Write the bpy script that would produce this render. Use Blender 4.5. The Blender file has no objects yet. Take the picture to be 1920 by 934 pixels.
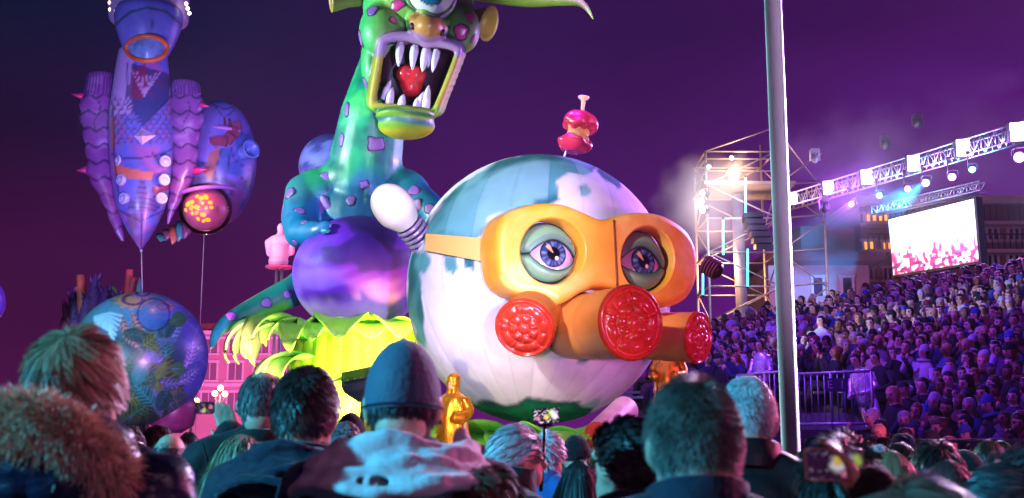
import bpy, bmesh, math, random
import numpy as np
from mathutils import Vector, Matrix, geometry
R = math.radians
PI = math.pi
rng = np.random.default_rng(7)
random.seed(7)
SC = bpy.context.scene
COL = SC.collection

# ------------------------------------------------------------------ camera
FPX = 2150.0                      # focal length in pixels of the 1920 px wide photograph
PITCH = R(9.6)
CAM_Z = 1.60
cam_d = bpy.data.cameras.new('camera')
cam = bpy.data.objects.new('camera', cam_d)
COL.objects.link(cam)
cam.location = (0, 0, CAM_Z)
cam.rotation_euler = (R(90) + PITCH, 0, 0)
cam_d.sensor_width = 36.0
cam_d.lens = FPX / 1920 * 36.0
cam_d.clip_start = 0.05
cam_d.clip_end = 900
cam_d.dof.use_dof = True
cam_d.dof.focus_distance = 20.0
cam_d.dof.aperture_fstop = 5.0
SC.camera = cam

# ------------------------------------------------------------------ night sky
W = bpy.data.worlds.new('World')
SC.world = W
W.use_nodes = True
wn, wl = W.node_tree.nodes, W.node_tree.links
wn.clear()
def wnode(t, **k):
    n = wn.new(t)
    for a, b in k.items(): setattr(n, a, b)
    return n
wout = wnode('ShaderNodeOutputWorld'); wbg = wnode('ShaderNodeBackground')
wtc = wnode('ShaderNodeTexCoord'); wsep = wnode('ShaderNodeSeparateXYZ')
wl.new(wtc.outputs['Generated'], wsep.inputs[0])
def wramp(stops):
    n = wnode('ShaderNodeValToRGB')
    n.color_ramp.elements.remove(n.color_ramp.elements[1])
    n.color_ramp.elements[0].position = 0; n.color_ramp.elements[0].color = (*stops[0][1], 1)
    for p_, c_ in stops[1:]: n.color_ramp.elements.new(p_).color = (*c_, 1)
    wl.new(wsep.outputs['Z'], n.inputs[0]); return n
# city glow low down, darker and bluer towards the zenith; more violet above the stage lights
wel = wramp([(0, (.085, .007, .070)), (.156, (.050, .005, .048)), (.25, (.013, .003, .028)), (.34, (.003, .005, .028)), (1, (.001, .002, .014))])
wer = wramp([(0, (.150, .010, .240)), (.17, (.120, .007, .230)), (.34, (.042, .003, .078)), (.6, (.03, .004, .06)), (1, (.004, .002, .016))])
waz = wnode('ShaderNodeMapRange'); waz.interpolation_type = 'SMOOTHSTEP'; waz.inputs[1].default_value = -.5; waz.inputs[2].default_value = .5
wl.new(wsep.outputs['X'], waz.inputs[0])
wmul = wnode('ShaderNodeMix', data_type='RGBA')
wl.new(waz.outputs[0], wmul.inputs['Factor']); wl.new(wel.outputs[0], wmul.inputs['A']); wl.new(wer.outputs[0], wmul.inputs['B'])
wno = wnode('ShaderNodeTexNoise'); wno.inputs['Scale'].default_value = 1.9; wno.inputs['Detail'].default_value = 3
wl.new(wtc.outputs['Generated'], wno.inputs['Vector'])
wnr = wnode('ShaderNodeMapRange'); wnr.inputs[1].default_value = .3; wnr.inputs[2].default_value = .7; wnr.inputs[3].default_value = .5; wnr.inputs[4].default_value = 1.5
wl.new(wno.outputs[0], wnr.inputs[0])
wl.new(wmul.outputs['Result'], wbg.inputs['Color'])
wl.new(wnr.outputs[0], wbg.inputs['Strength'])
wl.new(wbg.outputs[0], wout.inputs[0])

# ------------------------------------------------------------------ stage lamps
def spot(name, loc, target, watts, color, size=60, blend=.4, rad=.15):
    d = bpy.data.lights.new(name, 'SPOT'); d.energy = watts; d.color = color
    d.spot_size = R(size); d.spot_blend = blend; d.shadow_soft_size = rad
    o = bpy.data.objects.new(name, d); COL.objects.link(o)
    o.location = loc
    o.rotation_euler = (Vector(target) - Vector(loc)).to_track_quat('-Z', 'Y').to_euler()
    return o
def lamp(name, loc, watts, color, rad=.1):
    d = bpy.data.lights.new(name, 'POINT'); d.energy = watts; d.color = color; d.shadow_soft_size = rad
    o = bpy.data.objects.new(name, d); COL.objects.link(o); o.location = loc
    return o
# floats: white lavender key from front left, violet from the right truss, green wash on the monster
spot('key_spot', (-9, 3, 9), (0.6, 20, 4.2), 14500, (.9, .86, 1), 18.5, .35, .3)
spot('monster_spot', (-16, 17, 9), (-2.6, 23, 7.8), 20000, (.66, 1, .88), 40, .6, .3)
spot('monster_front_spot', (2, 6, 3), (-2.8, 23, 6.5), 14000, (.55, .5, 1), 28, .6, .3)
spot('violet_rim_spot', (14, 30, 11.5), (0.0, 21, 5.5), 26000, (.6, .3, 1), 34, .6, .3)
spot('magenta_low_spot', (7.5, 11, 2.4), (0.8, 20, 3.4), 1700, (1, .14, .55), 40, .6, .3)
# crowd in front: cyan from the left, magenta from the right
spot('cyan_crowd_spot', (-11, -.7, 6.0), (.3, 3.4, 1.6), 15000, (.05, .55, .9), 32, .5, .12)
spot('magenta_crowd_spot', (9, 8, 5.0), (0, 3.4, 1.6), 3300, (1, .14, .4), 60, .5, .2)
spot('pink_fill_spot', (5, -7, 5.5), (.2, 3.4, 1.6), 480, (1, .5, .72), 40, .5, .3)  # weak fill added behind the camera to lift the dark jackets
spot('low_fill_spot', (-.5, 8.5, 2.5), (.5, 19, 3.0), 1500, (.92, .76, 1), 26, .6, .3)  # low front fill added to brighten the underside of the globe
spot('horn_fill_spot', (5, 9, 4), (1.0, 23, 9.5), 9000, (.95, 1, .8), 13, .6, .3)  # extra lamp added only to brighten the horn leaf
# narrow spots added for the flag pole, then the grandstand wash
spot('pole_violet_spot', (13, 24, 12), (2.15, 9, 4.5), 26000, (.85, .6, 1), 26, .5, .4)
spot('pole_fill_spot', (9, 1, 8), (2.15, 9, 4.5), 6000, (.85, .6, 1), 22, .5, .4)  # fill added to lift the dark centre of the pole
spot('pole_cyan_spot', (-10, 26, 9), (2.15, 9, 4.5), 26000, (.45, .95, 1), 22, .5, .4)
spot('stand_spot', (-1, 20, 13), (10, 23, 3), 10500, (.2, .035, 1), 75, .6, .4)
spot('stand_spot', (2.5, 12, 9), (9, 20, 2.5), 1700, (.28, .03, 1), 70, .6, .4)
# balloons on the left
spot('jungle_fill_spot', (-17, 21, 4), (-9.7, 30, 3.8), 3200, (.45, 1, .9), 40, .6, .3)  # added cyan lamp that keeps the jungle globe's greens visible
spot('balloon_spot', (-13, 12, 3), (-10, 30, 7), 7500, (.5, .5, 1), 50, .6, .3)
spot('balloon_violet_spot', (-4.5, 18, 1.8), (-9.5, 30, 5), 6500, (.8, .3, .95), 60, .6, .3)

SC.view_settings.view_transform = 'Standard'
SC.view_settings.look = 'None'
SC.view_settings.exposure = 0.0
SC.view_settings.gamma = 1.0
SC.view_settings.use_curve_mapping = False
SC.render.engine = 'CYCLES'
SC.cycles.use_denoising = True
SC.cycles.max_bounces = 6
SC.cycles.diffuse_bounces = 2
SC.cycles.glossy_bounces = 3
SC.cycles.transmission_bounces = 4
SC.cycles.volume_bounces = 0
SC.cycles.sample_clamp_indirect = 3.0
SC.cycles.caustics_reflective = False
SC.cycles.caustics_refractive = False
SC.cycles.use_light_tree = True

# ------------------------------------------------------------------ helpers
CT, ST = math.cos(PITCH), math.sin(PITCH)
def P(px, py, Y):
    """world point that lies at distance Y in front and shows at photo pixel (px, py)"""
    dx, dy = (px - 960) / FPX, (467 - py) / FPX
    d = Vector((dx, CT - dy * ST, ST + dy * CT))
    return d * (Y / d.y) + Vector((0, 0, CAM_Z))
def PX(p):
    """photo pixel of a world point"""
    x, y, z = p[0], p[1], p[2] - CAM_Z
    w = y * CT + z * ST; v = -y * ST + z * CT
    return 960 + FPX * x / w, 467 - FPX * v / w
def PXA(V):
    V = np.asarray(V, float); z = V[:, 2] - CAM_Z
    w = V[:, 1] * CT + z * ST; v = -V[:, 1] * ST + z * CT
    return 960 + FPX * V[:, 0] / w, 467 - FPX * v / w
def S(px, Y): return px * Y / FPX          # size in metres of px photo pixels at distance Y

def lin(c):
    return tuple(((v / 255) / 12.92 if v / 255 <= .04045 else ((v / 255 + .055) / 1.055) ** 2.4) for v in c)
def hx(*c): return lin(c)

def _hash(ix, iy, iz):
    h = (ix.astype(np.int64) * 374761393 + iy.astype(np.int64) * 668265263 + iz.astype(np.int64) * 2147483647) & 0xffffffff
    h = ((h ^ (h >> 13)) * 1274126177) & 0xffffffff
    return ((h ^ (h >> 16)) & 0xffff) / 65535.0
def vnoise(p):
    p = np.asarray(p, float); i = np.floor(p); f = p - i; f = f * f * (3 - 2 * f)
    i = i.astype(np.int64); r = 0
    for a in (0, 1):
        for b in (0, 1):
            for c in (0, 1):
                w = (f[:, 0] if a else 1 - f[:, 0]) * (f[:, 1] if b else 1 - f[:, 1]) * (f[:, 2] if c else 1 - f[:, 2])
                r = r + w * _hash(i[:, 0] + a, i[:, 1] + b, i[:, 2] + c)
    return r
def fbm(p, o=4):
    p = np.asarray(p, float); r = 0; a = .5; t = 0
    for k in range(o):
        r = r + a * vnoise(p * 2 ** k + 17.3 * k); t += a; a *= .5
    return r / t
def sstep(a, b, x):
    t = np.clip((x - a) / (b - a), 0, 1); return t * t * (3 - 2 * t)
def mixc(a, b, t):
    t = np.asarray(t)[:, None]; return a * (1 - t) + np.asarray(b)[None, :] * t if np.ndim(b) == 1 else a * (1 - t) + b * t

# ---- materials
MATS = {}
def mat(name, color=(.5, .5, .5), rough=.5, metal=0.0, var=.12, vscale=6.0, bump=.0, bscale=40.0, emit=None, estr=0, vcol=False,
        coat=0.0, trans=0.0, spec=.5, sheen=0.0, stretch=None, sss=0):
    if name in MATS: return MATS[name]
    m = bpy.data.materials.new(name); m.use_nodes = True
    nt = m.node_tree; n = nt.nodes; l = nt.links
    b = n['Principled BSDF']
    tc = n.new('ShaderNodeTexCoord')
    vec = tc.outputs['Object']
    if stretch:
        mp = n.new('ShaderNodeMapping'); mp.inputs['Scale'].default_value = stretch
        l.new(vec, mp.inputs[0]); vec = mp.outputs[0]
    no = n.new('ShaderNodeTexNoise'); no.inputs['Scale'].default_value = vscale; no.inputs['Detail'].default_value = 5
    l.new(vec, no.inputs['Vector'])
    mr = n.new('ShaderNodeMapRange'); mr.inputs[1].default_value = .25; mr.inputs[2].default_value = .75
    mr.inputs[3].default_value = 1 - var; mr.inputs[4].default_value = 1 + var
    l.new(no.outputs[0], mr.inputs[0])
    mx = n.new('ShaderNodeMix'); mx.data_type = 'RGBA'; mx.blend_type = 'MULTIPLY'; mx.inputs['Factor'].default_value = 1
    if vcol:
        at = n.new('ShaderNodeAttribute'); at.attribute_name = 'Col'; l.new(at.outputs['Color'], mx.inputs['A'])
    else:
        mx.inputs['A'].default_value = (*color, 1)
    cb = n.new('ShaderNodeCombineColor')
    for i in range(3): l.new(mr.outputs[0], cb.inputs[i])
    l.new(cb.outputs[0], mx.inputs['B'])
    l.new(mx.outputs['Result'], b.inputs['Base Color'])
    rr = n.new('ShaderNodeMapRange'); rr.inputs[1].default_value = .3; rr.inputs[2].default_value = .7
    rr.inputs[3].default_value = max(.02, rough - .08); rr.inputs[4].default_value = min(1, rough + .08)
    l.new(no.outputs[0], rr.inputs[0]); l.new(rr.outputs[0], b.inputs['Roughness'])
    b.inputs['Metallic'].default_value = metal
    b.inputs['Specular IOR Level'].default_value = spec
    b.inputs['Coat Weight'].default_value = coat
    b.inputs['Coat Roughness'].default_value = .2
    b.inputs['Transmission Weight'].default_value = trans
    b.inputs['Sheen Weight'].default_value = sheen
    if sss:
        b.inputs['Subsurface Weight'].default_value = sss; b.inputs['Subsurface Radius'].default_value = (.012, .005, .003)
    if bump:
        n2 = n.new('ShaderNodeTexNoise'); n2.inputs['Scale'].default_value = bscale; n2.inputs['Detail'].default_value = 4
        l.new(vec, n2.inputs['Vector'])
        bp = n.new('ShaderNodeBump'); bp.inputs['Strength'].default_value = bump; bp.inputs['Distance'].default_value = .02
        l.new(n2.outputs[0], bp.inputs['Height']); l.new(bp.outputs[0], b.inputs['Normal'])
    if emit:
        b.inputs['Emission Color'].default_value = (*emit, 1); b.inputs['Emission Strength'].default_value = estr
    MATS[name] = m
    return m

# ---- objects
ORG = {}
def _tag(o, label=None, cat=None, group=None, kind=None):
    if label: o['label'] = label
    if cat: o['category'] = cat
    if group: o['group'] = group
    if kind: o['kind'] = kind
    return o
def thing(name, label, cat, loc=(0, 0, 0), group=None):
    o = bpy.data.objects.new(name, None); o.empty_display_size = .2
    COL.objects.link(o); o.location = loc; ORG[o.name] = Vector(loc)
    return _tag(o, label, cat, group)
def mesh(name, V, F, mats, mi=None, smooth=True, cols=None):
    me = bpy.data.meshes.new(name)
    me.from_pydata([tuple(v) for v in V], [], [tuple(f) for f in F])
    for m_ in (mats if isinstance(mats, (list, tuple)) else [mats]): me.materials.append(m_)
    if mi is not None: me.polygons.foreach_set('material_index', np.asarray(mi, np.int32))
    me.polygons.foreach_set('use_smooth', np.full(len(me.polygons), bool(smooth)))
    if cols is not None:
        a = me.color_attributes.new('Col', 'FLOAT_COLOR', 'POINT')
        c = np.ones((len(me.vertices), 4), np.float32); c[:, :3] = np.clip(cols, 0, 1)
        a.data.foreach_set('color', c.ravel())
    me.update()
    return me
def mk(name, V, F, mats, parent=None, mi=None, smooth=True, cols=None, edge=None):
    """one mesh object from world coordinates, under its thing"""
    V = np.asarray([tuple(v) for v in V], float)
    org = ORG.get(parent.name, Vector()) if parent else Vector()
    me = mesh(name, V - np.array(org), F, mats, mi, smooth, cols)
    o = bpy.data.objects.new(name, me); COL.objects.link(o)
    if parent: o.parent = parent
    ORG[o.name] = org
    if edge is not None:
        me.set_sharp_from_angle(angle=R(edge))
    return o
def put(name, me, parent=None, M=None):
    """an object on shared mesh data; M is its world matrix"""
    o = bpy.data.objects.new(name, me); COL.objects.link(o)
    org = ORG.get(parent.name, Vector()) if parent else Vector()
    if parent: o.parent = parent
    if M is not None: o.matrix_basis = Matrix.Translation(-org) @ M
    return o

# ---- geometry
def grid_faces(nu, nv, wrap=False):
    F = []
    for i in range(nu - 1):
        for j in range(nv if wrap else nv - 1):
            a = i * nv + j; b = i * nv + (j + 1) % nv
            F.append((a, b, b + nv, a + nv))
    return F
def loft(rings, cap0=True, cap1=True):
    nv = len(rings[0]); V = [tuple(p) for r_ in rings for p in r_]
    F = grid_faces(len(rings), nv, True)
    if cap0: F.append(tuple(range(nv))[::-1])
    if cap1: F.append(tuple(range((len(rings) - 1) * nv, len(rings) * nv)))
    return V, F
def tube(pts, rad, n=10, cap=True, flat=1.0, up=None):
    pts = [Vector(p) for p in pts]; m = len(pts)
    if not hasattr(rad, '__len__'): rad = [rad] * m
    T = [(pts[min(i + 1, m - 1)] - pts[max(i - 1, 0)]).normalized() for i in range(m)]
    u = Vector(up) if up else (Vector((0, 0, 1)) if abs(T[0].z) < .9 else Vector((1, 0, 0)))
    a = (u - T[0] * u.dot(T[0])).normalized(); rings = []
    for i in range(m):
        a = (a - T[i] * a.dot(T[i])).normalized(); b = T[i].cross(a)
        rings.append([pts[i] + (a * math.cos(t) * rad[i] * flat + b * math.sin(t) * rad[i]) for t in [2 * PI * k / n for k in range(n)]])
    return loft(rings, cap, cap)
def spline(pts, n=8):
    """Catmull-Rom through points (any tuple length)"""
    A = np.asarray([tuple(p) for p in pts], float); out = []
    for i in range(len(A) - 1):
        p0, p1, p2, p3 = A[max(i - 1, 0)], A[i], A[i + 1], A[min(i + 2, len(A) - 1)]
        for t in np.linspace(0, 1, n, endpoint=False):
            out.append(.5 * (2 * p1 + (p2 - p0) * t + (2 * p0 - 5 * p1 + 4 * p2 - p3) * t * t + (3 * p1 - p0 - 3 * p2 + p3) * t ** 3))
    out.append(A[-1]); return np.array(out)
def spline_loop(pts, n=6):
    A = np.asarray([tuple(p) for p in pts], float); out = []; N = len(A)
    for i in range(N):
        p0, p1, p2, p3 = A[i - 1], A[i], A[(i + 1) % N], A[(i + 2) % N]
        for t in np.linspace(0, 1, n, endpoint=False):
            out.append(.5 * (2 * p1 + (p2 - p0) * t + (2 * p0 - 5 * p1 + 4 * p2 - p3) * t * t + (3 * p1 - p0 - 3 * p2 + p3) * t ** 3))
    return np.array(out)
def stube(pts, n=10, seg=6, **k):
    """tube along a spline of (x, y, z, r)"""
    A = spline(pts, seg); return tube([Vector(p[:3]) for p in A], [p[3] for p in A], n, **k)
def box(c, s, M=None):
    V = []
    for x in (-1, 1):
        for y in (-1, 1):
            for z in (-1, 1):
                v = Vector((x * s[0] / 2, y * s[1] / 2, z * s[2] / 2)); V.append((M @ v if M else v) + Vector(c))
    return V, [(0, 1, 3, 2), (4, 6, 7, 5), (0, 4, 5, 1), (2, 3, 7, 6), (0, 2, 6, 4), (1, 5, 7, 3)]
def bar(p, q, w, h=None):
    """box from p to q"""
    p, q = Vector(p), Vector(q); h = h or w; d = q - p
    M = d.to_track_quat('X', 'Z').to_matrix()
    return box((p + q) / 2, (d.length, w, h), M)
def ball(c, r, nu=16, nv=24, M=None):
    if not hasattr(r, '__len__'): r = (r, r, r)
    V = []
    for i in range(nu + 1):
        t = PI * i / nu
        for j in range(nv):
            a = 2 * PI * j / nv
            v = Vector((r[0] * math.sin(t) * math.cos(a), r[1] * math.sin(t) * math.sin(a), r[2] * math.cos(t)))
            V.append((M @ v if M else v) + Vector(c))
    return V, [f[::-1] for f in grid_faces(nu + 1, nv, True)]
def lathe(prof, n=32, M=None):
    """prof: (r, z) list, about local z"""
    rings = []
    for r_, z in prof:
        rr = [Vector((r_ * math.cos(2 * PI * k / n), r_ * math.sin(2 * PI * k / n), z)) for k in range(n)]
        rings.append([M @ v for v in rr] if M else rr)
    return loft(rings)
def join(*parts):
    V, F = [], []
    for v, f in parts:
        o = len(V); V += [tuple(x) for x in v]; F += [tuple(i + o for i in g) for g in f]
    return V, F
def frame_z(loc, axis, up=(0, 0, 1)):
    """matrix whose local z points along axis"""
    z = Vector(axis).normalized(); u = Vector(up)
    if abs(z.dot(u)) > .98: u = Vector((0, 1, 0))
    x = u.cross(z).normalized(); y = z.cross(x)
    return Matrix(((x.x, y.x, z.x, loc[0]), (x.y, y.y, z.y, loc[1]), (x.z, y.z, z.z, loc[2]), (0, 0, 0, 1)))
def capsule(p, r0, q, r1, n=14):
    p, q = Vector(p), Vector(q); d = (q - p).normalized() if (q - p).length > 1e-6 else Vector((0, 0, 1))
    pts, rad = [], []
    for t in (1, .85, .5, .2): pts.append(p - d * r0 * math.sin(t * PI / 2)); rad.append(max(r0 * math.cos(t * PI / 2), 1e-4))
    pts.append(p); rad.append(r0); pts.append(q); rad.append(r1)
    for t in (.2, .5, .85, 1): pts.append(q + d * r1 * math.sin(t * PI / 2)); rad.append(max(r1 * math.cos(t * PI / 2), 1e-4))
    return tube(pts, rad, n)
def blob(parts, voxel, smooth=4, tris=None):
    """voxel-merge closed shapes into one continuous skin; returns arrays"""
    V, F = join(*parts)
    me = bpy.data.meshes.new('tmp'); me.from_pydata(V, [], F); me.update()
    bm = bmesh.new(); bm.from_mesh(me); bmesh.ops.recalc_face_normals(bm, faces=bm.faces); bm.to_mesh(me); bm.free()
    o = bpy.data.objects.new('tmp', me); COL.objects.link(o)
    m_ = o.modifiers.new('r', 'REMESH'); m_.mode = 'VOXEL'; m_.voxel_size = voxel
    if smooth:
        s_ = o.modifiers.new('s', 'SMOOTH'); s_.factor = .5; s_.iterations = smooth
    dg = bpy.context.evaluated_depsgraph_get()
    e = o.evaluated_get(dg).to_mesh()
    VV = np.empty(len(e.vertices) * 3); e.vertices.foreach_get('co', VV); VV = VV.reshape(-1, 3)
    NN = np.empty(len(e.vertices) * 3); e.vertices.foreach_get('normal', NN); NN = NN.reshape(-1, 3)
    FF = [tuple(p.vertices) for p in e.polygons]
    o.evaluated_get(dg).to_mesh_clear()
    bpy.data.objects.remove(o); bpy.data.meshes.remove(me)
    return VV, FF, NN
def newton(fn, target, x0, it=12):
    """solve fn(u, v) -> pixel for a pixel target"""
    u, v = x0; h = 1e-3
    for _ in range(it):
        f = np.array(fn(u, v)) - target
        J = np.array([(np.array(fn(u + h, v)) - target - f) / h, (np.array(fn(u, v + h)) - target - f) / h]).T
        d = np.linalg.lstsq(J, -f, rcond=None)[0]; d = np.clip(d, -.8, .8)
        u += d[0]; v += d[1]
    return u, v
def in_poly(x, y, poly):
    poly = np.asarray(poly, float); ins = np.zeros(len(x), bool); j = len(poly) - 1
    for i in range(len(poly)):
        xi, yi = poly[i]; xj, yj = poly[j]
        c = ((yi > y) != (yj > y)) & (x < (xj - xi) * (y - yi) / (yj - yi + 1e-12) + xi)
        ins ^= c; j = i
    return ins
def poly_dist(x, y, poly):
    """signed distance to a polygon, negative inside"""
    poly = np.asarray(poly, float); d = np.full(len(x), 1e9)
    for i in range(len(poly)):
        a = poly[i - 1]; b = poly[i]; ab = b - a; L = ab.dot(ab) + 1e-12
        t = np.clip(((x - a[0]) * ab[0] + (y - a[1]) * ab[1]) / L, 0, 1)
        d = np.minimum(d, np.hypot(x - a[0] - t * ab[0], y - a[1] - t * ab[1]))
    return np.where(in_poly(x, y, poly), -d, d)
# ================================================================== setting
M_asph = mat('asphalt', hx(62, 60, 62), .85, var=.3, vscale=3, bump=.4, bscale=60)
V, F = [(-300, -30, 0), (300, -30, 0), (300, 600, 0), (-300, 600, 0)], [(0, 1, 2, 3)]
_tag(mk('ground', V, F, M_asph), 'dark asphalt of the square under the crowd', None, kind='structure')

M_plaster = mat('plaster', hx(196, 150, 140), .9, var=.1, vscale=.6, bump=.1, bscale=8)
M_trim = mat('stone_trim', hx(225, 205, 195), .85, var=.08, vscale=1)
M_dglass = mat('dark_glass', hx(40, 40, 55), .15, var=.2, vscale=1)
M_shut = mat('shutter_paint', hx(132, 100, 104), .7, var=.1)
M_lit = mat('lit_window', hx(255, 170, 70), .5, emit=hx(255, 150, 50), estr=2.2)
M_roof = mat('roof_tile', hx(110, 62, 50), .9, var=.3, vscale=5)

# ---- facade behind the street lamps, left
FY = 88.0
fx0, fx1 = P(285, 700, FY).x, P(700, 700, FY).x
fz = P(430, 617, FY).z
bld = thing('apartment_building', 'pink lit plaster facade with rows of tall windows behind the street lamps', 'building', ((fx0 + fx1) / 2, FY, 0))
mk('wall', *box(((fx0 + fx1) / 2, FY + 4, fz / 2), (fx1 - fx0, 8, fz)), M_plaster, bld, smooth=False)
mk('cornice', *join(box(((fx0 + fx1) / 2, FY - .25, fz - .3), (fx1 - fx0 + .6, .5, .28)), box(((fx0 + fx1) / 2, FY - .12, fz - .7), (fx1 - fx0 + .3, .24, .2))), M_trim, bld, smooth=False)
mk('string_course', *box(((fx0 + fx1) / 2, FY - .1, P(0, 722, FY).z), (fx1 - fx0 + .1, .2, .25)), M_trim, bld, smooth=False)
mk('roof', *box(((fx0 + fx1) / 2, FY + 4, fz + .2), (fx1 - fx0 + 1, 8.6, .4)), M_roof, bld, smooth=False)
for ri, (yt, yb) in enumerate(((636, 662), (681, 712), (737, 772))):
    z0, z1 = P(430, yb, FY).z, P(430, yt, FY).z
    for k in range(-2, 6):
        cx = P(394 + 48 * k, 690, FY).x
        w = .52
        wd = mk('window', *box((cx, FY - .02, (z0 + z1) / 2), (2 * w, .08, z1 - z0)), M_shut, bld, smooth=False)
        mk('window_frame', *join(box((cx - w - .06, FY - .07, (z0 + z1) / 2), (.14, .14, z1 - z0 + .3)), box((cx + w + .06, FY - .07, (z0 + z1) / 2), (.14, .14, z1 - z0 + .3)),
            box((cx, FY - .08, z1 + .12), (2 * w + .4, .18, .2)), box((cx, FY - .075, (z0 + z1) / 2), (.06, .08, z1 - z0))), M_trim, wd, smooth=False)
        mk('sill', *box((cx, FY - .14, z0 - .1), (2 * w + .5, .3, .14)), M_trim, wd, smooth=False)

# ---- three-globe street lamps
M_iron = mat('cast_iron', hx(46, 44, 52), .5, .6, var=.1)
M_globe = mat('lamp_globe_glass', (1, .75, .5), .3, emit=hx(255, 190, 110), estr=16)
def street_lamp(px, py, Y, label):
    top = P(px, py, Y)
    t = thing('street_lamp', label, 'street lamp', (top.x, Y, 0), 'three-globe lamps before the pink facade')
    mk('post', *lathe([(.2, 0), (.2, .25), (.12, .35), (.09, 1.2), (.06, 2.2), (.05, top.z - .1), (.02, top.z - .02)], 12, Matrix.Translation((top.x, Y, 0))), M_iron, t)
    s = S(10, Y)
    for dx, dz in ((0, s * 1.05), (-s, 0), (s * .9, -.02)):
        if dx: mk('arm', *stube([(top.x, Y, top.z - .35, .02), (top.x + dx * .7, Y, top.z - .3, .02), (top.x + dx, Y, top.z - .08, .02)], 6, 4), M_iron, t)
        mk('globe', *ball((top.x + dx, Y, top.z + dz), S(5.2, Y), 10, 14), M_globe, t)
    lamp('street_lamp_light', (top.x, Y - .5, top.z + .1), 700, (1, .4, .4), .2)
street_lamp(413, 738, 46, 'taller three-globe street lamp glowing beside the phone of the man in black coat')
street_lamp(360, 751, 49, 'lower three-globe street lamp glowing beside the jungle painted globe')
spot('facade_spot', (P(470, 760, 60).x, 62, 1.0), (P(470, 690, FY).x, FY, 6), 42000, (1, .2, .85), 95, .7, .3)

# ---- building behind the screen, right
M_ochre = mat('ochre_plaster', hx(150, 118, 105), .9, var=.15, vscale=.5, bump=.1, bscale=8)
BY = 58.0
def rect_px(x0, y0, x1, y1, Y):
    a, b = P(x0, y1, Y), P(x1, y0, Y)
    return a.x, b.x, a.z, b.z
b2 = thing('apartment_building', 'ochre apartment block with orange lit windows behind the video screen', 'building', (P(1700, 600, BY).x, BY, 0))
x0, x1, _, z1 = rect_px(1612, 600, 2100, 385, BY)
zt = P(1700, 388, BY).z
mk('wall', *box(((x0 + x1) / 2, BY + 5, zt / 2), (x1 - x0, 10, zt)), M_ochre, b2, smooth=False)
mk('roof_slab', *box(((x0 + x1) / 2, BY + 4.6, zt + .2), (x1 - x0 + .8, 11, .4)), M_trim, b2, smooth=False)
for (a, b, c, d, lit) in ((1620, 403, 1643, 418, 1), (1645, 403, 1664, 418, 1), (1618, 454, 1638, 469, 1), (1654, 456, 1671, 471, 1), (1618, 505, 1636, 525, 0), (1655, 505, 1672, 525, 0), (1850, 430, 1870, 450, 0), (1890, 430, 1910, 450, 0), (1850, 480, 1870, 500, 0), (1890, 480, 1910, 500, 0)):
    u0, u1, w0, w1 = rect_px(a, b, c, d, BY)
    wd = mk('window', *box(((u0 + u1) / 2, BY - .02, (w0 + w1) / 2), (u1 - u0, .08, w1 - w0)), M_lit if lit else M_dglass, b2, smooth=False)
    mk('window_frame', *join(*[box((xx, BY - .08, (w0 + w1) / 2), (.1, .14, w1 - w0 + .1)) for xx in (u0, (u0 + u1) / 2, u1)], box(((u0 + u1) / 2, BY - .09, w1 + .1), (u1 - u0 + .3, .16, .12))), M_trim, wd, smooth=False)
    mk('sill', *box(((u0 + u1) / 2, BY - .14, w0 - .08), (u1 - u0 + .4, .3, .12)), M_trim, wd, smooth=False)
for yy in (424, 476):
    z_ = P(1640, yy, BY).z
    bal = mk('balcony', *box(((x0 + x1) / 2, BY - .5, z_), (x1 - x0, 1.0, .18)), M_trim, b2, smooth=False)
    mk('railing', *join(box(((x0 + x1) / 2, BY - .97, z_ + .85), (x1 - x0, .05, .06)), *[box((x0 + .3 * k, BY - .97, z_ + .46), (.04, .04, .74)) for k in range(int((x1 - x0) / .3))]), M_iron, bal, smooth=False)
b3 = thing('low_building', 'low pale building with flat canopy roof between lighting tower and screen', 'building', (P(1550, 600, BY - 4).x, BY - 4, 0))
x0, x1, _, _ = rect_px(1440, 600, 1634, 500, BY - 4)
zt = P(1550, 497, BY - 4).z
mk('wall', *box(((x0 + x1) / 2, BY - .2, zt / 2), (x1 - x0, 7.6, zt)), M_plaster, b3, smooth=False)
mk('canopy_roof', *box(((x0 + x1) / 2, BY - 1.2, zt + .2), (x1 - x0 + .8, 8.4, .42)), M_roof, b3, smooth=False)
mk('upper_wall', *box((P(1555, 440, BY).x, BY + 2, zt * .5 + P(1555, 440, BY).z * .5 + .3), (P(1608, 440, BY).x - P(1505, 440, BY).x, 3.5, P(1555, 440, BY).z - zt + .4)), M_ochre, b3, smooth=False)
for cx in (1533, 1588):
    a, b, w0, w1 = rect_px(cx - 8, 521, cx + 8, 555, BY - 4)
    dr = mk('door', *box(((a + b) / 2, BY - 4.02, (w0 + w1) / 2), (b - a, .08, w1 - w0)), M_dglass, b3, smooth=False)
    mk('door_frame', *join(box((a - .05, BY - 4.06, (w0 + w1) / 2), (.12, .12, w1 - w0)), box((b + .05, BY - 4.06, (w0 + w1) / 2), (.12, .12, w1 - w0)), box(((a + b) / 2, BY - 4.07, w1 + .06), (b - a + .3, .14, .14))), M_trim, dr, smooth=False)

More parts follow.
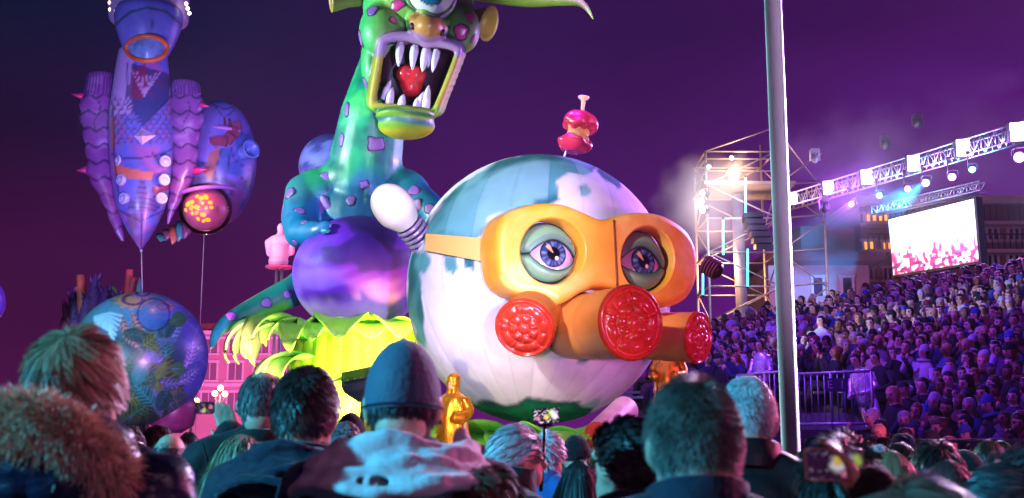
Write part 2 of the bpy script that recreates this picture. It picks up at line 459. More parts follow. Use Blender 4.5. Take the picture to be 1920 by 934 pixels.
# ---- flag pole
M_steel = mat('brushed_steel', hx(205, 203, 208), .36, .5, var=.06, vscale=3, bump=.03, bscale=120, stretch=(6, 6, .3))
PY_ = 9.0
p0, p1 = P(1484, 860, PY_), P(1449, 0, PY_)
dirp = (p1 - p0).normalized(); pb = p0 + dirp * (-p0.z / dirp.z); pt = p1 + dirp * 1.5
pole = thing('flag_pole', 'tall brushed steel flag pole rising in front of the grandstand', 'pole', pb)
rb = S(17.5, PY_)
mk('shaft', *tube([pb, pb.lerp(pt, .15), pb.lerp(pt, .1501), pt], [rb * 1.08, rb * 1.06, rb * 1.0, rb * .93], 32), M_steel, pole)
mk('collar', *tube([pb.lerp(pt, .147), pb.lerp(pt, .153)], [rb * 1.12] * 2, 32), M_steel, pole)
mk('base_plate', *box(pb + Vector((0, 0, .02)), (.45, .45, .04)), M_steel, pole, smooth=False)

# ---- grandstand
M_deck = mat('stand_deck', hx(88, 84, 90), .8, var=.2, vscale=2)
M_galv = mat('galvanised_steel', hx(170, 172, 180), .45, .7, var=.12, vscale=5)
SA = Vector((6.2, 13.9, 0)); SE = Vector((-.8, .6, 0)); SG = Vector((.6, .8, 0))
ROW, RISE, Z0 = .52, .138, .38
def back_limit(p): return p.y < 30.4 + .19 * (p.x - 4.75)
stand = thing('grandstand', 'long raked grandstand packed with seated spectators', 'grandstand', SA)
NR = 39
MR = Matrix(((SE.x, SG.x, 0), (SE.y, SG.y, 0), (0, 0, 1)))
def row_span(k):
    t0, t1 = -9.0, (2.6 if k < 13 else 10.4)
    ts = [t for t in np.arange(t0, t1, .1) if back_limit(SA + SG * (k * ROW) + SE * t)]
    return (min(ts), max(ts)) if ts else None
for k in range(NR):
    sp = row_span(k)
    if not sp or sp[1] - sp[0] < .5: continue
    z = Z0 + k * RISE
    c = SA + SG * (k * ROW) + SE * ((sp[0] + sp[1]) / 2)
    mk('tread', *box((c.x, c.y, z / 2), (sp[1] - sp[0], ROW - .004, z), MR), M_deck, stand, smooth=False)
    cb_ = c + SG * .18
    mk('bench', *box((cb_.x, cb_.y, z + .40), (sp[1] - sp[0] - .1, .3, .05), MR), M_galv, stand, smooth=False)

# ---- steel crowd barriers
def barrier(a, b, zb, h, step, label, group=None, sign=False):
    a, b = Vector(a), Vector(b)
    t = thing('steel_barrier', label, 'barrier', (a + b) / 2 + Vector((0, 0, zb)), group)
    up = Vector((0, 0, 1)); n = max(2, int((b - a).length / step))
    r = .02
    for zz in (zb + .1, zb + h): mk('rail', *tube([a + up * zz, b + up * zz], r * 1.2, 8), M_galv, t)
    for k in range(n + 1):
        p = a.lerp(b, k / n)
        mk('post' if k in (0, n, n // 2) else 'bar', *tube([p + up * (zb + .0 if k in (0, n, n // 2) else zb + .1), p + up * (zb + h)], r * (1.3 if k in (0, n, n // 2) else .55), 6), M_galv, t)
    return t
def gpt(px, Y): return Vector(((px - 960) / FPX * Y * 1.0, Y, 0))
b_a, b_b = P(1500, 800, 19.5), P(1638, 790, 18.7)
zfl = P(1560, 806, 19).z
bar1 = barrier((b_a.x, 19.5, 0), (b_b.x, 18.7, 0), zfl, P(1560, 698, 19).z - zfl, .11, 'tall steel barrier closing the stand beside the flag pole')
b_c = P(1500, 800, 19.5); b_d = P(1385, 790, 21)
bar2 = barrier((b_d.x, 21, 0), (b_c.x - .05, 19.55, 0), zfl, 1.0, .13, 'steel barrier behind the white haired man in front of the far stand')
plat = box(((b_d.x + b_b.x) / 2 + .1, 20.2, zfl / 2), (b_b.x - b_d.x + 1.2, 2.6, zfl))
mk('platform', *plat, M_deck, stand, smooth=False)
M_sign = mat('sign_board', hx(70, 70, 120), .6)
M_white = mat('white_paint', hx(225, 225, 230), .5)
# sector board hung on the barrier reads E 1
sb = P(1567, 722, 18.95)
sgn = thing('sector_sign', 'small dark sector board with white letters hung on the tall barrier', 'sign', sb)
mk('board', *box(sb, (.36, .03, .22)), M_sign, sgn, smooth=False)
def text_mesh(s, size, mt, parent, M, name='lettering'):
    cu = bpy.data.curves.new('t', 'FONT'); cu.body = s; cu.size = size; cu.extrude = .004; cu.align_x = 'CENTER'; cu.align_y = 'CENTER'
    o = bpy.data.objects.new('t', cu); COL.objects.link(o)
    me = bpy.data.meshes.new_from_object(o.evaluated_get(bpy.context.evaluated_depsgraph_get()))
    bpy.data.objects.remove(o); me.materials.clear(); me.materials.append(mt)
    return put(name, me, parent, M)
text_mesh('E  1', .19, M_white, sgn, Matrix.Translation(sb + Vector((0, -.02, 0))) @ Matrix.Rotation(R(90), 4, 'X'))
fa, fb = P(1668, 830, 13.2), P(1990, 838, 12.3)
barrier((fa.x, 13.2, 0), (fb.x, 12.3, 0), .55, P(1800, 827, 12.75).z - .55, .14, 'long low steel barrier along the front row of the grandstand')

# ---- scaffold lighting tower
TY = 46.0
M_scaf = mat('scaffold_steel', hx(205, 190, 175), .45, .35, var=.12, vscale=4)
tcx = P(1386, 590, TY).x
tw = thing('lighting_tower', 'tall scaffold lighting tower with smoke and lamps behind the crowd', 'tower', (tcx, TY, 0))
hw = S(66, TY); hd = 1.4
TZ = P(1386, 300, TY).z
cx0, cx1 = tcx - hw, tcx + hw
legs = [(cx0, TY - hd), (cx1, TY - hd), (cx0, TY + hd), (cx1, TY + hd)]
for x, y in legs: mk('leg', *tube([(x, y, 0), (x, y, TZ + (1.0 if x > tcx else 0))], .05, 8), M_scaf, tw)
nlev = 8
for k in range(nlev + 1):
    z = 2.2 + (TZ - 2.2) * k / nlev
    for (a, b) in ((0, 1), (2, 3), (0, 2), (1, 3)):
        mk('ledger', *tube([(*legs[a], z), (*legs[b], z)], .035, 6), M_scaf, tw)
    if k < nlev:
        z2 = 2.2 + (TZ - 2.2) * (k + 1) / nlev
        for (a, b) in ((0, 1), (2, 3), (0, 2), (1, 3)):
            p_, q_ = ((*legs[a], z), (*legs[b], z2)) if k % 2 else ((*legs[b], z), (*legs[a], z2))
            mk('brace', *tube([p_, q_], .03, 6), M_scaf, tw)
        # side bay
        mk('brace', *tube([(cx1, TY - hd, z), (cx1 + 1.9, TY - hd + .3, z2)] if k % 2 else [(cx1 + 1.9, TY - hd + .3, z), (cx1, TY - hd, z2)], .03, 6), M_scaf, tw)
        mk('ledger', *tube([(cx1, TY - hd, z), (cx1 + 1.9, TY - hd + .3, z + .2)], .035, 6), M_scaf, tw)
mk('leg', *tube([(cx1 + 1.9, TY - hd + .3, 0), (cx1 + 1.9, TY - hd + .3, TZ - 1.5)], .05, 8), M_scaf, tw)
mk('mast', *tube([(P(1382, 500, TY).x + .2, TY, 0), (P(1382, 370, TY).x, TY, P(1382, 365, TY).z)], .24, 16), mat('white_mast', hx(140, 128, 140), .6), tw)
zd = P(1386, 358, TY).z
mk('deck', *box((tcx + .3, TY, zd), (2 * hw + .8, 2 * hd + .3, .12)), M_scaf, tw, smooth=False)
for dz in (.5, 1.0): mk('guard_rail', *join(tube([(cx0, TY - hd, zd + dz), (cx1, TY - hd, zd + dz)], .03, 6), tube([(cx0, TY - hd, zd + dz), (cx0, TY + hd, zd + dz)], .03, 6)), M_scaf, tw)
mk('stay', *join(tube([(cx0, TY - hd, TZ), (cx1, TY - hd, TZ + 1.0)], .03, 6), tube([(cx1, TY - hd, TZ + 1.0), (cx1 + 1.9, TY - hd + .3, TZ - 1.5)], .03, 6)), M_scaf, tw)
# loudspeaker line hung on the tower
M_blk = mat('black_casing', hx(30, 30, 34), .5, var=.15)
ls = thing('line_array', 'curved hanging line of dark loudspeakers on the scaffold tower', 'loudspeaker', P(1410, 420, TY - 1.8))
for k in range(6):
    c = P(1411 + 4.5 * k, 408 + 11 * k, TY - 1.9)
    mk('cabinet', *box(c, (.75, .5, .2), Matrix.Rotation(R(-18 + 5 * k), 3, 'X')), M_blk, ls, smooth=False)

M_hot = mat('hot_lens', (1, .9, .7), .3, emit=hx(255, 205, 130), estr=45)
M_warm = mat('warm_lens', (1, .9, .8), .3, emit=hx(255, 215, 170), estr=10)
M_cool = mat('cyan_lens', (.5, 1, 1), .3, emit=hx(120, 245, 255), estr=14)
M_viol = mat('violet_lens', (.8, .6, 1), .3, emit=hx(240, 190, 255), estr=16)
M_pinkl = mat('magenta_lens', (1, .4, .8), .3, emit=hx(255, 110, 225), estr=12)
def stage_lamp(px, py, Y, rpx, lens, label, group=None, aim=(-.5, -.8, -.3)):
    c = P(px, py, Y); r = S(rpx, Y); a = Vector(aim).normalized()
    t = thing('stage_lamp', label, 'stage lamp', c, group)
    M_ = frame_z(c, a)
    mk('housing', *lathe([(r * .5, -r * 2.6), (r * .9, -r * 2.2), (r * 1.1, -r * .6), (r * 1.25, 0), (r * 1.25, r * .2), (r * 1.05, r * .2)], 16, M_), M_blk, t)
    mk('lens', *lathe([(r * 1.02, r * .1), (r * .98, r * .3), (r * .6, r * .5), (.001, r * .56)], 16, M_), lens, t)
    w = M_.to_3x3() @ Vector((1, 0, 0))
    mk('yoke', *stube([(*(c + w * r * 1.4 - a * r), r * .14), (*(c + w * r * 1.4 - a * r + Vector((0, 0, r * 1.8))), r * .14), (*(c - w * r * 1.4 - a * r + Vector((0, 0, r * 1.8))), r * .14), (*(c - w * r * 1.4 - a * r), r * .14)], 6, 3), M_blk, t)
    return c
c_hot = stage_lamp(1376, 329, TY - 2.0, 9, M_hot, 'blazing warm white floodlight on top deck of the scaffold tower', aim=(-.2, -1, -.05))
lamp('tower_light', c_hot + Vector((.6, 1.2, .6)), 300, (1, .5, .35), .3)
lamp('tower_flare', c_hot + Vector((-.1, -.5, .05)), 260, (1, .62, .3), .12)
lamp('tower_light', P(1350, 480, TY), 700, (1, .5, .25), .3)
stage_lamp(1372, 296, TY - 1.6, 4, M_cool, 'small cyan lamp at the very top of the scaffold tower')
stage_lamp(1329, 313, TY - 1.6, 4, M_cool, 'small cyan lamp on the tower corner above the stacked blinders')
for k, (yy, xx) in enumerate(((362, 1318), (378, 1316), (395, 1318))):
    stage_lamp(xx, yy, TY - 1.9, 6, M_warm, ['top', 'middle', 'bottom'][k] + ' one of three stacked warm blinders on the side of the tower', 'blinders on tower side', aim=(-.75, -.65, 0))
M_led = mat('led_tube', (.4, 1, 1), .4, emit=hx(70, 225, 255), estr=5)
for (px_, y0_, y1_, lb) in ((1398, 333, 399, 'cyan led tube just below the tower deck'), (1356, 412, 478, 'cyan led tube in the smoke beside the tower'), (1402, 467, 537, 'lower cyan led tube on scaffold tower brace'), (1318, 508, 553, 'short cyan led tube at foot of the tower')):
    a, b = P(px_, y0_, TY - 2.1), P(px_, y1_, TY - 2.1)
    t = thing('led_tube', lb, 'led tube', b)
    mk('tube', *tube([a, b], S(1.7, TY), 8), M_led, t)
    mk('end_cap', *join(tube([a, a + Vector((0, 0, .08))], S(2.4, TY), 8), tube([b, b - Vector((0, 0, .08))], S(2.4, TY), 8)), M_blk, t)

# ---- lamp truss over the stand
def truss(name, label, a, b, w, n, mt):
    a, b = Vector(a), Vector(b); d = (b - a).normalized(); u = Vector((0, 0, 1)); s = d.cross(u).normalized()
    t = thing(name, label, 'truss', (a + b) / 2)
    ch = [(su * w / 2, vu * w / 2) for su in (-1, 1) for vu in (-1, 1)]
    for su, vu in ch: mk('chord', *tube([a + s * su + u * vu, b + s * su + u * vu], .035, 8), mt, t)
    L = (b - a).length
    for k in range(n):
        p = a + d * (L * k / n); q = a + d * (L * (k + 1) / n)
        for su in (-1, 1):
            z0_, z1_ = (-1, 1) if k % 2 else (1, -1)
            mk('lacing', *tube([p + s * su * w / 2 + u * z0_ * w / 2, q + s * su * w / 2 + u * z1_ * w / 2], .022, 6), mt, t)
            mk('lacing', *tube([p + s * su * w / 2 - u * w / 2, p + s * su * w / 2 + u * w / 2], .02, 6), mt, t)
    return t
M_truss = mat('truss_aluminium', hx(190, 185, 200), .35, .8, var=.1)
TA, TB = P(1470, 382, 45), P(1990, 226, 33.5)
truss('lamp_truss', 'long aluminium truss carrying square blinder lamps above the grandstand', TA, TB, .5, 46, M_truss)
M_blind = mat('blinder_glass', (.9, .8, 1), .3, emit=hx(225, 200, 255), estr=14)
bl_lab = ['beside the flag pole', 'next but one to the flag pole', 'third along from the flag pole', 'above the near pole end of screen truss', 'above the far half of the video screen', 'over the near end of stand']
for k, (px_, py_) in enumerate(((1488, 372), (1553, 352), (1625, 332), (1713, 306), (1806, 277), (1908, 247))):
    f = (px_ - 1470) / 520; Yb = 45 / (1 + f * (45 / 33.5 - 1)) - .45
    s = 7.5 + 5 * f
    c = P(px_, py_, Yb)
    t = thing('blinder_lamp', 'square two-row blinder lamp on the truss ' + bl_lab[k], 'stage lamp', c, 'blinder lamps on the long truss')
    rm = Matrix.Rotation(R(-14), 3, 'Z')
    mk('housing', *box(c + Vector((0, .16, 0)), (S(s * 2.5, Yb), .22, S(s * 3.3, Yb)), rm), M_blk, t, smooth=False)
    for dz in (-.82, .82):
        for dx in (-.5, .5):
            mk('lamp_cell', *box(c + rm @ Vector((dx * S(s * 1.12, Yb), 0, S(dz * s, Yb))), (S(s * 1.04, Yb), .08, S(s * 1.35, Yb)), rm), M_blind, t, smooth=False)
    spot('blinder_light', c + Vector((-.1, -.25, 0)), c + Vector((-5, -9, -6)), 900, (.42, .07, 1), 130, .5, .25)
for k, (px_, py_, r_, m_, lb) in enumerate(((1596, 383, 4.5, M_viol, 'small pale violet spot lamp hanging before the low building'), (1649, 367, 5, M_cool, 'small teal spot lamp above the lit balcony'),
        (1702, 354, 5.5, M_pinkl, 'small pink spot lamp above the screen'), (1736, 343, 6.5, M_cool, 'bright cyan moving head throwing a blue beam at the low building'), (1785, 332, 6.5, M_viol, 'bright lilac spot lamp between two cyan ones'),
        (1823, 318, 5.5, M_cool, 'teal spot lamp above the upper screen corner'), (1911, 295, 9, M_viol, 'large glaring lilac spot lamp under the end blinder'))):
    f = (px_ - 1470) / 520; Yb = 45 / (1 + f * (45 / 33.5 - 1)) - .6
    stage_lamp(px_, py_, Yb, r_, m_, lb, 'spot lamps below the truss')
    lamp('spot_lamp_glow', P(px_, py_, Yb - .35), r_ * r_ * 9, {M_viol: (.75, .25, 1), M_cool: (.1, .6, 1), M_pinkl: (1, .15, .7)}[m_], .12)
    c0 = P(px_, py_, Yb); zt_ = TA.z + (TB.z - TA.z) * f
    _dr = thing('hanging_rod', 'thin drop rod carrying ' + lb, 'rod', c0, 'drop rods under the truss')
    mk('rod', *tube([c0 + Vector((0, .3, .1)), (c0.x, c0.y + .3, zt_ - .25)], .02, 6), M_blk, _dr)
    mk('clamp', *box((c0.x, c0.y + .3, zt_ - .26), (.12, .12, .1)), M_blk, _dr, smooth=False)
for k, (px_, py_, lb) in enumerate(((1546, 386, 'dark unlit moving head lamp hanging under the truss by the pole'), (1720, 228, 'pale camera box high above the truss over the screen'), (1660, 268, 'small unlit lamp on a high cable between the pole and camera box'), (1528, 293, 'unlit pale lamp on a high cable near the flag pole'))):
    c = P(px_, py_, 42)
    t = thing('moving_head' if k == 0 else 'cable_lamp', lb, 'stage lamp', c)
    mk('base', *box(c + Vector((0, 0, .2)), (.3, .3, .14)), M_blk if k == 0 else M_galv, t, smooth=False)
    mk('head', *ball(c - Vector((0, 0, .1)), (.13, .2, .17), 8, 12), M_blk if k == 0 else M_galv, t)
    mk('yoke', *join(box(c + Vector((-.17, 0, .03)), (.04, .14, .4)), box(c + Vector((.17, 0, .03)), (.04, .14, .4))), M_blk if k == 0 else M_galv, t, smooth=False)

# ---- video screen
q = [P(1666, 412, 43.5), P(1825, 373, 39.2), P(1835, 490, 39.0), P(1675, 516, 43.3)]     # TL TR BR BL
nu, nv = 90, 130
V, cols = [], []
for i in range(nu):
    a = i / (nu - 1)
    for j in range(nv):
        b = j / (nv - 1); V.append((q[0].lerp(q[1], b)).lerp(q[3].lerp(q[2], b), a))
uv = np.array([(j / (nv - 1), i / (nu - 1)) for i in range(nu) for j in range(nv)])
n1 = fbm(np.c_[uv[:, 0] * 26, uv[:, 1] * 22, uv[:, 0] * 0], 4)
n2 = vnoise(np.c_[uv[:, 0] * 40, uv[:, 1] * 14, uv[:, 0] * 0 + 5])
n3 = vnoise(np.c_[uv[:, 0] * 5, uv[:, 1] * 5, uv[:, 0] * 0 + 9])
skyl = .62 + .25 * (vnoise(np.c_[uv[:, 0] * 30, uv[:, 0] * 0, uv[:, 0] * 0]) - .5)
C = np.tile(np.array([1, .96, .97]), (len(uv), 1))
low = sstep(-.04, .1, uv[:, 1] - skyl)
crowdc = mixc(np.tile(np.array([1, .85, .9]), (len(uv), 1)), np.array([.75, .06, .25]), sstep(.42, .62, n2 * .6 + n1 * .4))
crowdc = mixc(crowdc, np.array([.12, .3, .8]), sstep(.5, .7, n1) * sstep(.5, .8, uv[:, 0]))
crowdc = mixc(crowdc, np.array([.25, .02, .12]), sstep(.66, .85, uv[:, 1]) * sstep(.45, .6, n1))
C = mixc(C, crowdc, low)
C = mixc(C, np.array([.4, .05, .12]), .6 * sstep(.6, .72, n2) * sstep(.42, .6, uv[:, 1]))
m_scr = bpy.data.materials.new('video_picture'); m_scr.use_nodes = True
_n = m_scr.node_tree.nodes; _at = _n.new('ShaderNodeAttribute'); _at.attribute_name = 'Col'
_b = _n['Principled BSDF']; m_scr.node_tree.links.new(_at.outputs['Color'], _b.inputs['Emission Color']); _b.inputs['Emission Strength'].default_value = 1.5
m_scr.node_tree.links.new(_at.outputs['Color'], _b.inputs['Base Color'])
scr = thing('video_screen', 'bright video screen showing a pale sky over a crowd, above the stand', 'screen', (q[3] + q[2]) / 2)
mk('display', V, [f[::-1] for f in grid_faces(nu, nv)], m_scr, scr, cols=C)
nrm = (q[1] - q[0]).cross(q[3] - q[0]).normalized()
if nrm.y < 0: nrm = -nrm
ex = [(q[0] - q[1]).normalized() * .08, (q[1] - q[0]).normalized() * .08, (q[1] - q[0]).normalized() * .08, (q[0] - q[1]).normalized() * .08]
uz = Vector((0, 0, .08)); ez = [uz, uz, -uz, -uz]
fr = [q[i] + ex[i] + ez[i] + nrm * .03 for i in range(4)]; bk = [p + nrm * .3 for p in fr]
mk('casing', fr + bk, [(0, 1, 2, 3), (7, 6, 5, 4), (0, 4, 5, 1), (1, 5, 6, 2), (2, 6, 7, 3), (3, 7, 4, 0)], M_blk, scr, smooth=False)
truss('screen_truss', 'short aluminium truss from which the video screen hangs', P(1640, 396, 43), P(1843, 349, 39), .32, 18, M_truss)
for f in (.15, .5, .85):
    a = q[0].lerp(q[1], f) + nrm * .15
    mk('hanger', *tube([a, (a.x, a.y, a.z + .7)], .02, 6), M_galv, scr)
# blue beam that the moving head throws on the wall
spot('cyan_beam', P(1736, 343, 38.2), P(1530, 480, 53), 42000, (.03, .32, 1), 18, .5, .1)
spot('violet_wall_fill', P(1500, 560, 50), P(1560, 470, 58), 700, (.3, .16, 1), 90, .6, .2)  # unseen lamp set here to light the low building violet
spot('ochre_wall_spot', P(1800, 560, 40), P(1780, 420, 60), 700, (.9, .2, .5), 95, .6, .2)
# ================================================================== globe float with goggles
def ray_sphere(px, py, C, Rr, back=False):
    o = Vector((0, 0, CAM_Z)); d = (P(px, py, 20) - o).normalized(); oc = o - C
    b = d.dot(oc); disc = b * b - (oc.dot(oc) - Rr * Rr)
    if disc < 0: t = -b
    else: t = -b + (math.sqrt(disc) if back else -math.sqrt(disc))
    return o + d * t
GC = P(1010, 541, 20.2); GR = 2.335
M_canvas = mat('painted_canvas', rough=.62, vcol=True, var=.08, vscale=4, bump=.25, bscale=6, spec=.25)
M_paint = mat('gloss_paint', rough=.45, vcol=True, var=.10, vscale=5, bump=.22, bscale=7, coat=.08)
gf = thing('globe_float', 'giant pale earth globe wearing orange goggles and red gas mask filters', 'carnival float', (GC.x, GC.y, 0))

TEAL, TEALD, PALE = np.array(hx(88, 160, 165)), np.array(hx(16, 92, 96)), np.array(hx(226, 218, 236))
GREEN = np.array(hx(14, 128, 84))
land = [
 [(786, 452), (800, 420), (830, 378), (870, 340), (930, 305), (1000, 284), (1065, 286), (1108, 300), (1118, 312), (1098, 330), (1062, 330), (1040, 336), (1046, 352), (1050, 372), (1020, 388), (960, 392), (916, 402), (905, 440), (890, 458), (892, 505), (874, 498), (866, 462), (842, 450), (812, 455)],
 [(1084, 354), (1097, 343), (1108, 356), (1104, 370), (1092, 372)],
 [(1112, 300), (1140, 312), (1170, 340), (1160, 352), (1130, 330)],
 [(768, 470), (803, 468), (806, 492), (796, 514), (784, 508), (786, 560), (793, 600), (800, 650), (780, 640), (764, 560)],
 [(832, 476), (854, 478), (856, 505), (844, 518), (836, 505)],
 [(1050, 652), (1060, 646), (1068, 656), (1062, 668), (1052, 664)],
 [(1085, 676), (1090, 664), (1100, 660), (1108, 654), (1112, 660), (1102, 668), (1096, 680)],
]
south = [(868, 770), (900, 752), (925, 757), (950, 764), (985, 747), (1040, 752), (1080, 754), (1108, 766), (1085, 800), (1040, 850), (900, 830)]
NG, NA, NB = 24, 13, 112
gold_tilt = Matrix.Rotation(R(5), 3, 'Y') @ Matrix.Rotation(R(-14), 3, 'X')
for g in range(NG):
    V = []; uvs = []
    for i in range(NB):
        th = .012 + (PI - .024) * i / (NB - 1)
        for j in range(NA):
            f = j / (NA - 1); a = 2 * PI * (g + f) / NG
            r_ = GR * (1 + .003 * (1 - (2 * f - 1) ** 4) * math.sin(th) - .002)
            V.append(GC + gold_tilt @ Vector((r_ * math.sin(th) * math.cos(a), r_ * math.sin(th) * math.sin(a), r_ * 1.025 * math.cos(th))))
            uvs.append((f, th))
    A = np.array([tuple(v) for v in V]); fu = np.array(uvs)
    x, y = PXA(A)
    x = x + 9 * (fbm(A * 3.1, 3) - .5) * 2; y = y + 9 * (fbm(A * 3.1 + 40, 3) - .5) * 2
    front = A[:, 1] < GC.y + .5
    tint = 1 - .10 * ((g * 7) % 3) / 2
    C = np.tile(PALE, (len(A), 1)) * tint
    n_ = fbm(A * 1.1 + 3, 4)
    C = mixc(C, np.array(hx(205, 190, 235)), .6 * sstep(.45, .65, n_))
    d = np.full(len(A), 1e3)
    for poly in land: d = np.minimum(d, poly_dist(x, y, poly))
    d = np.where(front, d, (.56 - fbm(A * .8 + 9, 3)) * 300)
    tealv = TEAL * (0.45 + 1.0 * n_)[:, None] * tint
    streak = sstep(.35, .65, vnoise(np.c_[np.full(len(A), g * 1.7), A[:, 2] * .5, A[:, 0] * 0]))
    tealv = mixc(tealv, np.array(hx(150, 196, 205)), .55 * streak)
    C = mixc(C, tealv, sstep(3, -3, d))
    C = mixc(C, TEALD, .9 * sstep(-22, -5, d) * sstep(4, -2, d) * sstep(.35, .55, fbm(A * 1.7 + 21, 2)))
    ds = np.where(front, poly_dist(x, y, south), 1e3)
    C = mixc(C, GREEN * tint, sstep(4, -4, ds))
    C = mixc(C, np.array(hx(5, 70, 70)), .7 * sstep(-12, -2, ds) * sstep(5, -2, ds))
    C *= (1 - .09 * (np.abs(fu[:, 0] - .5) > .455))[:, None]
    mk('gore', V, [f[::-1] for f in grid_faces(NB, NA)], M_canvas, gf, cols=C)

# ---- goggles
PSI = R(25); GN = Vector((math.sin(PSI), -math.cos(PSI), 0)); GT = Vector((math.cos(PSI), math.sin(PSI), 0))
GD = 2.72; KK = .545 / 2.1 ** 2
GO = GC + Vector((0, 0, (P(1133, 480, 17.8).z - GC.z)))
TL = R(4)     # the mask leans back a little
GUP = (Vector((0, 0, 1)) * math.cos(TL) - GN * math.sin(TL)).normalized()
def gmap(u, v, w=0.0): return GO + GN * (GD - KK * u * u - w) + GT * u + GUP * v
def gpx(u, v): return PX(gmap(u, v))
out_px = [(932, 462), (936, 425), (952, 400), (985, 385), (1022, 379), (1062, 382), (1100, 397), (1133, 410), (1162, 402), (1200, 396), (1245, 402), (1283, 424), (1304, 455), (1311, 492), (1307, 530), (1290, 560), (1262, 573), (1232, 570), (1185, 552), (1133, 538), (1095, 548), (1072, 562), (1050, 571), (1030, 562), (1010, 553), (975, 550), (948, 532), (936, 505)]
out_px = spline_loop(out_px, 5)
def to_uv(pts):
    r_ = []; s0 = (0, 0)
    for p in pts:
        s0 = newton(gpx, np.array(p[:2]), s0, 10); r_.append(s0)
    return np.array(r_)
outer = to_uv(out_px)
def ell(cx, cy, rx, ry, n, rot=0):
    return [(cx + rx * math.cos(t) * math.cos(rot) - ry * math.sin(t) * math.sin(rot), cy + rx * math.cos(t) * math.sin(rot) + ry * math.sin(t) * math.cos(rot)) for t in [2 * PI * k / n for k in range(n)]]
eyes_px = [(1037, 471, 60, 62), (1215, 486, 49, 61)]
holes = [to_uv(ell(*e, 48)) for e in eyes_px]
def area(p): return .5 * np.sum(p[:, 0] * np.roll(p[:, 1], -1) - np.roll(p[:, 0], -1) * p[:, 1])
def inset(p, d):
    p = p if area(p) > 0 else p[::-1]
    t = np.roll(p, -1, 0) - np.roll(p, 1, 0); t /= np.linalg.norm(t, axis=1)[:, None] + 1e-9
    return p + np.c_[-t[:, 1], t[:, 0]] * d
if area(outer) < 0: outer = outer[::-1]
holes = [h if area(h) > 0 else h[::-1] for h in holes]
def smooth_loop(p, it=3):
    for _ in range(it): p = p * .5 + .25 * (np.roll(p, 1, 0) + np.roll(p, -1, 0))
    return p
def plate(outer, holes, mapf, thick, bev, hole_depth, step=.1, cutline=None):
    fo = smooth_loop(inset(outer, bev)); fh = [inset(h, -.03) for h in holes]
    pts = [tuple(p) for p in fo]; edges = [(i, (i + 1) % len(fo)) for i in range(len(fo))]
    for h in fh:
        o = len(pts); pts += [tuple(p) for p in h]; edges += [(o + i, o + (i + 1) % len(h)) for i in range(len(h))]
    nb = len(pts)
    gx, gy = np.meshgrid(np.arange(outer[:, 0].min(), outer[:, 0].max(), step), np.arange(outer[:, 1].min(), outer[:, 1].max(), step))
    gx, gy = gx.ravel(), gy.ravel()
    ok = poly_dist(gx, gy, fo) < -.05
    for h in fh: ok &= poly_dist(gx, gy, h) > .05
    pts += list(zip(gx[ok], gy[ok]))
    res = geometry.delaunay_2d_cdt([Vector(p) for p in pts], edges, [], 0, 1e-6)
    P2 = np.array([tuple(v) for v in res[0]]); T = [tuple(t) for t in res[2]]
    cen = np.array([P2[list(t)].mean(0) for t in T])
    keep = in_poly(cen[:, 0], cen[:, 1], fo)
    for h in fh: keep &= ~in_poly(cen[:, 0], cen[:, 1], h)
    V = [mapf(p[0], p[1], 0) for p in P2]; F = [t for t, k_ in zip(T, keep) if k_]
    F = [t if (P2[t[1]][0] - P2[t[0]][0]) * (P2[t[2]][1] - P2[t[0]][1]) - (P2[t[1]][1] - P2[t[0]][1]) * (P2[t[2]][0] - P2[t[0]][0]) > 0 else t[::-1] for t in F]
    def wall(rows, flip):
        o = len(V); n = len(rows[0][0])
        for pts_, w in rows: V.extend(mapf(p[0], p[1], w) for p in pts_)
        for i in range(len(rows) - 1):
            for j in range(n):
                a = o + i * n + j; b = o + i * n + (j + 1) % n
                f = (a, b, b + n, a + n); F.append(f[::-1] if not flip else f)
    rows = []
    for k in range(6):
        t = k / 5 * PI / 2; rows.append((smooth_loop(inset(outer, bev * (1 - math.sin(t))), 3 if k < 2 else 1), bev * (1 - math.cos(t))))
    rows.append((outer, thick * .6)); rows.append((outer, thick))
    wall(rows, False)
    for h, f_ in zip(holes, fh):
        wall([(f_, 0), (inset(h, -.012), .012), (h, .04), (h, hole_depth)], True)
    return V, F
V, F = plate(outer, holes, gmap, .62, .13, .36)
A = np.array([tuple(v) for v in V]); n_ = fbm(A * 2.2, 3)
C = np.tile(np.array(hx(246, 168, 46)), (len(A), 1)); C = mixc(C, np.array(hx(250, 192, 96)), sstep(.4, .7, n_))
seam = np.abs((A - np.array(GO)) @ np.array(GT)) < .0
gog = mk('goggles', V, F, M_paint, gf, cols=C, edge=50)
sv0, sv1 = newton(gpx, np.array((1133, 411)), (0, 0))[1], newton(gpx, np.array((1133, 537)), (0, 0))[1]
mk('nose_seam', *tube([gmap(0, sv1 + (sv0 - sv1) * k / 8, -.004) for k in range(9)], .016, 6), mat('seam_dark', hx(120, 60, 10), .6), gog)
mk('goggle_backing', *join(*[([gmap(p[0] * .99, p[1] * .99, .38) for p in h] + [gmap(h[:, 0].mean(), h[:, 1].mean(), .40)], [(i, (i + 1) % len(h), len(h)) for i in range(len(h))]) for h in holes]), mat('recess_dark', hx(18, 40, 44), .8), gog)

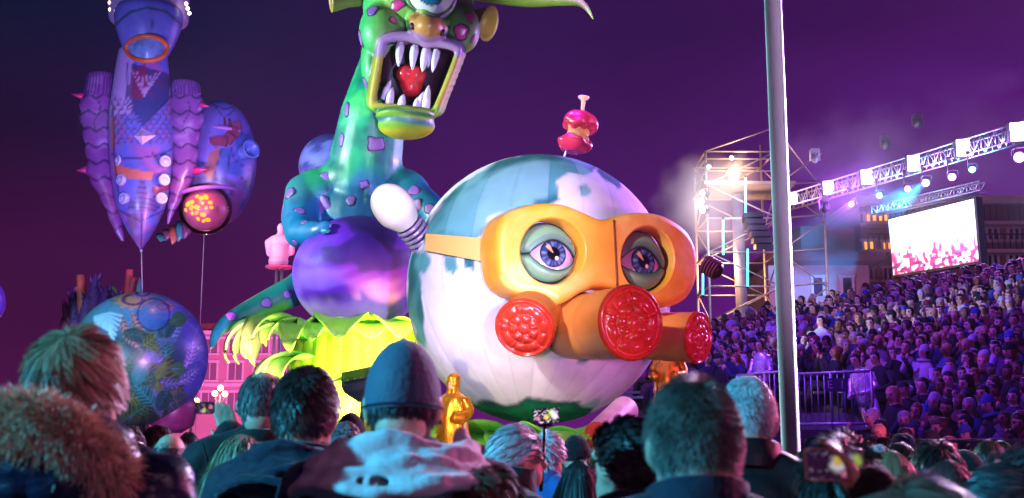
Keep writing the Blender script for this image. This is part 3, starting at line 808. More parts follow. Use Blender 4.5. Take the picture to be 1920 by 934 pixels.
SKIN_G, SKIN_L, LASH = np.array(hx(44, 84, 62)), np.array(hx(116, 156, 110)), np.array(hx(24, 14, 40))
EYES = [  # centre px, a0, b0, a1, b1, top bulge, bottom bulge, iris a, b, r
    (0, -.60, -.06, .90, -.18, .48, -.40, .14, -.03, .43),
    (1, -.86, -.13, .68, -.17, .52, -.26, .0, -.04, .45)]
for (hi, a0, b0, a1, b1, tb, bb, ia, ib, ir) in EYES:
    h = holes[hi]; cu, cv = h[:, 0].mean(), h[:, 1].mean(); ru = (h[:, 0].max() - h[:, 0].min()) / 2; rv = (h[:, 1].max() - h[:, 1].min()) / 2
    def emap(a, b, lift=0.0):
        r2 = min(1, a * a + b * b); return gmap(cu + a * ru, cv + b * rv, .36 - .25 * math.sqrt(1 - r2 * .97) - lift)
    # eyeball with iris; light streak and glint are painted into the colour
    V, ab = [], []
    for i in range(61):
        for j in range(97):
            a = a0 - .08 + (a1 - a0 + .16) * j / 96; lo, hi_ = -.62, .58; b = lo + (hi_ - lo) * i / 60
            V.append(emap(a, b, -.035)); ab.append((a, b))
    ab = np.array(ab); rr = np.hypot(ab[:, 0] - ia, (ab[:, 1] - ib) * 1.03) / ir; an = np.arctan2(ab[:, 1] - ib, ab[:, 0] - ia)
    C = np.tile(np.array(hx(180, 164, 176)), (len(ab), 1))
    C = mixc(C, np.array(hx(214, 140, 160)), .8 * sstep(.5, .95, np.abs((ab[:, 0] - (a0 + a1) / 2) / (a1 - a0) * 2)))
    iris = np.tile(np.array(hx(46, 56, 92)), (len(ab), 1))
    st = vnoise(np.c_[np.cos(an) * 7, np.sin(an) * 7, rr * 1.5])
    iris = mixc(iris, np.array(hx(112, 122, 156)), sstep(.5, .8, st) * sstep(.4, .7, rr))
    iris = mixc(iris, np.array(hx(14, 18, 48)), sstep(.82, .98, rr))
    C = mixc(C, iris, sstep(1.03, .97, rr))
    C = mixc(C, np.array(hx(6, 5, 14)), sstep(.50, .45, rr))
    st_ = np.abs(an - R(128)) < .2 + .1 * (1 - rr)
    C = mixc(C, np.array(hx(235, 170, 110)), .85 * (st_ & (rr > .08) & (rr < .75)))
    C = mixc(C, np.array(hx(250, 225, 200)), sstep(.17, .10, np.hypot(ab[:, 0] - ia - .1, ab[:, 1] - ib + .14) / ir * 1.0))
    eye = mk('eye', V, [f for f in grid_faces(61, 97)], mat('eye_gloss', rough=.12, vcol=True, var=.02, coat=.5), gog, cols=C)
    # lids
    for top in (True, False):
        V, C = [], []; nj, ni = 64, 18
        for j in range(nj):
            a = -.88 + 1.76 * j / (nj - 1); e = math.sqrt(max(0, .88 ** 2 - a * a)) + .0
            f = (a - a0) / (a1 - a0); base = b0 + (b1 - b0) * min(1, max(0, f))
            hump = (math.sin(PI * f) ** .75 if 0 < f < 1 else 0) * ((tb if top else bb) * (1.0))
            if top and 0 < f < 1: hump *= .82 + .18 * math.sin(PI * f ** 1.2)
            c0 = base + hump; c0 = max(-e, min(e, c0)); c1 = e if top else -e
            for i in range(ni):
                if i == 0: V.append(emap(a, c0 + (.012 if top else -.012), -.05)); C.append(LASH if top else SKIN_G * .7); continue
                s = (i - 1) / (ni - 2); b = c0 + (c1 - c0) * s
                puff = .05 * math.sin(PI * min(1, s * 1.0)) ** .6
                V.append(emap(a, b, .012 + puff * (1 if abs(c1 - c0) > .15 else .2)))
                cc = SKIN_G * (1 - min(1, s * 2.2)) + SKIN_L * min(1, s * 2.2)
                if top: cc = LASH * max(0, 1 - s * 9) + cc * min(1, s * 9)
                if top and .28 < s < .42: cc = cc * .72 + np.array(hx(80, 90, 160)) * .2
                if s > .8: cc = cc * (1 - (s - .8) * 2.2) + np.array(hx(60, 95, 120)) * (s - .8) * 2.0
                C.append(cc)
        G = grid_faces(nj, ni)
        mk('upper_lid' if top else 'lower_lid', V, G if not top else [f[::-1] for f in G], M_paint, eye, cols=np.array(C))

# ---- gas mask filters
M_orange = mat('filter_orange', hx(248, 150, 72), .42, var=.08, vscale=3, bump=.05, coat=.2)
M_red = mat('filter_red', hx(208, 58, 36), .24, var=.12, vscale=5, bump=.05, bscale=14, coat=.5)
def filt(face_px, Yf, axis, rad, length, name='filter'):
    c = P(*face_px, Yf); a = Vector(axis).normalized(); Mx = frame_z(c, a)
    body = mk('filter', *lathe([(rad * .86, -length), (rad * .92, -length * .8), (rad * .93, -length * .45), (rad * .935, -length * .44), (rad * .95, -length * .43), (rad * .97, -.12 * rad), (rad * 1.0, -.08 * rad), (rad * 1.0, 0)], 56, Mx), M_orange, gf)
    V = []; nr, na = 60, 144
    for i in range(nr):
        s = i / (nr - 1); r_ = s * rad * 1.02
        for j in range(na):
            t = 2 * PI * j / na; z = .06 * rad
            # domed face with a rolled rim, pressed wedges in two rings and a boss
            z += rad * .10 * (1 - s ** 2)
            rim = math.exp(-((s - .93) / .045) ** 2); z += rad * .075 * rim
            def wedge(n, r0, r1, off, hgt):
                f = (t / (2 * PI) * n + off) % 1.0
                q_ = math.sin(PI * f) ** .45 if 0 < f < 1 else 0
                w = 0 if not r0 < s < r1 else math.sin(PI * (s - r0) / (r1 - r0)) ** .5
                return hgt * q_ * w
            z += rad * wedge(7, .2, .5, .1, .12) + rad * wedge(9, .52, .80, .35, .09)
            if s < .19: z += rad * .11 * math.sqrt(max(0, 1 - (s / .19) ** 2))
            for kk in range(5):          # long radial slits
                da = (t - (kk * 2 * PI / 5 + .35) + PI) % (2 * PI) - PI
                if .3 < s < .84 and abs(da) * s < .03: z -= rad * .09
            if s > .985: z = .0
            V.append(Mx @ Vector((r_ * math.cos(t), r_ * math.sin(t), z)))
    mk('filter_cap', V, grid_faces(nr, na, True), M_red, body)
    return body
filt((1181, 605), 16.75, (.47, -.87, -.04), S(71, 16.75), 1.75)
filt((984, 614), 17.15, (-.22, -.80, -.40), S(57, 17.15), 1.0)
filt((1307, 633), 18.5, (.80, -.60, -.08), S(49, 18.5), 1.35)
mk('mouth_pad', *ball(GC + (P(1085, 610, 18) - GC) * .93, (.75, .5, .5), 14, 20), mat('mask_pad_cloth', hx(110, 60, 50), .8), gf)  # brown pad behind the filters

# ---- strap and bulbs
M_strap = mat('strap_web', hx(240, 178, 96), .6, var=.06, bump=.1, bscale=30)
V = []
for k in range(15):
    f = k / 14; x_ = 925 + (798 - 925) * f; yt = 448 + (438 - 448) * f - 0 * f; yb = 494 + (470 - 494) * f
    for w, (yy, rr) in enumerate(((yt, 1.012), (yt, 1.04), (yb, 1.04), (yb, 1.012))):
        V.append(ray_sphere(x_, yy, GC, GR * rr))
mk('strap', V, grid_faces(15, 4, True), M_strap, gf, edge=40)
_sl = [ray_sphere(913, y_, GC, GR * 1.07) for y_ in (447, 495)]
mk('strap_loop', *bar(_sl[0], _sl[1], .07, .1), M_strap, gf, smooth=False)
M_bulb = mat('bulb_ivory', hx(240, 226, 205), .35, var=.05, vscale=2, coat=.2)
M_bring = mat('bulb_thread', hx(150, 130, 160), .3, .3, var=.1)
M_bdark = mat('bulb_groove', hx(40, 22, 60), .5)
def bulb(base, tip, r, mats_, light=True):
    base, tip = Vector(base), Vector(tip); a = (tip - base); L = a.length; Mx = frame_z(base, a)
    sc = mk('bulb_socket', *lathe([(.02, -.02 * L), (r * .35, 0), (r * .6, .08 * L), (r * .62, .5 * L), (r * .65, .52 * L)], 28, Mx), mats_[1], gf)
    for k in range(5):
        z = L * (.12 + .085 * k)
        mk('thread_ring', *lathe([(r * .6, z - .03 * L), (r * .72, z - .022 * L), (r * .75, z), (r * .72, z + .022 * L), (r * .6, z + .03 * L)], 28, Mx), mats_[0], sc)
    if light:
        z0 = L * .5
        pr = [(r * .6, z0), (r * .66, z0 + .03 * L), (r * .8, z0 + .12 * L), (r * .97, z0 + .24 * L), (r * 1.0, z0 + .36 * L), (r * .95, z0 + .48 * L), (r * .8, z0 + .6 * L), (r * .5, z0 + .7 * L), (r * .2, z0 + .745 * L), (.003, z0 + .75 * L)]
        mk('bulb_glass', *lathe([tuple(p) for p in spline(pr, 3)], 36, Mx), M_bulb, gf)
bulb(P(803, 464, 19.5), P(727, 376, 18.9), S(39, 19.2), (M_bring, M_bdark))
bulb(P(1352, 512, 20.6), P(1295, 478, 20.9), S(26, 20.6), (mat('brass_brown', hx(120, 80, 50), .35, .5), mat('brass_dark', hx(60, 38, 26), .4, .4)), light=False)

# ---- bitten apple pinned on top
M_appl = mat('apple_skin', hx(214, 40, 80), .25, var=.15, vscale=4, coat=.4)
M_core = mat('apple_flesh', hx(240, 150, 110), .6, var=.3, vscale=9, bump=.6, bscale=12)
ap = thing('bitten_apple', 'pink bitten apple core on a pin above the globe', 'apple', P(1058, 291, 20.2))
YA = 20.2
mk('pin', *tube([P(1056, 300, YA), P(1066, 270, YA)], .018, 8), M_steel, ap)
def apple_half(cpx, cpy, rx, ry, top):
    V = []; nu_, nv_ = 22, 40; c = P(cpx, cpy, YA); M_ = Matrix.Rotation(R(12), 3, 'Y')
    for i in range(nu_):
        t = PI * i / (nu_ - 1)
        for j in range(nv_):
            a = 2 * PI * j / nv_; r_ = math.sin(t); z = math.cos(t)
            dip = .35 * math.exp(-(r_ / .35) ** 2)
            zz = z * (1 - dip) if (z > 0) == top else z * (.42 + .2 * math.sin(a * 3 + 1) * r_ + .14 * math.sin(a * 5))
            rr = r_ * (1 + .06 * math.sin(5 * a + 2) + (.1 * math.sin(3 * a) if (z > 0) != top else 0))
            V.append(c + M_ @ Vector((S(rx, YA) * rr * math.cos(a), S(rx, YA) * rr * math.sin(a), S(ry, YA) * zz)))
    return V, [f[::-1] for f in grid_faces(nu_, nv_, True)]
mk('apple_top', *apple_half(1087, 234, 34, 30, True), M_appl, ap)
mk('apple_bottom', *apple_half(1077, 266, 34, 26, False), M_appl, ap)
V, F, N_ = blob([ball(P(1082, 250, YA), (S(19, YA), S(19, YA), S(24, YA)))] + [ball(P(1082 + 17 * math.cos(k * 2.4), 250 + 14 * math.sin(k * 1.7), YA - .12 * math.sin(k)), .075, 8, 10) for k in range(16)], .03, 2)
mk('core', V, F, M_core, ap)
mk('stem', *join(lathe([(.03, -.1), (.035, .12), (.045, .2), (.1, .24), (.105, .27), (.07, .28)], 14, frame_z(P(1092, 208, YA), (.1, 0, 1)))), mat('stem_pink', hx(235, 160, 160), .4), ap)

# ---- leafy base of the globe and float deck
M_lime = mat('lime_paint', rough=.45, vcol=True, var=.08, vscale=3, bump=.1, bscale=6, coat=.1)
def leaf(base, out, up, L, wid, curl, mt, parent, name='leaf', rise=.5, lobes=0, c0=(120, 200, 40), c1=(200, 235, 70), nseg=22, nw=11, cup=.25, droop=0):
    base, out, up = Vector(base), Vector(out).normalized(), Vector(up).normalized(); side = out.cross(up).normalized()
    V, C = [], []; p = base.copy(); ang = rise
    for i in range(nseg):
        s = i / (nseg - 1); d = out * math.cos(ang) + up * math.sin(ang); nrm = up * math.cos(ang) - out * math.sin(ang)
        w = wid * (math.sin(PI * min(1, .18 + .82 * s) ** .8) ** .7 if s < 1 else 0) + .005
        for j in range(nw):
            f = 2 * j / (nw - 1) - 1
            z = cup * w * (f * f - .4) + (.06 * w * math.sin(lobes * 2 * PI * s) * f * f if lobes else 0)
            ww = w * (1 + (.14 * math.sin(lobes * 2 * PI * s) if lobes else 0))
            V.append(p + side * f * ww + nrm * z)
            k = 1 - abs(f); C.append(np.array(hx(*c0)) * (1 - s * .7) * (.8 + .4 * k) + np.array(hx(*c1)) * s * .9)
        p = p + d * (L / nseg); ang -= curl / nseg * (0.4 + 1.4 * s)
    n0 = len(V); th = .035
    Fq = grid_faces(nseg, nw)
    V2 = [Vector(v) for v in V]; bk_ = []
    for i in range(nseg):
        for j in range(nw):
            k = i * nw + j; a_ = V2[min(i + 1, nseg - 1) * nw + j] - V2[max(i - 1, 0) * nw + j]; b_ = V2[i * nw + min(j + 1, nw - 1)] - V2[i * nw + max(j - 1, 0)]
            n_2 = b_.cross(a_); n_2 = n_2.normalized() if n_2.length > 1e-9 else up
            bk_.append(V2[k] - n_2 * th * (1 if n_2.dot(up) > 0 else -1))
    rim = [j for j in range(nw)] + [i * nw + nw - 1 for i in range(1, nseg)] + [(nseg - 1) * nw + j for j in range(nw - 2, -1, -1)] + [i * nw for i in range(nseg - 2, 0, -1)]
    Fall = Fq + [tuple(n0 + x for x in f[::-1]) for f in Fq] + [(rim[k], rim[k - 1], rim[k - 1] + n0, rim[k] + n0) for k in range(len(rim))]
    return mk(name, V + bk_, Fall, mt, parent, cols=np.array(C + C))
for k in range(12):
    a = -PI / 2 + (k - 5.5) * .33
    b_ = GC + Vector((math.cos(a) * 1.1, math.sin(a) * 1.1, -2.62))
    leaf(b_, (math.cos(a), math.sin(a), 0), (0, 0, 1), 1.7 + .3 * (k % 2), .62, 1.5, M_lime, gf, 'base_leaf', rise=.4 - .15 * (k % 3), c0=(30, 160, 60), c1=(150, 225, 60), lobes=0)
mk('deck', *lathe([(2.3, .35), (2.4, .5), (2.4, 1.35), (2.2, 1.5), (.2, 1.52)], 48, Matrix.Translation((GC.x, GC.y, 0))), mat('deck_green', hx(40, 130, 50), .7), gf)
mk('chassis', *box((GC.x - 1.5, GC.y + 2.0, .62), (5.6, 7.0, .5)), M_blk, gf, smooth=False)
for wx in (-4.0, 1.0):
    for wy in (-.6, 4.4):
        mk('wheel', *lathe([(.12, -.12), (.36, -.12), (.38, -.08), (.38, .08), (.36, .12), (.12, .12)], 24, frame_z((GC.x + wx, GC.y + wy, .38), (1, 0, 0))), M_blk, gf)
# roll with a red end lying on the base
M_pinkp = mat('pipe_pink', hx(225, 170, 190), .5, var=.15, vscale=4)
pa, pb_ = P(1122, 817, 17.9), P(1172, 768, 18.9)
pp = thing('red_ended_pipe', 'pale pink pipe with flat red end resting below the globe', 'pipe', pa)
mk('shaft', *tube([pa, pb_], S(27, 18.2), 28), M_pinkp, pp, edge=40)
mk('end_disc', *lathe([(S(27, 18.2) * .98, -.01), (S(27, 18.2) * .98, .03), (S(24, 18.2), .035), (.01, .04)], 28, frame_z(pa, pa - pb_)), mat('pipe_end_red', hx(226, 70, 55), .5, var=.1), pp)
# ================================================================== green one-eyed monster float
from mathutils.bvhtree import BVHTree
def cam_hit(bvh, px, py):
    o = Vector((0, 0, CAM_Z)); d = (P(px, py, 20) - o).normalized()
    return bvh.ray_cast(o, d)
def line_dist(x, y, pts):
    d = np.full(len(x), 1e9)
    for i in range(len(pts) - 1):
        a = np.array(pts[i], float); b = np.array(pts[i + 1], float); ab = b - a
        t = np.clip(((x - a[0]) * ab[0] + (y - a[1]) * ab[1]) / (ab.dot(ab) + 1e-9), 0, 1)
        d = np.minimum(d, np.hypot(x - a[0] - t * ab[0], y - a[1] - t * ab[1]))
    return d
M_mon = mat('monster_paint', rough=.46, vcol=True, var=.16, vscale=3, bump=.22, bscale=7, coat=.06)
MC = P(675, 640, 22.9)
mon = thing('monster_float', 'huge green one-eyed monster with gaping fanged mouth and purple belly', 'carnival float', (MC.x, MC.y, 0))

# ---- body: torso, neck, arms and tail in one skin
YM = 23.3
def E(px, py, Y, rx, ry, rz, M=None): return ball(P(px, py, Y), (rx, ry, rz), 16, 24, M)
def Cp(a, ra, b, rb, Ya, Yb): return capsule(P(*a, Ya), S(ra, Ya), P(*b, Yb), S(rb, Yb), 20)
parts = [E(680, 410, 23.7, 1.25, 1.0, 1.0), E(600, 365, 23.4, .62, .6, .55), E(752, 365, 23.5, .62, .6, .55), E(676, 340, 23.5, .95, .8, .6),
         Cp((685, 350), 78, (686, 300), 70, 23.5, 23.4), Cp((686, 300), 70, (698, 225), 64, 23.4, 23.2), Cp((698, 225), 64, (731, 120), 58, 23.2, 24.05), Cp((735, 120), 52, (775, 20), 56, 24.1, 24.3),
         Cp((572, 362), 38, (560, 408), 34, 23.2, 22.9), Cp((560, 408), 34, (563, 438), 30, 22.9, 22.6), Cp((563, 438), 27, (598, 434), 19, 22.5, 21.9), Cp((598, 434), 17, (612, 424), 12, 21.9, 21.7),
         Cp((612, 424), 9, (618, 421), 6, 21.7, 21.6), Cp((606, 434), 8, (617, 432), 5, 21.6, 21.5),
         Cp((780, 372), 34, (815, 400), 30, 23.3, 23.1), Cp((815, 400), 30, (835, 450), 26, 23.1, 22.9)]
tail = spline([(600, 505, 34), (560, 540, 30), (520, 560, 27), (470, 583, 22), (432, 602, 17), (408, 622, 12), (398, 645, 7), (395, 657, 2)], 4)
tY = np.linspace(23.6, 21.9, len(tail))
for i in range(len(tail) - 1):
    parts.append(Cp(tail[i][:2], max(tail[i][2], 1.2), tail[i + 1][:2], max(tail[i + 1][2], 1.2), tY[i], tY[i + 1]))
V, F, N_ = blob(parts, .05, 5)
bvh_body = BVHTree.FromPolygons([tuple(v) for v in V], F)
x, y = PXA(V); n_ = fbm(V * .9 + 5, 3)
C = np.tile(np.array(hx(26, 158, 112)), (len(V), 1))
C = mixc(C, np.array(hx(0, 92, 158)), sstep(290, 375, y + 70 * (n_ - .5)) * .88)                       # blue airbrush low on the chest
C = mixc(C, np.array(hx(70, 190, 110)), sstep(.5, .75, fbm(V * 1.3 + 30, 2)) * sstep(330, 250, y))
C = mixc(C, np.array(hx(40, 140, 50)), sstep(40, 5, line_dist(x, y, [(560, 360), (590, 330), (640, 320)])) * .6)
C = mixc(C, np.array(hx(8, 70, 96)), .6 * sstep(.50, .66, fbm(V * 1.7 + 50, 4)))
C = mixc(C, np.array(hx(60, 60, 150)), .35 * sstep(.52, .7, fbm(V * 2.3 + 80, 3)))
tl = sstep(560, 530, x) * (y > 480)
C = mixc(C, np.array(hx(8, 112, 92)), .92 * tl); C = mixc(C, np.array(hx(96, 196, 40)), tl * .9 * sstep(.0, .7, -N_[:, 2]))
C = mixc(C, np.array(hx(110, 190, 140)), .6 * sstep(1.6, .5, line_dist(x, y, [(700, 262), (690, 300), (685, 350), (686, 400)])))     # pale seam
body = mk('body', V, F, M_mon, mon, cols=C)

# ---- warts: one shared lump, flattened on the skin
M_wart = mat('wart_purple', hx(128, 84, 168), .45, var=.25, vscale=8, bump=.2, bscale=20)
M_wartp = mat('wart_pink', hx(200, 46, 130), .3, var=.2, vscale=8, coat=.3)
M_rim = mat('wart_rim', hx(40, 24, 70), .6)
def lump_mesh(name, mt, square=False, k=0):
    V_ = []; nu_, nv_ = 9, 22
    for i in range(nu_):
        t = PI / 2 * i / (nu_ - 1); rr = math.sin(t); z = math.cos(t) ** .6 * .30 - .06
        for j in range(nv_):
            a = 2 * PI * j / nv_; w = (1 / max(abs(math.cos(a)), abs(math.sin(a))) * .8 if square else 1) + .07 * math.sin(3 * a + k) + .05 * math.sin(5 * a + 2 * k)
            V_.append((rr * w * math.cos(a), rr * w * math.sin(a), z))
    return mesh(name, V_, [f[::-1] for f in grid_faces(nu_, nv_, True)], mt)
rim_me = {}
def ring_mesh(square, k):
    V_ = []; nv_ = 22
    for (rr, z) in ((.95, -.06), (1.0, .03), (1.1, .03), (1.18, -.06)):
        for j in range(nv_):
            a = 2 * PI * j / nv_; w = (1 / max(abs(math.cos(a)), abs(math.sin(a))) * .8 if square else 1) + .07 * math.sin(3 * a + k) + .05 * math.sin(5 * a + 2 * k)
            V_.append((rr * w * math.cos(a), rr * w * math.sin(a), z))
    return mesh('wart_rim', V_, grid_faces(4, nv_, True)[::1], M_rim)
WM = {(p_, s_, k_): lump_mesh('wart', M_wartp if p_ else M_wart, s_, k_ * 1.7) for p_ in (0, 1) for s_ in (False, True) for k_ in range(3)}
RM = {(s_, k_): ring_mesh(s_, k_ * 1.7) for s_ in (False, True) for k_ in range(3)}
def wart(bvh, px, py, rx, ry, rot=0, pink=0, sq=False, k=0, parent=None):
    loc, nrm, idx, dist = cam_hit(bvh, px, py)
    if loc is None: return
    r_ = S(1, loc.y)
    if nrm.dot(loc - Vector((0, 0, CAM_Z))) > 0: nrm = -nrm
    M_ = frame_z(loc, nrm) @ Matrix.Rotation(R(rot), 4, 'Z') @ Matrix.Diagonal((rx * r_ * 1.22, ry * r_ * 1.22, (rx + ry) / 2 * r_ * 1.1, 1))
    w = put('wart', WM[(pink, sq, k)], parent, M_)
    rm = put('wart_rim', RM[(sq, k)], w); ORG[w.name] = Vector()
for i, (px_, py_, rx, ry, ro, sq) in enumerate(((640, 262, 6, 11, 0, 0), (705, 270, 15, 12, 5, 1), (590, 308, 14, 9, 30, 0), (611, 331, 10, 9, 20, 1), (683, 346, 8, 7, 20, 1), (604, 384, 15, 17, 30, 1),
        (658, 376, 8, 8, 10, 0), (543, 362, 9, 10, 20, 0), (562, 395, 9, 6, -20, 0), (570, 417, 8, 5, -10, 0), (553, 455, 6, 6, 0, 0), (776, 357, 9, 8, 0, 0), (781, 384, 9, 9, 30, 0), (805, 391, 8, 8, 20, 0), (700, 180, 9, 9, 10, 1), (650, 205, 6, 12, 10, 0), (707, 205, 8, 8, 0, 0),
        (500, 568, 8, 7, 0, 0), (434, 593, 8, 7, 0, 0), (540, 552, 7, 6, 0, 0), (550, 508, 8, 7, 20, 0))):
    wart(bvh_body, px_, py_, rx, ry, ro, 0, bool(sq), i % 3, mon)

# ---- belly
BC = P(672, 514, 22.55)
bl = None
NB_, NA_ = 70, 21
for g in range(12):
    V = []
    for i in range(NB_):
        th = .01 + (PI - .02) * i / (NB_ - 1)
        for j in range(NA_):
            f = j / (NA_ - 1); a = 2 * PI * (g + f) / 12
            q_ = 1 + .006 * (1 - (2 * f - 1) ** 4) * math.sin(th)
            V.append(BC + Vector((1.29 * q_ * math.sin(th) * math.cos(a), 1.25 * q_ * math.sin(th) * math.sin(a), 1.16 * math.cos(th))))
    A = np.array([tuple(v) for v in V]); x, y = PXA(A)
    sw = fbm(np.c_[A[:, 0] * .8, A[:, 1] * .8, A[:, 2] * 2.2 + .8 * np.sin(A[:, 0] * 1.4)], 3)
    C = np.tile(np.array(hx(90, 24, 164)), (len(A), 1))
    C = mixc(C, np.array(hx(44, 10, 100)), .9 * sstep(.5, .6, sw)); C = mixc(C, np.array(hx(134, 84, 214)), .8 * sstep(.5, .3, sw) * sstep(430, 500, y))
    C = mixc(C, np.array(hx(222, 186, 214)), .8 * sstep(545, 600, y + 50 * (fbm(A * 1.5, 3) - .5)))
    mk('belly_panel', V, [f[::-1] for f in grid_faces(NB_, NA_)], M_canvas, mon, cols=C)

# ---- head
hp = [E(785, 15, 23.0, 1.18, 1.0, 1.05), E(715, 60, 22.5, .46, .5, .62), E(700, 115, 22.7, .26, .4, .7), E(866, 55, 22.5, .38, .45, .5), E(790, -70, 23.0, 1.1, 1.0, .8),
      E(800, 45, 22.2, .42, .45, .35), E(803, 52, 21.75, .30, .34, .27), E(780, 46, 21.85, .17, .26, .20), E(826, 55, 21.9, .16, .26, .20), E(800, 30, 22.0, .24, .4, .3),
      E(762, 235, 22.35, .58, .55, .27), E(760, 218, 22.2, .60, .5, .16)]
lip = spline_loop([(722, 74, 10), (755, 68, 10), (790, 76, 10), (800, 84, 8), (822, 80, 10), (852, 88, 9), (859, 98, 7), (842, 145, 6.5), (824, 190, 7), (814, 212, 9), (790, 212, 12), (755, 203, 12), (715, 200, 11), (700, 198, 9), (701, 170, 8), (709, 125, 8), (715, 90, 9)], 4)
ly = [21.95 + .25 * ((p[1] - 70) / 140) for p in lip]
for i in range(len(lip)):
    j = (i + 1) % len(lip)
    hp.append(Cp(lip[i][:2], lip[i][2], lip[j][:2], lip[j][2], ly[i], ly[j]))
    if lip[i][0] < 730 and lip[i][1] > 80 or lip[i][0] > 805 and lip[i][1] > 100:      # cheek sheet behind the side lips
        o_ = -9 if lip[i][0] < 730 else 6
        hp.append(capsule(P(lip[i][0], lip[i][1], ly[i]), S(6, 22), P(lip[i][0] + o_, lip[i][1] - 4, ly[i] + .8), S(12, 22.5), 12))
brow = spline([(762, -12, 6), (768, 6, 6), (785, 19, 7), (812, 26, 7), (838, 16, 7), (850, -4, 7), (852, -20, 6)], 5)
for i in range(len(brow) - 1): hp.append(Cp(brow[i][:2], brow[i][2], brow[i + 1][:2], brow[i + 1][2], 21.75, 21.75))
V, F, N_ = blob(hp, .032, 3)
inner = [(735, 84), (790, 92), (850, 100), (812, 203), (706, 194), (718, 110)]
x, y = PXA(V); cut = in_poly(x, y, inner) & (V[:, 1] < 23.3) & (V[:, 1] > 21.0)
F = [f for f in F if not all(cut[list(f)])]
bvh_head = BVHTree.FromPolygons([tuple(v) for v in V], F)
n_ = fbm(V * 1.6, 3)
C = np.tile(np.array(hx(104, 158, 66)), (len(V), 1))
C = mixc(C, np.array(hx(36, 160, 96)), sstep(725, 680, x) * .9)
C = mixc(C, np.array(hx(150, 160, 80)), .6 * sstep(.45, .65, n_) * sstep(690, 730, x))
DK = np.array(hx(12, 44, 40))
for ln, w in (([(694, 175), (700, 110), (716, 78), (745, 60), (772, 52)], 9), ([(838, 66), (862, 78), (870, 92), (856, 125)], 7), ([(760, 4), (784, 26), (812, 34), (842, 24), (856, 0)], 7), ([(764, 40), (768, 60), (790, 70)], 5), ([(842, 50), (836, 68), (815, 74)], 5), ([(702, 222), (740, 226), (780, 232), (812, 234)], 5)):
    C = mixc(C, DK, .85 * sstep(w, w * .25, line_dist(x, y, ln)))
nose = in_poly(x, y, [(766, 30), (785, 22), (805, 32), (830, 34), (840, 55), (822, 78), (800, 80), (772, 62)]) & (V[:, 1] < 22.3)
C = mixc(C, np.array(hx(186, 118, 60)), .95 * nose)
ld = line_dist(x, y, [tuple(p[:2]) for p in lip] + [tuple(lip[0][:2])])
onlip = sstep(15, 8, ld) * (V[:, 1] < 22.6)
up_ = sstep(112, 96, y)
C = mixc(C, np.array(hx(176, 150, 40)), .9 * onlip * (1 - up_)); C = mixc(C, np.array(hx(160, 110, 170)), .9 * onlip * up_)
C = mixc(C, np.array(hx(200, 90, 90)), .8 * sstep(9, 3, line_dist(x, y, [(745, 84), (790, 94), (845, 99)])))
low = sstep(196, 204, y) * (V[:, 1] < 22.9)
C = mixc(C, np.array(hx(120, 170, 50)), low * .9); C = mixc(C, np.array(hx(196, 186, 30)), low * sstep(234, 246, y))
C = mixc(C, np.array(hx(30, 100, 60)), .85 * low * sstep(6, 2, line_dist(x, y, [(705, 206), (740, 203), (780, 212), (812, 218)])))
C = mixc(C, np.array(hx(40, 90, 130)), .8 * low * sstep(7, 2, line_dist(x, y, [(702, 224), (740, 222), (780, 228), (814, 232)])))
head = mk('head', V, F, M_mon, mon, cols=C)
# mouth cavity
loop = spline_loop([(727, 82), (790, 90), (852, 98), (836, 150), (812, 206), (755, 200), (704, 194), (712, 125)], 6)
V, C = [], []
cc = loop.mean(0)
for i in range(9):
    s = i / 8; k = 1 - .15 * s - (.55 * max(0, s - .75) / .25)
    for p_ in loop:
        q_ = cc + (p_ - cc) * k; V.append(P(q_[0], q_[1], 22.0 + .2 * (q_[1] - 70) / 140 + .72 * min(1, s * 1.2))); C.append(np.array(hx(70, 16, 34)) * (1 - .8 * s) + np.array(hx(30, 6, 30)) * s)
nl = len(loop); Fm = grid_faces(9, nl, True); Fm.append(tuple(range(8 * nl, 9 * nl)))
mk('mouth_lining', V, Fm, M_mon, head, cols=np.array(C))
M_ton = mat('tongue_red', hx(214, 44, 52), .15, var=.12, vscale=5, coat=.6)
V, F, N_ = blob([E(762, 140, 22.35, .21, .24, .20), E(780, 142, 22.35, .21, .24, .20), E(771, 160, 22.5, .24, .3, .16), E(772, 172, 22.5, .2, .25, .1)], .03, 4)
mk('tongue', V, F, M_ton, head)
M_tooth = mat('tooth_ivory', hx(222, 206, 226), .22, var=.06, vscale=6, coat=.4)
def tooth(root, tip, w, Yr, Yt):
    a, b = P(*root, Yr), P(*tip, Yt); r_ = S(w / 2, Yr); m_ = a.lerp(b, .5) + Vector((0, -.05, 0))
    mk('tooth', *stube([(*a, r_ * .9), (*a.lerp(m_, .5), r_), (*m_, r_ * .85), (*m_.lerp(b, .6), r_ * .55), (*b, r_ * .12)], 14, 4), M_tooth, head)
for t_ in (((751, 82), (747, 125), 18), ((778, 88), (773, 131), 18), ((800, 93), (792, 135), 20), ((819, 95), (811, 136), 16), ((806, 97), (803, 128), 9)): tooth(*t_, 22.15, 22.05)
for t_ in (((720, 186), (733, 150), 15), ((728, 200), (737, 164), 18), ((752, 202), (757, 177), 17), ((779, 206), (784, 182), 13), ((797, 208), (804, 160), 18), ((784, 200), (795, 172), 13)): tooth(*t_, 22.3, 22.2)
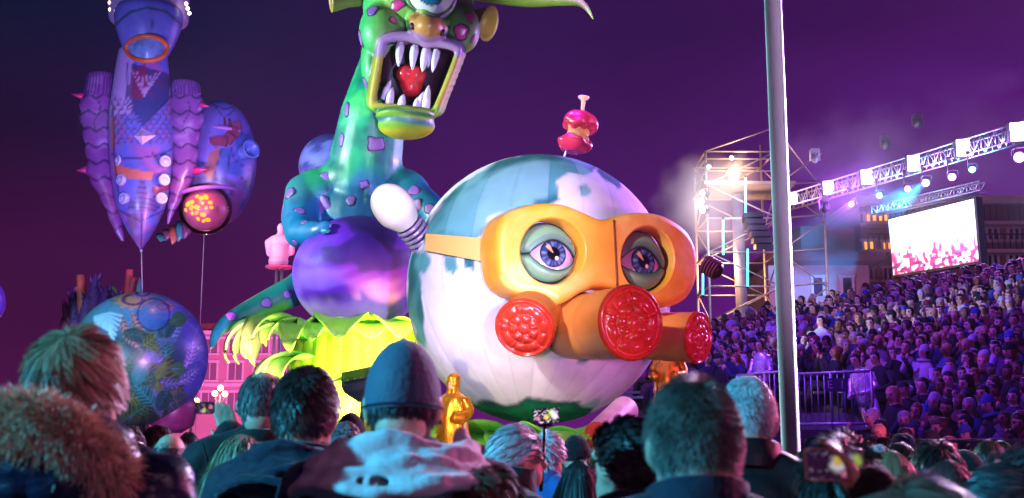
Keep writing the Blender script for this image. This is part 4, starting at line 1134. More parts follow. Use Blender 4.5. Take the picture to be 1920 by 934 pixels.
# eye
ec = P(811, -8, 21.88)
V, F = ball(ec, .50, 40, 56)
A = np.array(V); dv = (A - np.array(ec)) / .5; look = np.array(Vector((.03, -1, -.22)).normalized()); ang = np.degrees(np.arccos(np.clip(dv @ look, -1, 1)))
C = np.tile(np.array(hx(226, 214, 232)), (len(A), 1)); C = mixc(C, np.array(hx(30, 110, 160)), sstep(33, 31, ang)); C = mixc(C, np.array(hx(10, 40, 80)), sstep(27, 31, ang) * sstep(34, 32, ang))
C = mixc(C, np.array(hx(6, 8, 16)), sstep(15, 13, ang))
mk('eye', V, F, mat('eye_gloss'), head, cols=C)
for (px_, py_, r_) in ((774, 48, 8), (829, 60, 8)):
    loc, nn, _, _ = cam_hit(bvh_head, px_, py_)
    mk('nostril', *ball(loc + Vector((0, .02, 0)), (S(r_ * .8, 21.6), .06, S(r_ * 1.05, 21.6)), 10, 16), mat('nostril_dark', hx(50, 10, 40), .5), head)
for i, (px_, py_, rx, ry, ro) in enumerate(((698, 20, 9, 10, 0), (745, 10, 12, 8, 10), (737, 38, 7, 6, 0), (865, 60, 11, 12, 0), (881, 33, 6, 9, 25), (887, 73, 4, 7, 0), (676, 72, 5, 13, 0), (686, 158, 5, 11, 0), (672, 32, 4, 8, 0))):
    wart(bvh_head, px_, py_, rx, ry, ro, 1 if i in (1, 2, 3, 4, 5) else 0, False, i % 3, head)
# ears
def ear(a, b, r0, r1, Ya, Yb, side):
    A_, B_ = P(*a, Ya), P(*b, Yb); ax = B_ - A_; L = ax.length; M_ = frame_z(A_, ax)
    e = mk('ear', *lathe([(r0 * .6, -.15), (r0, 0), (r0 * 1.1, L * .4), (r1 * .9, L * .8), (r1, L), (r1 * 1.03, L * 1.04), (r1 * .9, L * 1.05), (r1 * .8, L * .95), (r0 * .7, L * .5), (.02, L * .4)], 28, M_ @ Matrix.Diagonal((.62, 1, 1, 1))), M_ear, mon)
    return e
M_ear = mat('ear_olive', hx(172, 134, 74), .4, var=.2, vscale=2.5, coat=.2)
ear((672, -2), (622, -2), S(16, 23), S(27, 23), 23.1, 22.9, -1)
ear((893, 40), (916, 44), S(26, 23), S(35, 23), 23.2, 22.9, 1)
hornp = [(870, -16, 17), (930, -6, 17), (990, 1, 16), (1050, 0, 14), (1085, 4, 10), (1102, 18, 6), (1112, 36, 1)]
mk('horn_leaf', *stube([(*P(a, b, 23.2 - .003 * (a - 870)), S(r_, 23)) for a, b, r_ in hornp], 16, 6, flat=.8), mat('horn_lime', hx(150, 190, 70), .4, var=.25, vscale=1.6, coat=.2), mon)

# ---- leafy skirt
SKC = P(676, 628, 22.7)
ringr = 1.36
for k in range(11):
    a = PI + PI * (k + .3) / 11 - .0
    b_ = SKC + Vector((math.cos(a) * (ringr - .12), math.sin(a) * (ringr - .12), -.06 + .05 * (k % 2)))
    leaf(b_, (math.cos(a), math.sin(a), 0), (0, 0, 1), .95 + .15 * (k % 3), .43 + .08 * (k % 2), 3.0, M_lime, mon, 'skirt_leaf', rise=.75, c0=(76, 178, 34), c1=(170, 222, 70), lobes=2 if k % 2 else 0)
# big curled leaves with finger lobes, left
def fingers(base_px, Y, ang, n, L, w, spread, curl, rise=.7):
    b_ = P(*base_px, Y); o_ = Vector((math.cos(ang), math.sin(ang), 0))
    sd = o_.cross(Vector((0, 0, 1)))
    for k in range(n):
        f = (k / (n - 1) * 2 - 1) if n > 1 else 0
        d = (o_ + sd * f * spread).normalized()
        leaf(b_ + sd * f * w * .5 - Vector((0, 0, .05 * abs(f))), d, (0, 0, 1), L * (1.75 - .3 * abs(f) + .12 * (k % 2)), w * .74, curl * 1.15, M_lime, mon, 'leaf_lobe', rise=rise, c0=(84, 182, 40), c1=(172, 224, 80), nw=7)
fingers((556, 640), 22.4, PI * 1.03, 4, 1.2, .42, .75, 2.7, .75)
fingers((560, 632), 21.9, PI * 1.28, 3, 1.05, .42, .6, 2.9, .8)
fingers((572, 668), 21.9, PI * 1.12, 3, 1.0, .4, .5, 3.0, .2)
M_panel = mat('lime_fabric', hx(176, 206, 40), .6, var=.18, vscale=2, bump=.15, bscale=6)
zt_, zb_ = SKC.z + .0, .75
for k in range(13):
    a0_, a1_ = PI + PI * k / 13, PI + PI * (k + 1) / 13
    V = []
    for i in range(12):
        f = i / 11; z = zt_ + (zb_ - zt_) * f
        for j in range(8):
            g = j / 7; a = a0_ + (a1_ - a0_) * g; r_ = 1.28 + .15 * f + .03 * math.sin(PI * g) + .04 * math.sin(6 * f)
            V.append((SKC.x + r_ * math.cos(a), SKC.y + r_ * math.sin(a), z))
    mk('skirt_panel', V, grid_faces(12, 8), M_panel, mon)
    for zz in (.36, .62):
        pts = [(SKC.x + (1.34 + .15 * zz) * math.cos(a0_ + (a1_ - a0_) * g), SKC.y + (1.34 + .15 * zz) * math.sin(a0_ + (a1_ - a0_) * g), zt_ + (zb_ - zt_) * (zz + .05 * math.sin(2.2 * (a0_ + (a1_ - a0_) * g)))) for g in np.linspace(0, 1, 6)]
        mk('seam_cord', *tube(pts, .018, 6), mat('cord_green', hx(60, 140, 20), .6), mon)
mk('pedestal', *lathe([(1.2, .1), (1.2, zt_ - .1), (.2, zt_)], 32, Matrix.Translation((SKC.x, SKC.y + .05, 0))), mat('deck_green'), mon)
mk('deck', *box((SKC.x, SKC.y + .4, .7), (3.2, 2.9, .2)), M_blk, mon, smooth=False)
for wx in (-1.2, 1.2): mk('wheel', *lathe([(.12, -.12), (.34, -.12), (.36, -.08), (.36, .08), (.34, .12), (.12, .12)], 24, frame_z((SKC.x + wx, SKC.y + .4, .36), (1, 0, 0))), M_blk, mon)
# floodlights of the float: warm white, washing the skirt from the deck edge
spot('skirt_spot', P(640, 800, 20.75), SKC + Vector((-.2, -1.2, -.2)), 700, (1, .93, .45), 110, .6, .15)
spot('skirt_spot', P(735, 800, 20.75), SKC + Vector((.5, -1.2, -.2)), 600, (1, .93, .45), 110, .6, .15)
spot('belly_fill_spot', P(742, 655, 20.2), P(722, 588, 21.5), 900, (1, .6, .12), 80, .7, .15)  # orange lamp added before the leaves for the glow under the belly
spot('skirt_spot', P(470, 800, 20.2), SKC + Vector((-.9, -.4, 0)), 150, (.85, 1, .4), 80, .6, .15)

# ---- floodlight box standing between the floats
fc = P(676, 722, 20.2)
fl = thing('flood_light', 'dark blue grey stage floodlight tilted up in front of the lime skirt', 'stage lamp', (fc.x, fc.y, 0))
rm = Matrix.Rotation(R(-12), 3, 'Y') @ Matrix.Rotation(R(35), 3, 'X')
def lb(x_, y_, z_): return fc + rm @ Vector((x_, y_, z_))
w_, h_ = S(32, 20), S(26, 20)
V = [lb(-w_, -.2, h_ * .75), lb(w_, -.2, h_ * .75), lb(w_, .25, h_ * .75), lb(-w_, .25, h_ * .75), lb(-w_ * .95, -.22, h_ * .2), lb(w_ * .95, -.22, h_ * .2), lb(w_ * .95, .25, h_ * .2), lb(-w_ * .95, .25, h_ * .2), lb(-w_ * .3, -.16, -h_), lb(w_ * .6, -.16, -h_), lb(w_ * .6, .2, -h_), lb(-w_ * .3, .2, -h_)]
M_fl = mat('flood_casing', hx(58, 74, 104), .5, .2, var=.12)
mk('casing', V, [(3, 2, 1, 0), (0, 1, 5, 4), (1, 2, 6, 5), (2, 3, 7, 6), (3, 0, 4, 7), (4, 5, 9, 8), (5, 6, 10, 9), (6, 7, 11, 10), (7, 4, 8, 11), (8, 9, 10, 11)], M_fl, fl, smooth=False)
mk('lens_recess', *box(lb(0, .02, h_ * .78), (w_ * 1.6, .32, .03), rm), M_blk, fl, smooth=False)
for k in range(4): mk('bolt', *ball(lb(-w_ * .6 + w_ * .4 * k, -.1, h_ * .8), .025, 6, 8), M_galv, fl)
mk('stand', *tube([lb(0, 0, -h_ * .8), (fc.x, fc.y, .02)], .04, 8), M_blk, fl)

# ---- pale blue ball behind the shoulder
bc = P(622, 312, 27)
V, F = ball(bc, S(63, 27), 36, 48); A = np.array(V); n_ = fbm(A * np.array([2, 2, 5]), 4)
C = mixc(np.tile(np.array(hx(120, 120, 220)), (len(A), 1)), np.array(hx(66, 60, 150)), sstep(.45, .6, n_))
bb_ = thing('blue_balloon', 'round pale blue streaked balloon behind the monster shoulder', 'balloon', (bc.x, bc.y, 0))
mk('envelope', V, F, M_canvas, bb_, cols=C)
mk('tether', *tube([bc - Vector((0, 0, S(62, 27))), (bc.x, bc.y, 0)], .012, 6), mat('rope', hx(150, 140, 160), .8), bb_)

# ---- pink torso figure on a post
M_tp = mat('pink_resin', hx(238, 170, 200), .45, var=.08, vscale=5, emit=hx(255, 120, 190), estr=.35)
YT = 26.0
tb_ = P(524, 498, YT)
tor = thing('torso_figure', 'glowing pale pink headless torso figure on a post behind the tail', 'statue', (tb_.x, YT, 0))
parts = [E(524, 470, YT, S(20, YT), .22, S(26, YT)), E(526, 452, YT, S(24, YT), .2, S(13, YT)), E(522, 490, YT, S(19, YT), .22, S(14, YT)), E(527, 428, YT, S(7.5, YT), .1, S(10, YT)), Cp((527, 436), 7, (526, 446), 9, YT, YT), Cp((504, 455), 8, (506, 475), 7, YT, YT), Cp((546, 456), 7, (547, 474), 6, YT, YT)]
V, F, N_ = blob(parts, .025, 3)
mk('torso', V, F, M_tp, tor)
mk('tray', *lathe([(S(22, YT), 0), (S(27, YT), .03), (S(27, YT), .06), (S(20, YT), .07)], 24, Matrix.Translation(P(524, 504, YT))), mat('tray_pink', hx(226, 90, 150), .5), tor)
mk('post', *join(tube([(tb_.x - .06, YT, 0), (tb_.x - .06, YT, P(0, 504, YT).z)], .035, 8), tube([(tb_.x + .06, YT, 0), (tb_.x + .06, YT, P(0, 504, YT).z)], .035, 8)), M_galv, tor)
spot('torso_spot', P(540, 600, 24), tb_ + Vector((0, 0, .4)), 260, (1, .3, .6), 60, .5, .1)
# ================================================================== balloons on the left
M_foil = mat('painted_foil', rough=.36, vcol=True, var=.10, vscale=5, bump=.12, bscale=7, coat=.15)
M_rope = mat('rope')
YB = 30.0
BLU, LAV, VIO, MAR, ORA, NAVY = [np.array(hx(*c)) for c in ((96, 104, 205), (178, 158, 226), (122, 70, 160), (120, 34, 92), (206, 110, 50), (28, 26, 92))]
def prow(rows, Y, n=28, flat=.8, sub=5):
    """loft of ellipses through (py, cx, half width) rows"""
    A = spline(rows, sub); rings = []
    for py_, cx_, w_ in A:
        c = P(cx_, py_, Y); r_ = S(max(w_, .5), Y)
        rings.append([c + Vector((r_ * math.cos(t), r_ * flat * math.sin(t), 0)) for t in [2 * PI * k / n for k in range(n)]])
    V, F = loft(rings); return V, [f[::-1] for f in F]
def dens(V, F, it):
    me = bpy.data.meshes.new('t'); me.from_pydata([tuple(v) for v in V], [], F); bm = bmesh.new(); bm.from_mesh(me)
    bmesh.ops.triangulate(bm, faces=[f for f in bm.faces if len(f.verts) > 4])
    for _ in range(it): bmesh.ops.subdivide_edges(bm, edges=bm.edges[:], cuts=1, use_grid_fill=True)
    bm.to_mesh(me); bm.free(); V2 = np.array([tuple(v.co) for v in me.vertices]); F2 = [tuple(p_.vertices) for p_ in me.polygons]; bpy.data.meshes.remove(me)
    return V2, F2
bird = thing('dragon_balloon', 'tall violet dragon balloon with folded quilted wings tethered to jungle globe', 'balloon', P(266, 467, YB))
V, F = prow([(96, 268, 46), (120, 267, 50), (160, 266, 55), (205, 265, 60), (250, 265, 62), (300, 265, 60), (350, 265, 54), (395, 264, 43), (435, 264, 24), (458, 264, 9), (468, 264, 1)], YB, 48, .75, 7)
V, F = dens(V, F, 1); x, y = PXA(V)
u = (x - 265) / 60
C = np.tile(BLU, (len(V), 1)) * (.75 + .5 * fbm(V * 1.6, 3))[:, None]
C = mixc(C, np.array(hx(170, 80, 150)), .55 * sstep(.5, .66, fbm(V * 2.4 + 8, 3)))
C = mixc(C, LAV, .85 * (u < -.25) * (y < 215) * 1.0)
tri = in_poly(x, y, [(246, 118), (320, 140), (316, 190), (268, 232), (250, 205), (240, 180)])
C = mixc(C, NAVY, .75 * tri); C = mixc(C, MAR, .9 * in_poly(x, y, [(250, 130), (272, 120), (282, 165), (262, 190), (246, 180)]))
for k in range(7):
    C = mixc(C, LAV, .8 * sstep(1.6, .6, line_dist(x, y, [(270, 180), (248 + 9 * k, 142 - 3 * abs(k - 3))])) * tri)
sc_ = in_poly(x, y, [(206, 175), (245, 195), (268, 236), (318, 190), (326, 200), (322, 268), (210, 270)])
row = np.floor(y / 9); sx = ((x + 6 * (row % 2)) / 12) % 1 - .5; sy = (y / 9) % 1
C = mixc(C, VIO * .55, .8 * sc_ * sstep(.34, .46, np.hypot(sx, (sy - .2) * .55)))
C = mixc(C, ORA, .85 * in_poly(x, y, [(211, 306), (250, 318), (286, 322), (285, 338), (245, 336), (213, 322)]))
C = mixc(C, ORA * .8, .8 * in_poly(x, y, [(206, 222), (214, 222), (216, 275), (208, 280)]))
C = mixc(C, MAR, .9 * in_poly(x, y, [(284, 350), (318, 341), (319, 356), (286, 365)]))
ds = in_poly(x, y, [(262, 338), (270, 338), (282, 372), (304, 388), (290, 398), (236, 394), (252, 372)]); C = mixc(C, MAR * .6, .9 * ds * (.6 + .4 * np.sin(y * 1.2)))
C = mixc(C, NAVY, .8 * sstep(2.2, .8, np.minimum.reduce([line_dist(x, y, l_) for l_ in ([(210, 290), (235, 298), (265, 296), (300, 290), (322, 280)], [(224, 395), (264, 415), (306, 395)], [(266, 400), (265, 466)], [(212, 200), (214, 300), (222, 360)], [(240, 118), (236, 185), (268, 236), (322, 180)], [(285, 285), (300, 310), (316, 300)])])))
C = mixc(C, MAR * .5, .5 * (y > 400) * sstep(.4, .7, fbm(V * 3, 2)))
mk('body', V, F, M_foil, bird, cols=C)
loc0 = YB - .75 * S(60, YB)
dm = P(266, 255, loc0)
V = [P(242, 256, loc0 + .1), P(266, 232, loc0 + .1), P(292, 254, loc0 + .1), P(267, 278, loc0 + .1), P(266, 255, loc0 - .22)]
mk('chest_star', V, [(0, 3, 4), (3, 2, 4), (2, 1, 4), (1, 0, 4)], mat('star_pale', hx(210, 190, 235), .3, var=.2, vscale=6), bird, smooth=False)
disc = mesh('stud', *lathe([(.16, -.1), (.16, .02), (.13, .05), (.12, .03), (.07, .05), (.002, .09)], 16), mat('stud_pale', hx(170, 180, 235), .3))
for (px_, py_) in ((221, 301), (310, 302), (226, 337), (308, 337), (231, 372), (303, 372)):
    off = (px_ - 265) / 62; yy = YB - .75 * S(62, YB) * math.sqrt(max(.05, 1 - off * off))
    put('stud', disc, bird, frame_z(P(px_, py_, yy), (off, -.75, 0)))
# wings: quilted sections
def wing(rows, label_cols, spikes):
    V, F = prow(rows, YB + .15, 30, .85, 8); V, F = dens(V, F, 1)
    x, y = PXA(V)
    seg = np.sin((y - 140) / 29 * PI) ** 2
    n = fbm(V * 2.3, 3)
    cx_ = np.interp(y, [r_[0] for r_ in rows], [r_[1] for r_ in rows])
    V[:, 0] = V[:, 0] + (x - cx_) * S(1, YB) * (.16 * np.abs(np.sin((y - 178) / 31 * PI)) - .08) * (y > 178)
    C = np.tile(VIO, (len(V), 1)) * (.7 + .6 * n)[:, None]
    C = mixc(C, LAV, .5 * sstep(.5, .75, n)); rib = (y < 178)
    C = mixc(C, NAVY, .7 * rib * (np.sin((x - cx_) * 1.15) > .2))
    C = mixc(C, NAVY * .6, .8 * (~rib) * sstep(.22, .06, np.abs(((y - 178) / 31 + .12 * np.sin(x * .2)) % 1 - .0)))
    C = mixc(C, NAVY * .6, .7 * (y > 190) * (y < 250) * sstep(1.8, .7, np.abs(x - cx_ - 6 * np.sin(y * .1))))
    C = mixc(C, MAR, .5 * (y > 300) * sstep(.4, .6, n))
    w = mk('wing', V, F, M_foil, bird, cols=C)
    for (bx, by, tx, ty, r_) in spikes:
        mk('spike', *tube([P(bx, by, YB + .1), P(tx, ty, YB)], [S(r_, YB), .01], 10), mat('spike_magenta', hx(190, 40, 130), .35, var=.15), w)
wing([(139, 192, 20), (143, 190, 27), (175, 187, 30), (205, 181, 31), (238, 182, 28), (270, 184, 25), (300, 188, 25), (330, 190, 26), (358, 200, 20), (395, 212, 13), (430, 222, 9), (452, 230, 3)], 0, ((160, 182, 134, 176, 9), (166, 318, 143, 320, 10)))
wing([(154, 346, 20), (158, 348, 27), (190, 350, 30), (225, 350, 31), (255, 348, 27), (285, 348, 24), (315, 346, 23), (345, 338, 18), (375, 328, 12), (400, 320, 6), (420, 315, 2)], 0, ((372, 196, 392, 200, 8), (366, 320, 388, 318, 9)))
# head
V, F = prow([(-60, 279, 30), (-30, 279, 74), (10, 279, 78), (38, 279, 76), (46, 279, 66), (52, 278, 50)], YB - .1, 40, .8, 5); x, y = PXA(V)
C = np.tile(LAV, (len(V), 1)) * (.8 + .4 * fbm(np.array(V) * 2, 3))[:, None]
hd = mk('head', V, F, M_foil, bird, cols=C)
V, F = prow([(8, 279, 50), (24, 279, 66), (55, 278, 62), (85, 276, 50), (105, 275, 38), (114, 275, 20)], YB - .45, 40, .85, 6); V, F = dens(V, F, 1); x, y = PXA(V)
C = np.tile(BLU, (len(V), 1)) * (.85 + .5 * fbm(V * 2, 3))[:, None]
C = mixc(C, np.array(hx(10, 90, 90)), .9 * sstep(3.4, 1.5, line_dist(x, y, [(216, 46), (245, 22), (278, 14), (312, 22), (342, 48)])))
C = mixc(C, np.array(hx(10, 80, 110)), .9 * sstep(2.2, .9, line_dist(x, y, [(284, 14), (285, 45), (281, 64)])))
mk('snout', V, F, M_foil, hd, cols=C)
yo = YB - .45 - .85 * S(50, YB) - .10
rg = []
for k in range(36):
    t = 2 * PI * k / 36; c_ = P(275 + 38 * math.cos(t), 91 + 23 * math.sin(t), yo + .35 * (math.cos(t)) ** 2)
    rg.append(c_)
V, F = tube(rg + [rg[0]], S(4.6, YB), 10, cap=False)
mk('mouth_ring', V, F, mat('ring_orange', hx(220, 110, 60), .35, var=.2, vscale=4), hd)
V = [P(275, 91, yo - .12)] + [P(275 + 36 * f * math.cos(t), 91 + 21 * f * math.sin(t), yo - .1 * (1 - f) + .33 * f * f * math.cos(t) ** 2) for f in (.5, 1.0) for t in [2 * PI * k / 30 for k in range(30)]]
mk('mouth', V, [(0, 1 + (k + 1) % 30, 1 + k) for k in range(30)] + [(1 + k, 1 + (k + 1) % 30, 31 + (k + 1) % 30, 31 + k) for k in range(30)], mat('mouth_sky', hx(120, 160, 230), .3, var=.35, vscale=5), hd)
bead = mesh('bead_lamp', *ball((0, 0, 0), .05, 8, 10), mat('bead_light', (1, .9, .8), .3, emit=hx(255, 225, 190), estr=6))
for (px_, py_) in ((206, 5), (349, 7), (352, 16), (355, 25), (207, 18)): put('bead_lamp', bead, hd, Matrix.Translation(P(px_, py_, YB - .55)))
_t = thing('tether_rope', 'thin rope running from dragon balloon tip down to the jungle globe', 'rope', P(267, 548, YB))
mk('strand', *tube([P(265, 464, YB), P(266, 505, YB), P(267, 548, YB)], .016, 6), M_rope, _t)
mk('knot', *ball(P(265, 470, YB), .04, 8, 10), M_rope, _t)

# ---- clockwork globe balloon behind
Y2 = 31.6; cb = P(408, 306, Y2)
clk = thing('clockwork_balloon', 'egg shaped violet clockwork balloon with glowing orange dome beside the dragon', 'balloon', cb)
rx_, rz_ = S(73, Y2), S(124, Y2)
V, F = ball(cb, (rx_, rx_, rz_), 80, 110); A = np.array([tuple(v) for v in V]); x, y = PXA(A); n = fbm(A * 1.6, 4)
C = np.tile(np.array(hx(104, 96, 196)), (len(A), 1)) * (.7 + .6 * n)[:, None]
C = mixc(C, np.array(hx(160, 84, 150)), .8 * sstep(330, 400, y + 40 * (n - .5)))
C = mixc(C, np.array(hx(40, 80, 170)), .8 * sstep(.55, .62, fbm(A * 1.2 + 11, 3)))
C = mixc(C, np.array(hx(150, 90, 60)), .8 * in_poly(x, y, [(392, 290), (408, 272), (412, 290), (398, 335), (378, 330)]))
C = mixc(C, NAVY, .8 * sstep(1.8, .7, np.minimum.reduce([line_dist(x, y, l_) for l_ in ([(388, 190), (420, 205), (440, 200)], [(395, 186), (415, 215)], [(440, 205), (425, 218)], [(398, 278), (430, 262), (455, 250)], [(430, 262), (440, 300), (470, 320)], [(400, 335), (415, 280), (432, 285), (424, 335), (400, 335)], [(404, 320), (426, 322)], [(408, 305), (428, 308)], [(450, 330), (470, 350), (476, 320)])])))
mk('envelope', V, F, M_foil, clk, cols=C)
def on_clk(px_, py_):
    s_ = (1 - ((px_ - 408) / 73) ** 2 - ((py_ - 306) / 124) ** 2); return P(px_, py_, Y2 - rx_ * math.sqrt(max(s_, .02)))
M_mar = mat('maroon_plate', hx(112, 40, 86), .4, var=.25, vscale=5)
for k in range(8):
    a = PI * (k + .5) / 8; c_ = on_clk(410 + 34 * math.cos(a), 232 + 34 * math.sin(a))
    mk('crown_plate', *box(c_, (.28, .09, .26), Matrix.Rotation(-(a - PI / 2), 3, 'Y')), M_mar, clk, smooth=False)
for k in range(6):
    mk('crown_rib', *bar(on_clk(384 + 9 * k, 216 + 3 * abs(k - 2.5)), on_clk(382 + 10 * k, 242), .06, .08), M_mar, clk, smooth=False)
mk('brow_band', *tube([on_clk(370 + 8 * k, 248 - 9 * math.sin(PI * k / 10)) for k in range(11)], .07, 8), mat('band_violet', hx(150, 96, 190), .4), clk)
hn = on_clk(462, 284)
mk('horn', *lathe([(.22, -.3), (.2, 0), (.21, .1), (.27, .2), (.28, .24), (.2, .2), (.15, .05), (.01, -.1)], 20, frame_z(hn, (.75, -.65, .15))), mat('horn_blue', hx(90, 120, 210), .3, var=.2), clk)
dcp = P(385, 392, 30.55); dr = S(47, 30.55)
mk('dome_core', *ball(dcp, dr * .9, 24, 32), mat('dome_violet', hx(190, 84, 120), .35, var=.3, vscale=3, bump=.4, bscale=6), clk)
M_cell = mat('lit_cell', hx(240, 140, 40), .35, emit=hx(255, 140, 30), estr=1.8)
lamp('dome_fill_light', dcp + Vector((-.1, -1.5, .5)), 70, (1, .4, .2), .1)  # unseen lamp added in front of the dome to make it glow orange
kk = 0
for i in range(5):
    for j in range(6):
        px_, py_ = 358 + 10 * j + 4 * (i % 2) + 2.5 * math.sin(3 * i + j), 378 + 10 * i + 2 * math.cos(2 * j)
        if (px_ - 384) ** 2 + (py_ - 400) ** 2 > 30 ** 2 or (i * 5 + j * 3) % 4 == 3: continue
        d_ = (P(px_, py_, 30.55) - dcp) / (dr * .9); d_.y = -math.sqrt(max(.02, 1 - d_.x ** 2 - d_.z ** 2))
        M_ = frame_z(dcp + d_ * dr * .9, d_) @ Matrix.Rotation(i + j * 2.1, 4, 'Z')
        sz = .075 + .02 * math.sin(i * 2 + j * 5)
        mk('dome_cell', *lathe([(sz, -.04), (sz, .015), (sz * .75, .035), (.002, .04)], 7, M_ @ Matrix.Diagonal((1, .75, 1, 1))), M_cell, clk, smooth=False)
mg = bpy.data.materials.new('clear_dome'); mg.use_nodes = True
_gn = mg.node_tree.nodes; _gn.clear(); _go = _gn.new('ShaderNodeOutputMaterial'); _gm = _gn.new('ShaderNodeMixShader'); _gt = _gn.new('ShaderNodeBsdfTransparent'); _gg = _gn.new('ShaderNodeBsdfGlossy'); _gg.inputs['Roughness'].default_value = .08; _gf = _gn.new('ShaderNodeFresnel'); _gf.inputs[0].default_value = 1.2
for _a, _b in ((_gf.outputs[0], _gm.inputs[0]), (_gt.outputs[0], _gm.inputs[1]), (_gg.outputs[0], _gm.inputs[2]), (_gm.outputs[0], _go.inputs[0])): mg.node_tree.links.new(_a, _b)
mk('glass_dome', *ball(dcp, dr * 1.06, 28, 36), mg, clk)
mk('dome_rim', *tube([dcp + Vector((math.cos(t) * dr * 1.1, math.sin(t) * dr * 1.1, math.cos(t) * .12 + .42)) for t in np.linspace(0, 2 * PI, 40)], .06, 8), mat('band_violet'), clk)
for k in range(5):
    a = P(352 - 13 * k, 408 + 8 * k, 31.2); b = P(345 - 11 * k, 448 + 5 * (k % 3), 30.9)
    mk('tail_fin', *tube([a, a.lerp(b, .5) + Vector((.06, 0, 0)), b], [.12, .17, .02], 8, flat=.4), mat('fin_%d' % (k % 3), [hx(130, 60, 110), hx(60, 130, 140), hx(170, 90, 80)][k % 3], .4, var=.2), clk)
mk('tether', *tube([dcp - Vector((0, 0, dr)), (dcp.x, dcp.y, 0)], .012, 6), M_rope, clk)
ORG['x'] = Vector()

# ---- jungle globe
YJ = 30.0; jc = P(262, 672, YJ); jr = S(124.5, YJ)
jg = thing('jungle_globe', 'large globe painted with jungle leaves, blue sky and gears', 'balloon', (jc.x, jc.y, 0))
V, F = ball(jc, jr, 190, 280); A = np.array([tuple(v) for v in V]); x, y = PXA(A); n = fbm(A * 1.8, 4)
front = A[:, 1] < jc.y + .2
C = np.tile(np.array(hx(70, 150, 180)), (len(A), 1)) * (.6 + .8 * n)[:, None]
C = mixc(C, np.array(hx(74, 74, 190)), .85 * sstep(270, 340, x + 50 * (n - .5)))
C = mixc(C, np.array(hx(110, 150, 230)), .5 * sstep(.5, .7, fbm(A * np.array([3, 3, 7]), 3)))
dk = sstep(570, 660, y + 60 * (n - .5)) * sstep(375, 315, x + 40 * (n - .5))
C = mixc(C, np.array(hx(22, 66, 46)), .92 * dk)
def frond(C, a, b, w, col, curve=0, freq=.9, solid=False):
    a = np.array(a, float); b = np.array(b, float); d = b - a; L = np.hypot(*d); d /= L; nx_ = np.array([-d[1], d[0]])
    s = (x - a[0]) * d[0] + (y - a[1]) * d[1]; q_ = (x - a[0]) * nx_[0] + (y - a[1]) * nx_[1] - curve * np.sin(np.clip(s / L, 0, 1) * PI)
    t = s / L; wid = w * np.sin(np.clip(t, 0, 1) * PI) ** .7 * (t > 0) * (t < 1)
    m = sstep(1.5, -1.5, np.abs(q_) - wid) * front
    ph = s * freq - np.abs(q_) * freq * .7
    st = 1 if solid else sstep(-.35, .25, np.sin(ph))
    C = mixc(C, np.array(hx(*col)) * .35, .8 * m)
    C = mixc(C, np.array(hx(*col)), m * st * sstep(0, 1.2, np.abs(q_)) * .95)
    return mixc(C, np.array(hx(*col)) * 1.6, .7 * m * sstep(1.3, .5, np.abs(q_)))
for (a, b, w, col, cv, fq) in (((232, 790), (330, 690), 34, (64, 92, 50), 14, .75), ((230, 700), (345, 740), 40, (76, 106, 58), -22, .7), ((215, 790), (300, 730), 26, (60, 90, 60), 8, .8), ((250, 800), (345, 770), 20, (40, 84, 60), 6, .9), ((180, 760), (250, 730), 22, (36, 80, 56), -6, .9),
        ((240, 690), (222, 640), 12, (40, 104, 92), 2, 0), ((240, 692), (268, 652), 12, (50, 104, 80), 3, 0), ((244, 694), (290, 664), 12, (44, 110, 80), 4, 0), ((240, 694), (205, 672), 11, (40, 96, 84), 2, 0), ((242, 696), (222, 735), 12, (36, 92, 70), -3, 0), ((244, 696), (262, 738), 12, (40, 100, 76), 2, 0), ((236, 694), (200, 706), 11, (36, 90, 76), 2, 0),
        ((345, 690), (362, 640), 9, (150, 140, 210), 5, .8), ((330, 720), (372, 690), 10, (120, 130, 200), 4, .8), ((318, 650), (345, 600), 9, (90, 150, 190), -4, .7), ((270, 640), (318, 608), 14, (50, 120, 120), 6, 0), ((276, 642), (330, 640), 13, (60, 110, 130), -5, 0), ((300, 760), (352, 740), 14, (60, 110, 96), 5, .9), ((225, 590), (262, 655), 10, (140, 130, 120), 6, .8), ((248, 585), (275, 640), 9, (150, 138, 120), 3, .8), ((300, 690), (285, 640), 8, (110, 120, 190), 4, .7)):
    C = frond(C, a, b, w, col, cv, fq or .01, fq == 0)
rj = np.random.default_rng(4)
for k in range(34):
    ax, ay = 165 + 165 * rj.random(), 600 + 185 * rj.random(); an = rj.random() * 6.28; ll = 26 + 34 * rj.random()
    C = frond(C, (ax, ay), (ax + ll * math.cos(an), ay + ll * math.sin(an)), 7 + 9 * rj.random(), [(44, 112, 70), (30, 92, 82), (80, 120, 60), (40, 130, 120), (90, 110, 150)][k % 5], 6 * (rj.random() - .5), .8 if k % 3 else .01, k % 3 == 0)
for k in range(7):        # pale feather wing
    C = mixc(C, np.array(hx(130, 215, 225)), .9 * front * sstep(3.4, 1.4, line_dist(x, y, [(178, 594 + 2 * k), (205, 587 + 5.5 * k), (228 - 3 * k, 592 + 9 * k)])))
def gear(C, gx_, gy_, r_, teeth, col):
    rr = np.hypot(x - gx_, (y - gy_) * 2.0); an = np.arctan2((y - gy_) * 2.0, x - gx_)
    m = sstep(1.5, -1.5, rr - r_ * (1 + .12 * np.sign(np.sin(an * teeth)))) * front
    C = mixc(C, np.array(hx(*col)), .9 * m); return mixc(C, np.array(hx(40, 50, 110)), .8 * m * (np.abs(rr - r_ * .55) < r_ * .12))
C = gear(C, 250, 562, 34, 12, (176, 150, 110)); C = gear(C, 306, 575, 20, 10, (150, 110, 130)); C = gear(C, 268, 549, 22, 10, (130, 130, 190))
